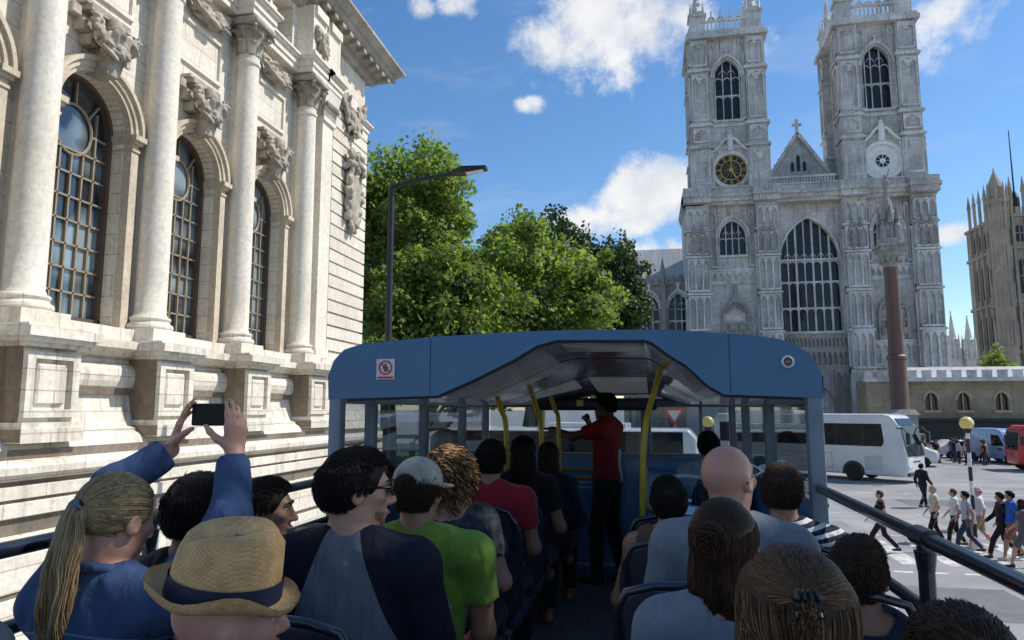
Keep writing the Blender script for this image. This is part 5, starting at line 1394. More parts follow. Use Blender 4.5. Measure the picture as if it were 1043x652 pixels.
m.f += [(r*nn+i, r*nn+i+1, (r+1)*nn+i+1, (r+1)*nn+i) for r in range(len(ys)-1) for i in range(nn-1)]
lite = [f for f in m.f if all(abs(m.v[i][0]+.245) < .225 for i in f) and 4.3 > sum(m.v[i][1] for i in f)/4 > 3.5 or (all(abs(m.v[i][0]+.245) < .225 for i in f) and 6.2 > sum(m.v[i][1] for i in f)/4 > 5.2)]
side = [f for f in m.f if ((min(m.v[i][0] for i in f) > .05 and max(m.v[i][0] for i in f) < .36) or (min(m.v[i][0] for i in f) > -1.1 and max(m.v[i][0] for i in f) < -.5)) and (sum(m.v[i][1] for i in f)/4 < 4.5 or 5.2 < sum(m.v[i][1] for i in f)/4 < 5.9)]
m2_ = MB(); m2_.v = list(m.v); m2_.f = lite+side; m.f = [f for f in m.f if f not in lite and f not in side]
M_lite, nt_, b_ = new_mat('roof_light_panel'); o_ = [x for x in nt_.nodes if x.type == 'OUTPUT_MATERIAL'][0]
tl_ = N(nt_, 'ShaderNodeBsdfTranslucent'); tl_.inputs['Color'].default_value = (.85, .87, .86, 1); b_.inputs['Base Color'].default_value = (.40, .41, .42, 1); b_.inputs['Roughness'].default_value = .2; mx_ = N(nt_, 'ShaderNodeMixShader'); mx_.inputs[0].default_value = .6
nzl = N(nt_, 'ShaderNodeTexNoise', Scale=4.0, Detail=5.0); rl = N(nt_, 'ShaderNodeValToRGB'); rl.color_ramp.elements[0].color = (.16, .17, .18, 1); rl.color_ramp.elements[1].color = (.42, .43, .43, 1); nt_.links.new(nzl.outputs[0], rl.inputs[0]); nt_.links.new(rl.outputs[0], tl_.inputs['Color'])
nt_.links.new(b_.outputs[0], mx_.inputs[1]); nt_.links.new(tl_.outputs[0], mx_.inputs[2]); nt_.links.new(mx_.outputs[0], o_.inputs[0])

for fs_ in (lite, [f for f in side if m2_.v[f[0]][0] > 0], [f for f in side if m2_.v[f[0]][0] < 0]):
    for k_ in (0, 1):
        g_ = [f for f in fs_ if (sum(m2_.v[i][1] for i in f)/4 > 4.9) == bool(k_)]
        if g_:
            q_ = MB(); q_.v = list(m2_.v); q_.f = g_; BB('roof_light', q_, M_lite, cano)
BB('roof_light', m3_, M_lite, cano)
tr_ = MB(); tr_.tube([(x, 3.45, z-.004) for x, z in inner0], .009, 6); BB('fascia_trim', tr_, M_seat, cano, smooth=True)
for x_ in (-1.12, .37):
    tr_ = MB(); tr_.box(x_-.0018, x_+.0018, 3.4285, 3.431, 4.075, oi(x_)-.004); BB('panel_joint', tr_, M_seat, cano)
for x_ in list(np.arange(-1.6, -1.1, .11)) + list(np.arange(.4, .76, .09)):
    tr_ = MB(); tr_.lathe([(.0045, 0), (.0035, .0022), (.001, .003)], (x_, 3.43, 4.072), 8, axis='y'); BB('rivet', tr_, M_bgrey, cano)
ceil = BB('ceiling', m, M_ceil, cano, smooth=True, sharp=20)
for y in (4.3, 5.2, 6.1):
    m = MB()
    t = (y-3.47)/(6.95-3.47); t2 = t*t*(3-2*t)
    P = [(a[0]*(1-t2)+b[0]*t2, y, a[1]*(1-t2)+b[1]*t2-.004) for a, b in zip(inner0, inner1)]
    m.add([p for q in P for p in ((q[0], y-.015, q[2]), (q[0], y+.015, q[2]))], [(2*i, 2*i+2, 2*i+3, 2*i+1) for i in range(len(P)-1)])
    BB('ceiling_joint', m, M_bgrey, cano)
m = MB(); m.rbox(-1.05, .05, 6.3, 6.9, 3.99, 4.10, .03, 2); hb = BB('header_box', m, M_seat, cano)
m = MB(); m.box(-.66, -.60, 6.29, 6.297, 4.03, 4.085); BB('header_notice', m, M_yel, hb)
cano.location.y += .08
# round lamp and no-standing notice on the fascia
m = MB(); m.lathe([(.030, 0), (.030, .012), (.020, .018), (.019, .004)], (.632, 3.43, 4.222), 24, axis='y'); lp = BB('round_lamp', m, M_bstr, cano, smooth=True)
m = MB(); m.lathe([(.019, .004), (.014, .012), (.004, .014)], (.632, 3.43, 4.222), 18, axis='y'); BB('lamp_lens', m, mat('lamp_lens', (0.14, 0.03, 0.025), .15, coat=1), lp, smooth=True)
m = MB(); m.box(-1.412, -1.312, 3.424, 3.429, 4.155, 4.262); nb = BB('notice', m, M_pink, cano)
yp = lambda u, z, w: (u, 3.4235 - w, z)
m = MB(); cx_, cz_ = -1.362, 4.216
band(m, arc(cx_, cz_, .030, 0, 2*PI, 28), arc(cx_, cz_, .038, 0, 2*PI, 28), .0, .0006, yp); m.bar((cx_-.024, 3.4228, cz_+.024), (cx_+.024, 3.4228, cz_-.024), .0012, .008, (1, 0, 1))
m.box(-1.405, -1.319, 3.4228, 3.4236, 4.160, 4.170)
BB('prohibition_ring', m, M_nred, nb)
m = MB(); m.box(cx_-.006, cx_+.006, 3.4232, 3.4237, cz_-.022, cz_+.010); m.box(cx_-.014, cx_+.014, 3.4231, 3.4236, cz_-.006, cz_+.006); m.sphere((cx_, 3.4236, cz_+.017), .006, 10, 6, (1, .1, 1)); BB('pictogram', m, M_blk, nb)
# pillars, panes
for x, yl in ((-1.645, (3.55, 4.02, 5.02, 6.1, 7.0)), (.745, (3.55, 4.84, 6.02, 7.0))):
    for k, y in enumerate(yl):
        m = MB(); wdt = .075 if k == 0 else .055
        m.rbox(x-.035, x+.035, y-wdt/2, y+wdt/2, 3.08 if k == 0 else 3.5, 4.07, .012, 2); BB('pillar', m, M_bgrey, smooth=True)
    for a, b in zip(yl, yl[1:]):
        m = MB(); m.box(x-.004, x+.004, a+.02, b-.02, 3.55, 4.06); BB('side_pane', m, M_pane)
        m = MB(); m.box(x-.02, x+.02, a+.02, b-.02, 3.545, 3.575); m.box(x-.02, x+.02, a+.02, b-.02, 4.03, 4.065); BB('pane_frame', m, M_bgrey)
m = MB(); m.box(-1.60, -.10, 7.03, 7.036, 3.56, 4.06); BB('windscreen', m, M_pane)
m = MB(); m.box(-.02, .70, 7.03, 7.036, 3.56, 4.06); BB('windscreen', m, M_pane)
m = MB(); m.rbox(-.11, -.01, 6.99, 7.06, 3.5, 4.08, .015, 2); m.rbox(-1.68, .78, 6.98, 7.1, 3.5, 3.58, .02, 2); m.rbox(-1.66, .76, 6.98, 7.08, 4.02, 4.1, .02, 2); m.rbox(.44, .47, 7.0, 7.03, 3.56, 4.06, .008, 1); BB('windscreen_frame', m, M_bgrey)
m = MB(); m.box(-1.63, .73, 6.93, 7.0, DZ, 3.52); m.rbox(-1.68, .78, 7.0, 7.36, 2.2, 3.52, .06, 3); BB('front_panel', m, M_front)
m = MB(); m.box(-1.0, -.32, 6.922, 6.929, 3.30, 3.318); m.box(-1.0, -.32, 6.922, 6.929, 3.25, 3.266); m.box(-1.5, .6, 6.922, 6.929, 2.54, 2.565); BB('white_stripe', m, M_bstr)
m = MB(); m.tube([(-1.55, 6.82, 3.44), (-.28, 6.82, 3.44)], .016, 8); m.tube([(-1.5, 6.85, 3.36), (-.3, 6.85, 3.36)], .013, 8); BB('front_grab_rail', m, M_yel, smooth=True)
# curved stair enclosure on the right with yellow edging
m = MB(); P = [(-.05, 5.0), (.12, 4.75), (.4, 4.62), (.70, 4.6), (.70, 6.9), (-.05, 6.9)]
top = [3.34, 3.30, 3.22, 3.14, 3.38, 3.45]
m.add([(x, y, DZ) for x, y in P] + [(x, y, z) for (x, y), z in zip(P, top)], [(i, (i+1) % 6, 6+(i+1) % 6, 6+i) for i in range(6)] + [tuple(range(6, 12))]); st = BB('stair_enclosure', m, M_bint)
m = MB(); m.tube([(x, y-.015, z+.012) for (x, y), z in zip(P[:4], top[:4])], .014, 8); m.tube([(-.06, 6.8, 3.46), (-.06, 5.05, 3.37)], .014, 8); BB('yellow_edging', m, M_yel, st, smooth=True)
m = MB(); m.tube([(-.0, 5.1, 3.5), (.2, 5.3, 3.53), (.45, 5.6, 3.48), (.66, 6.1, 3.38)], .014, 8); BB('hand_rail', m, M_bstr, st, smooth=True)
# yellow grab poles curving up into the ceiling
for pts in ([(-1.02, 5.0, DZ), (-1.02, 5.0, 3.75), (-1.05, 4.95, 4.0), (-1.12, 4.85, 4.2)], [(-.86, 5.6, DZ), (-.86, 5.6, 3.75), (-.88, 5.5, 4.0), (-.93, 5.35, 4.2)], [(-.80, 6.2, DZ), (-.80, 6.2, 3.8), (-.82, 6.1, 4.0), (-.86, 6.0, 4.15)],
            [(-.08, 4.6, DZ), (-.07, 4.6, 3.5), (-.04, 4.6, 3.9), (.02, 4.55, 4.12), (.08, 4.45, 4.32)]):
    m = MB(); P = [Vector(p) for p in pts]; Q = []
    for i in range(len(P)-1):
        p0, p1, p2, p3 = P[max(i-1, 0)], P[i], P[i+1], P[min(i+2, len(P)-1)]
        for t in np.linspace(0, 1, 6, endpoint=False):
            Q.append(.5*((2*p1)+(-p0+p2)*t+(2*p0-5*p1+4*p2-p3)*t*t+(-p0+3*p1-3*p2+p3)*t**3))
    Q.append(P[-1]); m.tube(Q, .019, 12); BB('grab_pole', m, M_yel, smooth=True, sharp=60)
# seats: one unit, copied
def seat_unit():
    root = bpy.data.objects.new('seat', None); col.objects.link(root)
    W = .215
    f = Field((-.26, -.06, .40), (.26, .50, 1.06), .012)
    def slab(x, y, z):   # shell backrest, raked and rounded
        yy = y + (z-.45)*.10
        px = np.maximum(np.abs(x)-(W-.16)*(1-.0*z), 0); pz = np.maximum(np.abs(z-.68)-(.285-.16), 0)
        d2 = (px**2.4+pz**2.4)**(1/2.4)-.16; dy = np.abs(yy+.012-.05*(x/W)**2)-.020
        return np.minimum(np.maximum(d2, dy), 0)+np.sqrt(np.maximum(d2, 0)**2+np.maximum(dy, 0)**2)-.008
    f.apply((-.24, -.12, .40), (.24, .08, 1.04), slab, 0)
    f.obj('backrest', M_seat, root)
    m = MB(); m.rbox(-.205, .205, .0, .42, .37, .45, .035, 3); m.build('cushion', M_cush, root, smooth=True, sharp=60)
    m = MB(); m.rbox(-.15, .15, -.015+.0, .03, .5, .86, .02, 2)
    m.v = [(x, y-(z-.45)*.10+.03, z) for x, y, z in m.v]; m.build('back_pad', M_cush, root, smooth=True, sharp=60)
    m = MB(); m.tube([(-.19, -.055, .78), (-.20, -.075, .91), (-.165, -.085, .975), (-.09, -.088, .995), (0, -.089, 1.0), (.09, -.088, .995), (.165, -.085, .975), (.20, -.075, .91), (.19, -.055, .78)], .0135, 8); m.build('grab_rail', M_rail, root, smooth=True, sharp=80)
    m = MB(); m.tube([(-.12, .08, 0), (-.12, .12, .38)], .02, 8); m.tube([(.12, .08, 0), (.12, .12, .38)], .02, 8); m.box(-.16, .16, .02, .36, .34, .37); m.build('seat_frame', M_bgrey, root)
    return root
s0 = seat_unit()
seat_rows = {'L': (1.08, 1.72, 2.38, 3.02, 3.74, 4.44, 5.12, 5.8), 'R': (.94, 1.58, 2.24, 2.94, 3.6, 5.62)}
first = True
for side, xs_ in (('L', (-1.36, -.90)), ('R', (.08, .50))):
    for y in seat_rows[side]:
        for x in xs_:
            if side == 'R' and y > 5 and x < .3: continue
            if first: o = s0; first = False
            else: o = copy_tree(s0)
            o.parent = bus; o.location = (x+.45, y-3, DZ)
# ------------------------------------------------------------------ people
def skin_mat(name, c):
    m = mat(name, c, .5, tuple(x*y for x, y in zip(c, (.84, .68, .62))), scale=7, detail=8, bump=.25, bscale=160, spec=.4, bdist=.003, lo=.3, hi=.7)
    b = m.node_tree.nodes['Principled BSDF']; b.inputs['Subsurface Weight'].default_value = .12; b.inputs['Subsurface Radius'].default_value = (.012, .005, .003); b.inputs['Subsurface Scale'].default_value = 1.0
    return m
SK = dict(fair=skin_mat('skin_fair', (.56, .33, .25)), pink=skin_mat('skin_pink', (.52, .29, .23)), tan=skin_mat('skin_tan', (.38, .21, .14)), brown=skin_mat('skin_brown', (.22, .115, .075)), dark=skin_mat('skin_dark', (.10, .05, .035)))
def hair_mat(name, c, isl=.35, tip=None):
    m = mat(name, c, .42, tuple(x*.55 for x in c), scale=16, detail=4, stretch=(1, 1, .35), bump=.3, bscale=90, island=isl, spec=.22, bdist=.006)
    m.node_tree.nodes['Principled BSDF'].inputs['Roughness'].default_value = .55
    if tip:
        nt = m.node_tree; b = nt.nodes['Principled BSDF']; src = b.inputs['Base Color'].links[0].from_socket; ge = N(nt, 'ShaderNodeNewGeometry'); mr = N(nt, 'ShaderNodeMapRange'); mr.inputs['From Min'].default_value = .45; nt.links.new(ge.outputs['Random Per Island'], mr.inputs[0])
        mx = N(nt, 'ShaderNodeMix', data_type='RGBA'); nt.links.new(mr.outputs[0], mx.inputs['Factor']); nt.links.new(src, mx.inputs['A']); mx.inputs['B'].default_value = c4(tip); nt.links.new(mx.outputs['Result'], b.inputs['Base Color'])
    return m
HR = dict(blonde=hair_mat('hair_blonde', (.34, .235, .12), .35, (.50, .38, .22)), black=hair_mat('hair_black', (.010, .008, .007), .2), brown=hair_mat('hair_brown', (.042, .022, .013), .35, (.09, .045, .022)), auburn=hair_mat('hair_auburn', (.085, .042, .024)),
          curl=hair_mat('hair_curly', (.17, .08, .035), .5, (.50, .30, .15)), grey=hair_mat('hair_grey', (.20, .19, .18)), mix=hair_mat('hair_highlights', (.065, .034, .019), .4, (.24, .135, .068)), stub=hair_mat('hair_stubble', (.24, .14, .10)))
def cloth(name, c, c2=None, bump=.55, scale=14, rough=.85, bs=None):
    return folds(mat(name, c, rough, c2, scale=scale, detail=6, bump=bump, bscale=bs or 160, sheen=.15, spec=.2, bdist=.003))
def folds(m):
    """soft creases running diagonally under the fine weave bump"""
    nt = m.node_tree; b = nt.nodes['Principled BSDF']; fine = b.inputs['Normal'].links[0].from_node
    tc = N(nt, 'ShaderNodeTexCoord'); mp = N(nt, 'ShaderNodeMapping'); mp.inputs['Rotation'].default_value = (.5, .6, .4); mp.inputs['Scale'].default_value = (1, .8, .35)
    nt.links.new(tc.outputs['Object'], mp.inputs['Vector']); nz = N(nt, 'ShaderNodeTexNoise', Scale=17.0, Detail=2.5, Distortion=.7); nt.links.new(mp.outputs[0], nz.inputs['Vector'])
    bn = N(nt, 'ShaderNodeBump', Strength=.75, Distance=.03); nt.links.new(nz.outputs[0], bn.inputs['Height']); nt.links.new(bn.outputs[0], fine.inputs['Normal']); return m
def mask_mat(name, c1, c2, expr, rough=.85):
    """two-colour cloth; expr builds a 0..1 socket from the separated object coordinates"""
    m = mat(name, c1, rough, tuple(x*.85 for x in c1), scale=14, detail=6, bump=.35, bscale=22, spec=.2, bdist=.012)
    nt = m.node_tree; b = nt.nodes['Principled BSDF']; src = b.inputs['Base Color'].links[0].from_socket
    tc = N(nt, 'ShaderNodeTexCoord'); sx = N(nt, 'ShaderNodeSeparateXYZ'); nt.links.new(tc.outputs['Object'], sx.inputs[0])
    def M(op, a, b2=None):
        n = N(nt, 'ShaderNodeMath', operation=op)
        for i, v in enumerate((a, b2)):
            if v is None: continue
            if isinstance(v, (int, float)): n.inputs[i].default_value = v
            else: nt.links.new(v, n.inputs[i])
        return n.outputs[0]
    fac = expr(M, sx.outputs[0], sx.outputs[1], sx.outputs[2])
    mx = N(nt, 'ShaderNodeMix', data_type='RGBA'); nt.links.new(fac, mx.inputs['Factor']); nt.links.new(src, mx.inputs['A']); mx.inputs['B'].default_value = c4(c2)
    nt.links.new(mx.outputs['Result'], b.inputs['Base Color']); return folds(m)
CL = dict(denim=cloth('denim_jacket', (.035, .075, .22), (.022, .05, .15), .5, 10), green=cloth('green_tee', (.16, .28, .035), (.13, .23, .03)), red=cloth('red_tee', (.34, .02, .035)), black=cloth('black_top', (.012, .012, .014)),
          grey=cloth('grey_tee', (.20, .22, .26), (.16, .18, .215)), navy=cloth('navy_top', (.018, .025, .05)), blue=cloth('blue_shirt', (.04, .09, .22)), white=cloth('white_top', (.70, .70, .70)), lblue=cloth('light_blue_top', (.30, .42, .55)),
          jean=cloth('blue_jeans', (.03, .045, .09)), dark=cloth('dark_trousers', (.014, .015, .018)), khaki=cloth('khaki_shorts', (.36, .28, .18)), brown=cloth('brown_top', (.16, .085, .045)), bright=cloth('bright_blue_top', (.02, .10, .50)),
          rust=cloth('rust_shorts', (.24, .10, .07)), cream=cloth('cream_top', (.55, .50, .40)), hivis=cloth('hivis_vest', (.45, .62, .05)), gown=cloth('dark_grey_dress', (.10, .10, .11)), pink=cloth('pink_top', (.55, .30, .33)), flor=cloth('patterned_dark_top', (.06, .07, .09), (.012, .014, .02), .3, 26),
          redj=cloth('red_jacket', (.55, .03, .02)), lilac=cloth('lilac_shirt', (.42, .40, .50)))
CL['denim'] = mask_mat('denim_jacket', (.045, .082, .175), (.13, .17, .26), lambda M, x, y, z: M('MAXIMUM', M('LESS_THAN', M('ABSOLUTE', M('SUBTRACT', z, M('SUBTRACT', .975, M('MULTIPLY', M('ABSOLUTE', x), .12)))), .0028),
    M('MULTIPLY', M('LESS_THAN', M('ABSOLUTE', M('SUBTRACT', M('ABSOLUTE', x), M('ADD', .055, M('MULTIPLY', z, .045)))), .0028), M('LESS_THAN', z, .965))))
CL['raglan'] = mask_mat('raglan_tee', (.17, .18, .21), (.012, .014, .026), lambda M, x, y, z: M('GREATER_THAN', M('SUBTRACT', M('ABSOLUTE', x), M('ADD', .085, M('MULTIPLY', M('SUBTRACT', 1.03, z), .38))), 0.0))
CL['stripe'] = mask_mat('striped_tee', (.62, .62, .62), (.014, .018, .05), lambda M, x, y, z: M('GREATER_THAN', M('SINE', M('MULTIPLY', M('ADD', z, M('MULTIPLY', M('ABSOLUTE', x), -.22)), 175.0)), -.15))
CL['guide'] = mask_mat('guide_red_shirt', (.22, .018, .022), (.45, .42, .42), lambda M, x, y, z: M('MULTIPLY', M('LESS_THAN', M('ABSOLUTE', M('SUBTRACT', x, .02)), .035), M('LESS_THAN', z, 1.22)))
M_eye = mat('eye_white', (.7, .68, .65), .15, scale=5); M_iris = mat('iris', (.03, .02, .015), .1, scale=5); M_lip = mat('lip', (.34, .13, .12), .45, scale=20)
M_frame = mat('black_spectacles', (.01, .01, .01), .2, scale=10, coat=.6); M_lens = mat('dark_lens', (.008, .008, .01), .05, scale=6, coat=1)
M_shoe = mat('shoe', (.03, .028, .028), .5, scale=12); M_shoew = mat('pale_shoe', (.55, .55, .56), .6, scale=12)

def Rz(a): return np.array([[math.cos(a), -math.sin(a), 0], [math.sin(a), math.cos(a), 0], [0, 0, 1]])
def Rx(a): return np.array([[1, 0, 0], [0, math.cos(a), -math.sin(a)], [0, math.sin(a), math.cos(a)]])
def Ry(a): return np.array([[math.cos(a), 0, math.sin(a)], [0, 1, 0], [-math.sin(a), 0, math.cos(a)]])

def hand_prims(f, w, d, n, u, s=1.0, curl=(.35, .35, .4, .5), thumb=(.5, .55, .3), k=.006):
    """w wrist, d along the fingers, n palm side, u towards the thumb"""
    w = np.asarray(w, float); d = _n(d); n = _n(np.asarray(n, float)-d*np.dot(n, d)); u = _n(np.asarray(u, float)-d*np.dot(u, d)-n*np.dot(u, n))
    base = [.030, .010, -.010, -.028]; kn = [.088, .092, .088, .078]; seg = [(.042, .026, .020), (.046, .029, .021), (.042, .027, .020), (.033, .020, .017)]
    for i in range(4):
        m = w + (u*base[i] + d*kn[i])*s
        f.cone(w + u*base[i]*.55*s + d*.012*s, m, .0155*s, .0125*s, .012, flat=(n, 1.12))
        a = 0; p = m
        for j in range(3):
            a += curl[i]*(1.0 if j else .7)
            q = p + (d*math.cos(a) + n*math.sin(a) + u*base[i]*1.5)*seg[i][j]*s
            f.cone(p, q, (.0098-.0012*j)*s, (.0088-.0014*j)*s, k); p = q
    p = w + (u*.022 + d*.022)*s; o, al, pn = thumb
    for j, L in enumerate((.046, .034, .028)):
        v = _n(u*o*(1-.35*j) + d*al + n*pn*(1+.5*j)); q = p + v*L*s; f.cone(p, q, (.0150-.0022*j)*s, (.0120-.0018*j)*s, .008); p = q

def person(name, label, loc, rz=0.0, pose='sit', s=1.0, res=.009, skin='fair', hair=('short', 'brown'), shirt=('black', 'short'), legs=('dark', 'long'), head=(0, 0, 0), lean=0.0,
           arms=None, group=None, wide=1.0, female=False, detail=True, spec=(), shoes=None, stride=0.0, collar=False, hands=None, cap=None, turn=0.0, neck_d=None, top_z=None):
    P = empty(name, label, 'person', loc, rz, group)
    if top_z is not None: pass
    # skeleton in the person's own frame (facing +Y), metres for s=1
    if pose == 'sit':
        pel = np.array([0, 0, .54]); J = dict(hipL=(-.09, .03, .52), hipR=(.09, .03, .52), kneL=(-.12, .42, .50), kneR=(.12, .42, .50), ankL=(-.12, .40, .09), ankR=(.12, .40, .09))
        base = .54
    else:
        pel = np.array([0, 0, .93]); base = .93
        J = dict(hipL=(-.09, 0, .90), hipR=(.09, 0, .90), kneL=(-.10, .03+stride*.22, .50), kneR=(.10, .03-stride*.10, .49), ankL=(-.10, .0+stride*.36, .09), ankR=(.10, -.02-stride*.38, .09+abs(stride)*.05))
    J = {k: np.array(v, float) for k, v in J.items()}
    ca, sa = math.cos(lean), math.sin(lean)
    def up(x, y, z):   # torso point at height z above the pelvis, leaning forward
        return pel + np.array([x*math.cos(turn) - y*math.sin(turn), (x*math.sin(turn)+y*math.cos(turn))*ca + z*sa, z*ca - y*sa])
    sw = (.165 if female else .188)*wide
    waist, chest, nb = up(0, -.005, .16), up(0, 0, .36), up(0, -.022, .535)
    shL, shR = up(-sw, -.01, .475), up(sw, -.01, .475)
    H = nb + np.array([0, .035, .155]) + np.array([0, sa*.05, 0])
    yaw, pit, rol = head; Rh = Rz(yaw) @ Rx(-pit) @ Ry(rol)
    hp = lambda x, y, z: H + Rh @ np.array([x, y, z])
    if arms is None:
        if pose == 'sit': arms = dict(L=((-.25, .04, .74-.54), (-.15, .26, .64-.54)), R=((.25, .04, .74-.54), (.15, .26, .64-.54)))
        else: arms = dict(L=((-.23, -.05-stride*.08, .20), (-.24, .10-stride*.22, -.02)), R=((.23, -.03+stride*.12, .20), (.24, .08+stride*.26, -.02)))
        arms = {k: (up(*a), up(*b)) for k, (a, b) in arms.items()}
    else: arms = {k: (np.array(a, float), np.array(b, float)) for k, (a, b) in arms.items()}
    # scale everything about the floor for standing people; seated ones scale about the seat
    lo = np.array([-.55, -.5, 0.0]); hi = np.array([.55, .75, pel[2]+.95])
    pts = [H] + list(J.values()) + [p for ab_ in arms.values() for p in ab_] + [shL, shR]
    lo = np.min(pts, 0) - np.array([.24, .24, .16]); hi = np.max(pts, 0) + np.array([.24, .26, .2]); lo[2] = max(lo[2], -.01)
    f = Field(lo, hi, res)
    kb = max(.03, res*1.5)
    def torso(f, g):
        f.ell(chest, (.165*wide+g, .112*(.95 if female else 1.0)*wide**.5+g, .21+g), .05, rot=Rz(turn))
        f.ell(up(0, .0, .18), (.142*wide*(.92 if female else 1)+g, .105*wide+g, .17+g), .06, rot=Rz(turn))
        f.ell(pel+np.array([0, 0, .02]), (.168*wide+g, .125+g, .13+g), .06)
        f.cone(shL, shR, .062+g, .062+g, .05); f.cone(up(-.055, -.03, .54), up(-sw*.85, -.015, .485), .045+g, .055+g, .05); f.cone(up(.055, -.03, .54), up(sw*.85, -.015, .485), .045+g, .055+g, .05)
        if female: f.ell(up(-.075, .085, .33), (.07+g*.5,)*3, .04); f.ell(up(.075, .085, .33), (.07+g*.5,)*3, .04)
    torso(f, 0)
    # neck and head
    f.cone(nb-np.array([0, 0, .03]), hp(0, -.03, -.05), .058 if not female else .050, .052 if not female else .046, .03)
    f.ell(hp(0, -.012, .03), (.076, .097, .087), .02, rot=Rh); f.ell(hp(0, .018, -.035), (.059, .074, .083), .03, rot=Rh)
    if detail:
        f.ell(hp(0, .066, -.094), (.026, .022, .022), .02, rot=Rh)
        for sg in (-1, 1):
            f.ell(hp(sg*.042, .0, -.066), (.022, .035, .03), .02, rot=Rh); f.ell(hp(sg*.04, .06, -.012), (.024, .022, .02), .02, rot=Rh)
        f.cone(hp(-.034, .079, .03), hp(.034, .079, .03), .013, .013, .015)
        for sg in (-1, 1): f.ell(hp(sg*.032, .100, .011), (.016, .016, .012), .012, 's', rot=Rh)
        f.cone(hp(0, .088, .014), hp(0, .112, -.028), .0085, .013, .012)
        for sg in (-1, 1): f.ell(hp(sg*.013, .099, -.034), (.009, .010, .008), .008, rot=Rh)
        f.ell(hp(0, .088, -.060), (.024, .012, .0065), .008, rot=Rh); f.ell(hp(0, .086, -.072), (.020, .012, .0065), .008, rot=Rh)
        for sg in (-1, 1):
            f.ell(hp(sg*.080, -.010, -.004), (.011, .022, .033), .01, rot=Rh); f.ell(hp(sg*.089, -.004, -.002), (.006, .012, .020), .004, 's', rot=Rh)
    else:
        f.ell(hp(0, .10, -.02), (.014, .02, .024), .015, rot=Rh)
        for sg in (-1, 1): f.ell(hp(sg*.078, -.01, -.004), (.012, .02, .03), .01, rot=Rh)
    def arm(f, side, g, frac=None, k=.03):
        sh = shL if side == 'L' else shR; e, w = arms[side]
        L1 = np.linalg.norm(e-sh)
        if frac is None:
            f.cone(sh, e, .052*wide**.5+g, .041+g, k); f.cone(e, w, .041+g, .027+g, k); return
        if frac < 1:
            q = sh+(e-sh)*frac; f.cone(sh, q, .055*wide**.5+g, .050+g*1.25, k, cut=True)
        else:
            f.cone(sh, e, .054*wide**.5+g, .044+g, k); q = e+(w-e)*(frac-1); f.cone(e, q, .044+g, .036-.006*(frac-1)+g*1.1, k, cut=True)
    for sd in 'LR':
        arm(f, sd, 0)
        e, w = arms[sd]
        dv = _n(w-e); hs = 1.0 if not female else .93
        if hands and sd in hands: hand_prims(f, w, *hands[sd][:3], s=hs, **(hands[sd][3] if len(hands[sd]) > 3 else {}))
        else:
            nn_ = _n(np.cross(dv, np.array([0, 0, 1.0])+.001)) if abs(dv[2]) < .9 else np.array([-1.0 if sd == 'R' else 1.0, 0, 0])
            if abs(dv[2]) < .9: nn_ = np.array([0, 0, -1.0]); uu = np.array([-1.0 if sd == 'R' else 1.0, .2, 0])
            else: uu = np.array([0, 1.0, 0])
            if detail or res < .013: hand_prims(f, w, dv, nn_, uu, hs)
            else:
                hand_prims(f, w, dv, nn_, uu, hs*1.05, k=.01)
    def leg(f, sd, g, frac=None):
        h_, k_, a_ = J['hip'+sd], J['kne'+sd], J['ank'+sd]
        if frac is None: f.cone(h_, k_, .083+g, .056+g, .04); f.cone(k_, a_, .055+g, .036+g, .03); f.ell(k_*.65+a_*.35+np.array([0, -.015, 0]), (.052+g, .056+g, .09+g), .03); return
        if frac < 1: f.cone(h_, h_+(k_-h_)*frac, .088+g, .075+g*1.6, .04, cut=True)
        else: f.cone(h_, k_, .086+g, .060+g, .04); f.cone(k_, k_+(a_-k_)*(frac-1), .060+g, .048+g, .03, cut=True)
    for sd in 'LR':
        leg(f, sd, 0); a_ = J['ank'+sd]; f.cone(a_+np.array([0, -.03, -.045]), a_+np.array([0, .13, -.06]), .034, .028, .02)
    body = f.obj('body', SK[skin], P)
    body.name = 'body'
    # top
    ck, sl = shirt
    g = .013
    f = Field(lo, hi, res); torso(f, g)
    nd = neck_d if neck_d is not None else (.0 if not female else .055)
    if nd < .03: f.cone(nb-np.array([0, 0, .05]), nb+np.array([0, .008, .020]), .088, .064, .025, cut=True)
    fr = dict(none=0.0, cap=.18, short=.55, elbow=.92, long=1.9, cuff=1.88)[sl]
    for sd in 'LR':
        if fr > 0: arm(f, sd, g+.003, fr)
    f.noise(.0042, 38, seed=len(P.name)+int(abs(loc[0])*100), aniso=(1, 1, .7))
    f.apply(nb-np.array([.16, .2, .2]), nb+np.array([.16, .2, .12]), lambda x, y, z: np.sqrt((x-nb[0])**2+((y-nb[1]-.012)*.95)**2)-(.0585+nd*.55)+np.maximum(0, (nb[2]+.004-nd*.5)-(z+(y-nb[1])*.40))*2.2, .004, 's')
    if fr == 0:
        for sh in (shL, shR): f.apply(sh-.2, sh+.2, (lambda sh: lambda x, y, z: np.sqrt((x-sh[0]*1.18)**2+(y-sh[1])**2+((z-sh[2]+.0)*.8)**2)-.082)(sh), .005, 's')
    f.plane_cut(pel+np.array([0, 0, -.05 if pose == 'sit' else -.08]), (0, 0, -1))
    f.obj('shirt', CL[ck], P)
    # bottoms
    f = Field(lo, hi, res if pose != 'sit' else max(res, .012))
    f.ell(pel+np.array([0, 0, .0]), (.172*wide+.008, .128+.008, .135), .05)
    for sd in 'LR': leg(f, sd, .010, 1.94 if legs[1] == 'long' else .92)
    if legs[1] == 'skirt': f.cone(pel, pel*np.array([1, 1, .62]), .16, .20, .03, cut=True)
    f.plane_cut(pel+np.array([0, 0, .07]), (0, 0, 1))
    f.obj('trousers' if legs[1] == 'long' else 'shorts', CL[legs[0]], P)
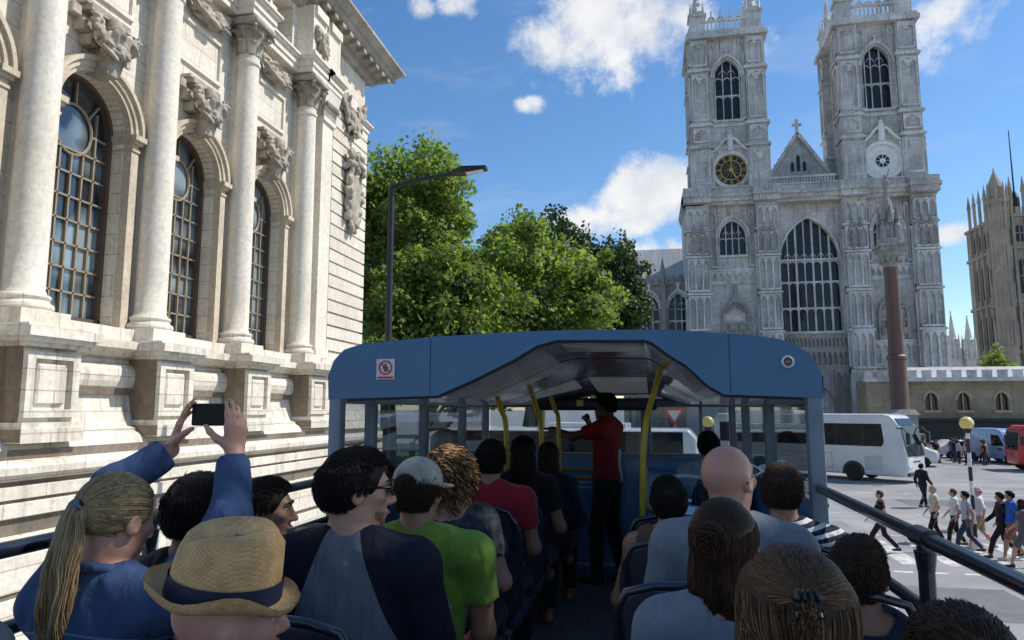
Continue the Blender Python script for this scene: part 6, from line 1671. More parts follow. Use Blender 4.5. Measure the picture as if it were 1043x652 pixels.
    if pose != 'sit' or shoes:
        for sd in 'LR':
            a_ = J['ank'+sd]; f = Field(a_-np.array([.09, .12, .1]), a_+np.array([.09, .24, .06]), max(.007, res*.7))
            f.cone(a_+np.array([0, -.035, -.045]), a_+np.array([0, .135, -.058]), .041, .034, .02); f.cone(a_+np.array([0, -.02, 0]), a_+np.array([0, -.02, -.05]), .045, .042, .02); f.plane_cut(a_+np.array([0, 0, .01]), (0, 0, 1)); f.plane_cut(a_+np.array([0, 0, -.088]), (0, 0, -1))
            f.obj('shoe', shoes if shoes else M_shoe, P)
    # eyes, lips, brows
    if detail:
        for sg in (-1, 1):
            m = MB(); m.sphere(tuple(hp(sg*.0315, .0725, .010)), .0125, 12, 8); e = m.build('eye', M_eye, P, smooth=True, sharp=90)
            m = MB(); m.sphere(tuple(hp(sg*.0315, .0805, .010)), .0068, 10, 6); m.build('iris', M_iris, e, smooth=True, sharp=90)
            if hair and hair[0] != 'bald':
                m = MB(); m.tube([tuple(hp(sg*.015, .094, .031)), tuple(hp(sg*.032, .0915, .037)), tuple(hp(sg*.05, .079, .032))], [.004, .005, .002], 6); m.build('eyebrow', HR[hair[1]], P, smooth=True)
        m = MB(); m.tube([tuple(hp(-.022, .088, -.066)), tuple(hp(-.01, .0975, -.063)), tuple(hp(0, .0985, -.065)), tuple(hp(.01, .0975, -.063)), tuple(hp(.022, .088, -.066))], [.002, .0055, .006, .0055, .002], 6); m.build('lips', M_lip, P, smooth=True)
    hair_on(P, hair, hp, Rh, H, res, nb, spec)
    if collar:
        m = MB(); c = [tuple(nb + np.array([.078*math.cos(t), .074*math.sin(t)+.012, .022-.03*math.sin(t)])) for t in np.linspace(0, 2*PI, 24, endpoint=False)]
        m.tube(c, .016, 8, closed=True); m.build('collar', CL[ck], P, smooth=True, sharp=80)
    if s != 1.0: P.scale = (s, s, s)
    P['_'] = 0; del P['_']
    P_info[P.name] = dict(H=H, hp=hp, Rh=Rh, nb=nb)
    return P
P_info = {}
def hair_on(P, hair, hp, Rh, H, res, nb, spec):
    if not hair: return
    st, hm = hair; HM_ = HR[hm]; r = np.random.default_rng(abs(hash(st)) % 1000 if False else len(st)*7+len(hm))
    hres = max(.006, min(res, .012))
    def cap_field(gx=.008, face=True, nape=-.055, top=0.0, lo_=-.3):
        f = Field(H-np.array([.17, .17, .17]), H+np.array([.17, .17, .19]), hres)
        f.ell(hp(0, -.016, .032), (.077+gx, .099+gx, .088+gx+top), 0, rot=Rh)
        f.ell(hp(0, -.042, -.02), (.064+gx*.6, .050+gx*.8, .065), .03, rot=Rh)
        if face:
            f.ell(hp(0, .120, -.020), (.100, .096, .103), .010, 's', rot=Rh)
            for sg in (-1, 1): f.ell(hp(sg*.088, .0, -.02), (.022, .034, .045), .01, 's', rot=Rh)
        f.plane_cut(hp(0, -.05, nape), Rh @ np.array([0, .25, -1]))
        return f
    # sample points on the scalp
    def scalp(n, amin=.9, front=.2):
        out = []
        while len(out) < n:
            v = r.normal(size=3); v /= np.linalg.norm(v)
            a = math.atan2(v[0], v[1])       # 0 = forward
            if v[2] < -.75 or (v[2] < -.25 and abs(a) < 1.75): continue
            if abs(a) < amin and v[2] < .62-front*.3: continue
            out.append(v)
        return np.array(out)
    E0 = np.array([.079, .101, .091]); C0 = np.array([0, -.016, .032])
    def W(p): return H + p @ Rh.T
    if st in ('short', 'crop'):
        f = cap_field(.007 if st == 'short' else .003, top=.002 if st == 'short' else 0); f.noise(.0035, 60, 3, (1, 1, .6)); f.obj('hair', HM_, P)
        if hres <= .0125:
            V = scalp(9000 if hres < .0085 else 5000, 1.15); L = .026 if st == 'short' else .008
            A = C0 + V*(E0+np.array([.004, .004, .006] if st == 'short' else [.002, .002, .002])); fw = np.stack([V[:, 0]*.2, np.clip((V[:, 2]-.45)*6, -.35, .7), np.clip(-(.75-V[:, 2])*1.6, -.8, .02)], 1); D = V*.05 + fw + r.normal(size=V.shape)*.10; D = D - V*np.minimum(0, np.sum(D*V, 1))[:, None]*.9; D = D/np.linalg.norm(D, axis=1)[:, None]
            t = np.linspace(0, 1, 4)[None, :, None]; C = A[:, None, :] + V[:, None, :]*.003*np.sin(t*PI*.8) + D[:, None, :]*t*L
            o = strands('hair_locks', W(C.reshape(-1, 3)).reshape(C.shape), .0011 if hres < .0085 else .0017, HM_, P)
    elif st in ('long', 'clip', 'halfup'):
        f = cap_field(.010, nape=-.16); f.noise(.003, 50, 3, (1.6, 1.6, .4)); f.obj('hair', HM_, P)
        n = 14000 if st != 'long' else 5000; V = scalp(n, 1.0); L = {'long': .30, 'clip': .15, 'halfup': .36}[st]
        t = np.linspace(0, 1, 12)
        a = np.arctan2(V[:, 0], V[:, 1]); e = np.arcsin(V[:, 2])
        lay = r.uniform(1.0, 1.12, n)
        cur = np.zeros((n, 12, 3))
        el_end = -.25
        for i, tt in enumerate(t):
            hf = .42
            q = min(tt/hf, 1); ee = e*(1-q)+np.minimum(e, el_end)*q
            aw = a + (np.sign(a)*(PI-np.abs(a)))*.12*q
            base = C0 + np.stack([np.sin(aw)*np.cos(ee), np.cos(aw)*np.cos(ee), np.sin(ee)], 1)*E0*lay[:, None]
            drop = max(0, (tt-hf)/(1-hf))
            ln = L*r.uniform(.98, 1.02, n)*(.7+.3*np.abs(np.sin(a*3+e)))
            base[:, 2] -= drop*ln; base[:, 1] -= drop*.012; base[:, 0] *= 1+drop*.15
            base += (np.sin(tt*9+a[:, None]*5+np.array([0, 1.5, 3]))*.004*tt + np.sin(tt*17+e[:, None]*11)*.003*drop)
            cur[:, i] = base
        if st in ('clip', 'halfup'):
            tie = np.array([-.02, -.105 if st == 'halfup' else -.118, .075 if st == 'halfup' else .055])
            sel = (V[:, 2] > .35)
            ns = sel.sum(); 
            for i, tt in enumerate(t):
                d = V[sel]*(1-min(tt/.7, 1)) + _n((tie-C0)/E0)*min(tt/.7, 1); d /= np.linalg.norm(d, axis=1)[:, None]
                b = C0 + d*E0*(1.05+.05*math.sin(tt*PI))
                if tt > .7: b = tie + (b-tie)*.5 + np.array([0, -.015, -.06*(tt-.7)/.3]) + r.normal(size=(ns, 3))*.006
                cur[sel, i] = b
        Wc = H + cur @ Rz(math.atan2(Rh[1, 0], Rh[0, 0])).T if False else W(cur.reshape(-1, 3)).reshape(cur.shape)
        strands('hair_locks', Wc, r.uniform(.0008, .0020, n), HM_, P)
        if st in ('clip', 'halfup'):
            m = MB(); tw = W(tie[None])[0]
            if st == 'halfup':
                for sg in (-1, 1):
                    for k in range(4): m.tube([tuple(tw + Rh @ np.array([.009*(k-1.5), -.016, .004])), tuple(tw + Rh @ np.array([.010*(k-1.5), -.026, sg*.012])), tuple(tw + Rh @ np.array([.008*(k-1.5), -.016, sg*.022]))], [.004, .0045, .002], 6)
                m.tube([tuple(tw + Rh @ np.array([-.02, -.024, .001])), tuple(tw + Rh @ np.array([.02, -.024, -.001]))], .006, 8)
                m.build('hair_clip', M_frame, P, smooth=True)
            else:
                nb_ = 700; ph_ = r.uniform(0, 2*PI, nb_); t_ = np.linspace(0, 1, 14); cu = np.zeros((nb_, 14, 3)); q_ = r.normal(size=(nb_, 3))*.006; sp_ = r.uniform(1.2, 3.4, nb_); r_a = r.uniform(.006, .034, nb_); tl_ = r.normal(size=nb_)*.9
                for i2, tt in enumerate(t_): cu[:, i2] = tie + np.stack([r_a*np.cos(ph_+tt*sp_), -.016+.014*np.sin(tl_+tt*2.5)-.35*(.034-r_a), r_a*.85*np.sin(ph_+tt*sp_)+.012*np.sin(tl_*3)], 1) + q_*(1+tt)
                strands('hair_twist', W(cu.reshape(-1, 3)).reshape(cu.shape), .0014, HR['auburn'], P)
    elif st == 'pony':
        f = cap_field(.006, nape=-.03); f.noise(.002, 70, 3, (1, 1, 1)); f.obj('hair', HM_, P)
        tie = np.array([0, -.122, .022]); n = 3400; V = scalp(n, 1.0, .6); t = np.linspace(0, 1, 9); cur = np.zeros((n, 9, 3)); td = _n((tie-C0)/E0)
        for i, tt in enumerate(t):
            d = V*(1-tt)+td*tt; d /= np.linalg.norm(d, axis=1)[:, None]
            b = C0+d*E0*(1.06+.05*math.sin(tt*PI)); b = b*(1-max(0, tt-.8)*5*.6)+tie*max(0, tt-.8)*5*.6; cur[:, i] = b
        strands('hair_locks', W(cur.reshape(-1, 3)).reshape(cur.shape), r.uniform(.0011, .0024, n), HM_, P)
        m = MB(); c = W(tie[None])[0]; bk = Rh @ np.array([0, -1, .15]); m.tube([tuple(c+bk*.0), tuple(c+bk*.02)], .024, 14); m.build('hair_band', M_frame, P, smooth=True)
        n = 2600; k = 16; ph = r.uniform(0, 2*PI, n); rr = np.sqrt(r.uniform(0, 1, n)); cur = np.zeros((n, k, 3)); c = c + bk*.012; ln = r.uniform(.36, .44, n)
        for i, tt in enumerate(np.linspace(0, 1, k)):
            out = bk*.028*min(tt*4, 1) + np.array([0, 0, .010*math.sin(min(tt*4, 1)*PI)])
            rad = (.018+.034*min(1, tt*3.2))*(1-.30*tt)
            z = -np.maximum(0, tt-.05)*ln*(1-.25*rr*0)
            cur[:, i] = c + out + np.stack([np.cos(ph)*rr*rad*.9 + .012*math.sin(tt*5), np.sin(ph)*rr*rad*.8 + .01*math.sin(tt*7+1), z], 1) + np.sin(tt*9+ph[:, None]*3)*.004*(.3+tt) + np.sin(tt*23+rr[:, None]*40)*.0016
        strands('ponytail', cur, r.uniform(.0008, .0020, n), HM_, P)
    elif st == 'curly':
        f = cap_field(.016, nape=-.09, top=.01); f.noise(.008, 45, 3); f.obj('hair', HM_, P)
        n = 750; k = 26; V = scalp(n, .95); cur = np.zeros((n, k, 3)); ph = r.uniform(0, 2*PI, n); hr_ = r.uniform(.008, .016, n); L = r.uniform(.09, .16, n)
        for i, tt in enumerate(np.linspace(0, 1, k)):
            a = ph+tt*r.uniform(14, 15)
            c = C0+V*E0*1.02 + V*(.055*math.sin(min(1, tt*1.6)*PI*.5)) + np.array([0, 0, -1])*(tt**1.3*L)[:, None]*.9
            cur[:, i] = c + np.stack([np.cos(a), np.sin(a), .4*np.sin(a*.5)], 1)*hr_[:, None]
        strands('curls', W(cur.reshape(-1, 3)).reshape(cur.shape), r.uniform(.002, .0042, n), HM_, P)
    elif st == 'simple':
        f = cap_field(.012, nape=-.12 if hm != 'grey' else -.05); f.noise(.004, 40, 3, (1, 1, .5)); f.obj('hair', HM_, P)
    elif st == 'bun':
        f = cap_field(.012, nape=-.05); f.ell(hp(0, -.13, .05), (.045, .04, .045), .02, rot=Rh); f.noise(.004, 50, 3); f.obj('hair', HM_, P)
    elif st == 'stubble':
        f = cap_field(.0015, nape=-.06); f.plane_cut(hp(0, 0, .045), Rh @ np.array([0, .5, 1])); f.obj('hair', HM_, P)

def spectacles(P, dark=False):
    i = P_info[P.name]; hp = i['hp']
    m = MB()
    for sg in (-1, 1):
        m.tube([tuple(hp(sg*.066, .088, .016)), tuple(hp(sg*.078, .06, .018)), tuple(hp(sg*.083, .0, .016)), tuple(hp(sg*.085, -.03, .0))], .0035 if not dark else .0048, 6)
        m.tube([tuple(hp(sg*(.037+.027*math.cos(t)), .104-.012*abs(math.cos(t))*(1 if math.cos(t) > 0 else 0), .010+.019*math.sin(t))) for t in np.linspace(0, 2*PI, 16, endpoint=False)], .0028 if not dark else .004, 6, closed=True)
    m.tube([tuple(hp(-.012, .106, .014)), tuple(hp(.012, .106, .014))], .003, 6)
    o = m.build('sunglasses' if dark else 'spectacles', M_frame, P, smooth=True)
    for sg in (-1, 1):
        m = MB(); q = [tuple(hp(sg*(.037+.027*math.cos(t)), .104-.012*abs(math.cos(t))*(1 if math.cos(t) > 0 else 0), .010+.019*math.sin(t))) for t in np.linspace(0, 2*PI, 16, endpoint=False)]
        m.add(q, [tuple(range(16))]); m.build('lens', M_lens if dark else M_pane, o)
    return o
# ------------------------------------------------------------------ the passengers
FZ = 2.5
def passenger(name_label, x, y, top, **k):
    """top: height of the crown above the deck; the seated figure is scaled to reach it"""
    s = (top)/1.345
    s = min(max(s, .86), 1.06)
    z = FZ + top - 1.345*s
    return person('person', name_label, (x, y, max(z, FZ-.02) if False else z), s=s, **k)
# blonde woman photographing the hall
PH = np.array([-1.25, 1.855, 3.985])    # phone centre
SB = .92
base = np.array([-1.345, 1.56, FZ+.085])
b = lambda p: tuple((np.array(p)-base)/SB)
blonde = person('person', 'blonde woman with ponytail in denim jacket holding up a phone to photograph', tuple(base), pose='sit', s=SB, skin='fair', hair=('pony', 'blonde'), shirt=('denim', 'long'), legs=('jean', 'long'), female=True, res=.0065,
    head=(R(-13), R(12), 0), lean=.10, collar=True, neck_d=.01,
    arms=dict(L=(b((-1.44, 1.72, 3.79)), b((-1.36, 1.835, 3.885))), R=(b((-1.075, 1.70, 3.71)), b((-1.150, 1.825, 3.875)))),
    hands=dict(L=((.20, .06, .75), (.80, .55, -.1), (.55, -.83, 0), dict(curl=(.10, .16, .22, .3), thumb=(.75, .6, .25))),
               R=((-.04, .08, .75), (-.80, .55, -.1), (-.55, -.83, 0), dict(curl=(.10, .2, .3, .35), thumb=(.75, .6, .25)))))
m = MB(); m.rbox(-.056, .062, -.005, .005, -.032, .032, .007, 3)
ph = m.build('body', M_frame, None, smooth=True)
pe = empty('phone', 'small black phone held up by the blonde woman in both hands', 'phone', tuple(PH), R(8)); ph.parent = pe
m = MB(); m.box(-.050, .056, -.0062, -.0054, -.028, .028); m.build('screen', mat('phone_screen', (.006, .006, .008), .35, spec=.2, scale=8), pe)
m = MB(); m.lathe([(.007, 0), (.007, .0016)], (.042, .0066, .018), 14, axis='y'); m.build('camera_lens', M_trim, pe)

hatman = passenger('man in tan straw trilby hat with navy band', -.775, 1.20, 1.215, skin='pink', hair=('bald', 'stub'), shirt=('navy', 'short'), legs=('dark', 'long'), res=.0075, head=(R(-50), R(-2), R(12)), lean=.05)
i = P_info[hatman.name]; hp = i['hp']; Rh = i['Rh']
# hat: woven crown with pinched top, brim and band as clothing of the man
M_straw = mat('straw', (.66, .42, .20), .8, (.48, .30, .14), scale=30, detail=5, bump=.6, bscale=140, bdist=.004)
_nt = M_straw.node_tree; _b = _nt.nodes['Principled BSDF']; _src = _b.inputs['Base Color'].links[0].from_socket
_tc = N(_nt, 'ShaderNodeTexCoord'); _ck = N(_nt, 'ShaderNodeTexChecker', Scale=210.0); _ck.inputs['Color1'].default_value = (1.12, 1.1, 1.05, 1); _ck.inputs['Color2'].default_value = (.78, .75, .7, 1); _nt.links.new(_tc.outputs['Object'], _ck.inputs['Vector'])
_mx = N(_nt, 'ShaderNodeMix', data_type='RGBA', blend_type='MULTIPLY'); _mx.inputs['Factor'].default_value = .8; _nt.links.new(_src, _mx.inputs['A']); _nt.links.new(_ck.outputs[0], _mx.inputs['B']); _nt.links.new(_mx.outputs['Result'], _b.inputs['Base Color'])
M_band = mat('hat_band', (.015, .02, .06), .7, scale=30)
hat = bpy.data.objects.new('hat', None); col.objects.link(hat); hat.parent = hatman
def hatpt(x, y, z):   # hat frame sits on the skull, tipped back a little
    c, s_ = math.cos(R(8)), math.sin(R(8)); y2, z2 = y*c+z*s_, -y*s_+z*c
    return tuple(hp(x, y2-.012, z2+.062))
m = MB(); n = 40; prof = [(.0, 1.00), (.35, .97), (.62, 1.02), (.80, 1.00), (.90, .92), (.955, .75), (1.0, .45), (1.03, .2), (1.06, .0)]; vs = []
for q, hgt in prof:
    for k in range(n):
        a = 2*PI*k/n; cx_, sy_ = math.cos(a), math.sin(a)
        pin = 1-.10*max(0, sy_)*(hgt > .6)*abs(cx_)**.5; rx, ry = .087*q*pin, .106*q
        zz = hgt*.135 - (.022*math.exp(-(cx_*q/.28)**2) if hgt > .9 else 0) + (.010*sy_ if hgt > .6 else 0)
        vs.append((rx*cx_, ry*sy_, zz))
m.add([hatpt(*v) for v in vs], [(j*n+k, j*n+(k+1) % n, (j+1)*n+(k+1) % n, (j+1)*n+k) for j in range(len(prof)-1) for k in range(n)]); m.build('hat_crown', M_straw, hat, smooth=True, sharp=80)
m = MB(); vs = []
for q, dz in ((1.04, 0.002), (1.2, -.002), (1.38, .0), (1.52, .008), (1.56, .014), (1.52, .003), (1.38, -.005), (1.04, -.003)):
    for k in range(n):
        a = 2*PI*k/n; sy_ = math.sin(a); e = (q-1.04)/.5
        vs.append((.087*(1.06+(q-1.04)*.82)*math.cos(a), .106*(1.06+(q-1.04)*.72)*sy_, dz*1.2 + e*(.030*math.cos(2*a)**2*abs(math.cos(a)) + (.012 if sy_ < 0 else -.016)*abs(sy_))))
m.add([hatpt(*v) for v in vs], [(j*n+k, j*n+(k+1) % n, (j+1)*n+(k+1) % n, (j+1)*n+k) for j in range(7) for k in range(n)]); m.build('brim', M_straw, hat, smooth=True, sharp=80)
m = MB(); vs = []
for q, z in ((1.068, .001), (1.045, .042)):
    for k in range(n): a = 2*PI*k/n; vs.append((.0885*q*math.cos(a), .1075*q*math.sin(a), z))
m.add([hatpt(*v) for v in vs], [(k, (k+1) % n, n+(k+1) % n, n+k) for k in range(n)]); m.build('hat_band', M_band, hat, smooth=True)

cornr = passenger('grey haired person in red jacket at the bottom left corner', -1.10, .99, 1.155, skin='fair', hair=('simple', 'grey'), shirt=('redj', 'long'), legs=('dark', 'long'), res=.009, head=(R(-25), 0, 0)); spectacles(cornr, True)
H = P_info[cornr.name]['H']; hp = P_info[cornr.name]['hp']; Rh = P_info[cornr.name]['Rh']
f = Field(H-np.array([.26, .3, .34]), H+np.array([.26, .2, .2]), .009); f.ell(hp(.03, -.10, -.13), (.14, .09, .10), .02, rot=Rh); f.ell(hp(.0, -.03, -.10), (.10, .11, .12), .01, 's', rot=Rh); f.noise(.006, 40, 3); f.obj('hood', CL['redj'], cornr)
passenger('black haired passenger partly hidden behind the raised denim sleeve', -1.37, 1.98, 1.29, skin='brown', hair=('short', 'black'), shirt=('black', 'short'), res=.009, detail=False)
passenger('dark haired boy in blue top looking to the right', -1.40, 2.44, 1.235, skin='tan', hair=('short', 'black'), shirt=('blue', 'short'), res=.0075, head=(R(-72), R(2), 0))
sm = passenger('bearded man in sunglasses and grey raglan tee with dark sleeves', -.905, 2.10, 1.365, skin='fair', hair=('short', 'black'), shirt=('raglan', 'elbow'), legs=('jean', 'long'), res=.0068, head=(R(-58), R(2), 0), wide=1.06, neck_d=.015); spectacles(sm, True)
hp = P_info[sm.name]['hp']; Rh = P_info[sm.name]['Rh']; H = P_info[sm.name]['H']
f = Field(H-.16, H+.16, .006); f.ell(hp(0, .018, -.035), (.0605, .0755, .0835), 0, rot=Rh); f.ell(hp(0, .066, -.094), (.0275, .0235, .0235), .02, rot=Rh); f.ell(hp(0, .06, .02), (.12, .2, .075), .01, 's', rot=Rh); f.plane_cut(hp(0, -.012, 0), Rh @ np.array([0, -1, .0])); f.ell(hp(0, .105, -.068), (.026, .03, .012), .006, 's', rot=Rh); f.noise(.0012, 120, 4)
f.obj('beard', HR['stub'], sm)
cm = passenger('man in grey baseball cap and bright green tee', -.85, 2.54, 1.30, skin='tan', hair=('short', 'brown'), shirt=('green', 'short'), res=.0075, head=(R(-10), R(4), 0), wide=1.2)
hp = P_info[cm.name]['hp']; Rh = P_info[cm.name]['Rh']; H = P_info[cm.name]['H']
M_cap = cloth('cap_cloth', (.36, .34, .29), (.30, .28, .24))
f = Field(H-np.array([.2, .24, .1]), H+np.array([.2, .24, .2]), .007); f.ell(hp(0, -.014, .045), (.092, .114, .098), 0, rot=Rh); f.plane_cut(hp(0, 0, .028), Rh @ np.array([0, -.1, -1])); f.ell(hp(0, .13, .03), (.075, .085, .010), .01, rot=Rh)
f.ell(hp(0, -.125, .048), (.042, .05, .030), .004, 's', rot=Rh); f.obj('cap', M_cap, cm)
passenger('woman with copper curly hair and patterned dark top', -.93, 3.24, 1.31, skin='fair', hair=('curly', 'curl'), shirt=('flor', 'short'), res=.009, female=True, head=(R(-8), 0, 0), neck_d=.12)
passenger('grey haired passenger in navy top by the covered window', -1.33, 4.5, 1.36, skin='fair', hair=('simple', 'grey'), shirt=('navy', 'short'), res=.012, detail=False)
passenger('dark haired man in red tee in the fifth row', -.92, 4.05, 1.31, skin='tan', hair=('short', 'black'), shirt=('red', 'short'), res=.010, detail=False, wide=1.05)
passenger('woman with long black hair and black top near the front', -.86, 4.78, 1.31, skin='tan', hair=('long', 'black'), shirt=('black', 'short'), res=.011, female=True, detail=False)
passenger('dark haired passenger in blue sleeves beside the front pole', -.78, 5.42, 1.24, skin='tan', hair=('long', 'brown'), shirt=('navy', 'long'), res=.012, female=True, detail=False)
passenger('short haired passenger by the left window of the covered part', -1.33, 3.35, 1.24, skin='fair', hair=('short', 'brown'), shirt=('navy', 'short'), res=.011, detail=False)
# right-hand seats
passenger('woman with long highlighted hair held back by a black clip', .20, 1.16, 1.285, skin='fair', hair=('halfup', 'mix'), shirt=('white', 'short'), res=.008, female=True, head=(R(8), R(-4), 0))
passenger('woman in grey top with dark brown hair gathered in a clip', .17, 1.84, 1.27, skin='fair', hair=('clip', 'brown'), shirt=('grey', 'short'), res=.008, female=True, head=(R(-12), R(-10), 0), lean=.06)
passenger('dark haired child looking out over the right rail', .57, 2.22, 1.13, skin='tan', hair=('short', 'brown'), shirt=('navy', 'short'), res=.009, head=(R(-35), R(-8), 0), female=True)
passenger('dark haired passenger at the bottom right of the deck', .45, 1.22, 1.19, skin='tan', hair=('short', 'brown'), shirt=('black', 'short'), res=.010, detail=False)
bm_ = passenger('bald man in spectacles and loose grey tee', .255, 2.52, 1.375, skin='pink', hair=('bald', 'stub'), shirt=('grey', 'short'), legs=('khaki', 'long'), res=.0072, head=(R(-38), R(-6), 0), wide=1.0, lean=.08); spectacles(bm_)
passenger('dark haired passenger in navy and white striped tee', .53, 3.18, 1.26, skin='tan', hair=('short', 'brown'), shirt=('stripe', 'short'), res=.009, head=(R(-15), 0, 0), detail=False)
passenger('dark haired passenger in sleeveless brown top by the aisle', .06, 3.3, 1.19, skin='tan', hair=('short', 'black'), shirt=('brown', 'none'), res=.010, female=True, head=(R(10), R(-10), 0), detail=False)
passenger('dark haired passenger in light blue top at the right front seat', .44, 5.95, 1.31, skin='tan', hair=('short', 'black'), shirt=('lblue', 'short'), res=.012, detail=False)
# standing tour guide: mic in one hand, other arm pointing out to the left
gb = np.array([-.40, 6.42, FZ]); q = lambda p: tuple(np.array(p))
guide = person('person', 'tour guide in red shirt standing at the front, pointing left', tuple(gb), R(70), pose='stand', s=.945, skin='dark', hair=('short', 'black'), shirt=('guide', 'short'), legs=('dark', 'long'), res=.010, head=(R(8), 0, 0), stride=.22,
    arms=dict(R=((.24, .14, 1.20), (.08, .20, 1.42)), L=((-.16, .28, 1.33), (-.10, .53, 1.40))), hands=dict(R=((-.5, .1, .6), (-1, .3, 0), (0, -1, .3)), L=((.1, 1, .02), (0, 0, -1), (1, 0, .2), dict(curl=(.05, .08, .1, .12)))))
m = MB(); m.lathe([(.011, -.10), (.012, .02), (.022, .03), (.025, .05), (.018, .068), (.004, .073)], (0, 0, 0), 14); mo_ = m.build('microphone', M_frame, None, smooth=True)
mo_.location = (gb[0]-.155, gb[1]-.02+.03, FZ+1.40); mo_.rotation_euler = (R(-30), R(-30), 0); tag(mo_, 'black hand microphone held to the mouth of the tour guide', 'microphone')
# green bag on the aisle floor
f = Field((-.16, -.12, -.01), (.16, .12, .34), .012); f.ell((0, 0, .12), (.13, .085, .12), .02); f.cone((-.07, 0, .2), (.07, 0, .2), .05, .05, .03); f.noise(.008, 25, 2); f.plane_cut((0, 0, 0.0), (0, 0, -1))
bag = f.obj('bag', cloth('green_bag', (.03, .22, .12)), None); bag.location = (-.19, 2.25, FZ); tag(bag, 'small green cloth bag on the deck floor beside the right seats', 'bag')

# ------------------------------------------------------------------ people crossing the road
def walker(label, x, y, rz, **k):
    return person('person', label, (x, y, .0), rz, pose='stand', res=.014, detail=False, group=None, **k)
E_, W_ = R(-90), R(90)
walker('woman in black top and trousers striding over the crossing alone', 6.30, 22.2, R(75), hair=('simple', 'auburn'), shirt=('black', 'short'), stride=1.0, female=True, s=.98)
walker('dark suited man walking beyond the crossing with phone in hand', 10.85, 32.4, R(-60), hair=('short', 'black'), shirt=('black', 'long'), stride=.7, s=1.02)
walker('woman in beige top leading the pair mid crossing', 8.35, 24.1, R(80), hair=('simple', 'blonde'), shirt=('cream', 'short'), legs=('dark', 'long'), stride=.5, female=True, s=.97)
walker('woman with auburn hair in white top beside the beige one', 8.72, 23.6, R(75), hair=('simple', 'auburn'), shirt=('white', 'short'), legs=('dark', 'long'), stride=.6, female=True, s=.95)
walker('dark haired walker in blue grey shirt and jeans', 8.65, 22.6, R(78), hair=('short', 'black'), shirt=('lilac', 'short'), legs=('jean', 'long'), stride=.9, skin='tan', s=.97)
pk = walker('person in pink hat, white top and khaki shorts', 9.25, 23.25, R(70), hair=('simple', 'grey'), shirt=('white', 'elbow'), legs=('khaki', 'short'), stride=.8, s=1.0, shoes=M_shoew)
hp = P_info[pk.name]['hp']; Rh = P_info[pk.name]['Rh']; H = P_info[pk.name]['H']
f = Field(H-.2, H+.22, .012); f.ell(hp(0, -.01, .05), (.098, .115, .09), 0, rot=Rh); f.plane_cut(hp(0, 0, .03), Rh @ np.array([0, 0, -1])); f.ell(hp(0, .0, .035), (.15, .165, .012), .01, rot=Rh); f.obj('hat', CL['pink'], pk)
walker('person in black carrying a bag just behind the beacon pole', 9.28, 22.0, R(82), hair=('short', 'black'), shirt=('black', 'long'), legs=('dark', 'long'), stride=1.0, skin='tan', s=1.0)
walker('person in bright blue top and rust shorts', 9.42, 21.75, R(85), hair=('short', 'black'), shirt=('bright', 'short'), legs=('rust', 'short'), stride=.7, skin='tan', s=1.04, shoes=M_shoew)
walker('person in dark grey dress stepping in at the right edge', 9.25, 20.75, R(70), hair=('long', 'brown'), shirt=('gown', 'short'), legs=('gown', 'short'), stride=.9, female=True, s=.98)
walker('worker in yellow high visibility vest seen past the bus corner', 4.20, 21.0, R(30), hair=('short', 'black'), shirt=('hivis', 'short'), legs=('dark', 'long'), stride=.4)
walker('walker in light blue top beside the bus corner pillar', 4.15, 19.2, R(60), hair=('short', 'brown'), shirt=('lblue', 'short'), legs=('khaki', 'short'), stride=.5, female=True)
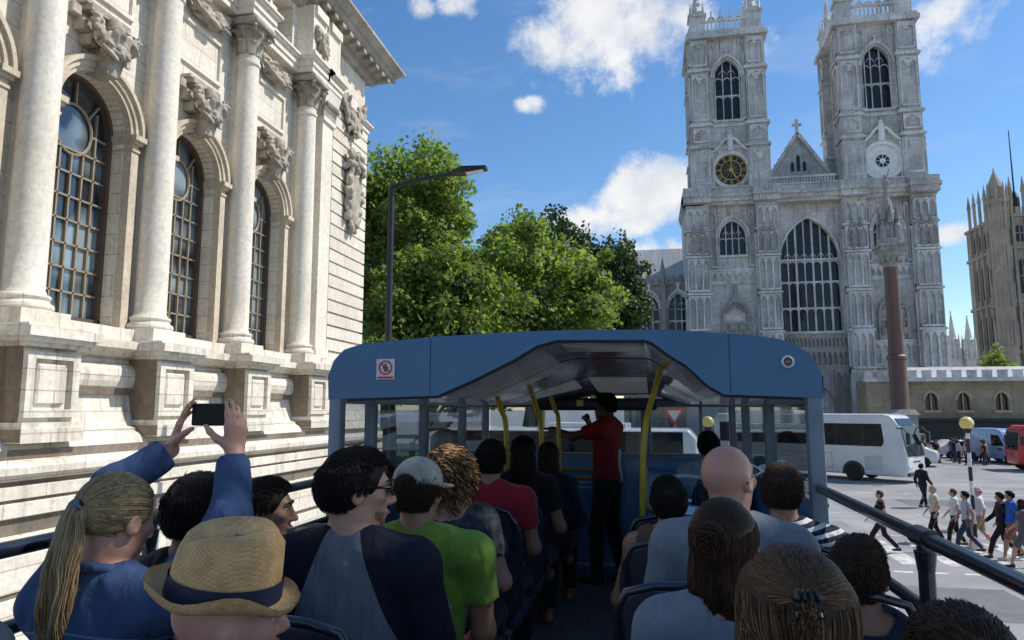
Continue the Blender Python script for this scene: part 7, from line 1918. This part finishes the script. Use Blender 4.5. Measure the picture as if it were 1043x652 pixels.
for (bx_, by_, bz_, lab, c_) in ((6.25, 22.0, .80, 'black shoulder bag at the hip of the woman crossing alone', 'black'), (8.60, 22.39, .86, 'brown shoulder bag at the side of the blue grey shirted walker', 'brown')):
    f = Field((-.2, -.12, -.2), (.2, .12, .75), .012); f.ell((0, 0, 0), (.14, .06, .12), .02); f.cone((-.1, 0, .08), (-.02, 0, .62), .012, .012, .01); f.cone((.1, 0, .08), (-.02, 0, .62), .012, .012, .01)
    o = f.obj('shoulder_bag', CL[c_], None); o.location = (bx_, by_, bz_); o.rotation_euler = (0, 0, R(75)); tag(o, lab, 'bag')
# far crowd by the abbey gate
cols = ['black', 'navy', 'white', 'red', 'blue', 'grey', 'pink', 'lilac', 'brown', 'cream']
protos = []
for k, (c, hc, fem) in enumerate((('black', 'black', 0), ('white', 'brown', 1), ('navy', 'auburn', 0), ('lilac', 'black', 1), ('pink', 'blonde', 1), ('brown', 'black', 0))):
    protos.append((c, hc, fem))
crowd_lab = {'black': 'person in black top among the far crowd before the abbey and lodging', 'white': 'person in white top among the far crowd before the abbey and lodging', 'navy': 'person in navy top among the far crowd before the abbey and lodging',
             'lilac': 'person in lilac top among the far crowd before the abbey and lodging', 'pink': 'person in pink top among the far crowd before the abbey and lodging', 'brown': 'person in brown top among the far crowd before the abbey and lodging'}
r_ = np.random.default_rng(21)
first_of = {}
spots = [(21.3+r_.uniform(-1.6, 4.2), 60+r_.uniform(-3, 9)) for _ in range(26)] + [(4+k*1.9+r_.uniform(-.5, .5), 78+r_.uniform(-2, 3)) for k in range(9)] + [(-2.5, 44), (-1.2, 48), (.9, 52)]
for k, (x, y) in enumerate(spots):
    c, hc, fem = protos[k % 6]; rz = r_.uniform(-PI, PI)
    if c not in first_of:
        first_of[c] = person('person', crowd_lab[c], (x, y, 0), rz, pose='stand', res=.024, detail=False, hair=('simple', hc), shirt=(c, 'short'), legs=('dark' if k % 2 else 'jean', 'long'), stride=.4 if k % 3 else .05, female=bool(fem), group='crowd before the abbey and lodging', skin='fair' if k % 2 else 'tan')
    else:
        o = copy_tree(first_of[c]); o.location = (x, y, 0); o.rotation_euler = (0, 0, rz); s_ = r_.uniform(.92, 1.05); o.scale = (s_, s_, s_)
        if k >= len(spots)-3: tag(o, ['person standing left of the coach seen through the bus side windows', 'person on the road just beyond the coach ahead of the bus', 'person standing past the give way sign ahead of the bus'][k-len(spots)+3], None, 'people seen through the bus windows')
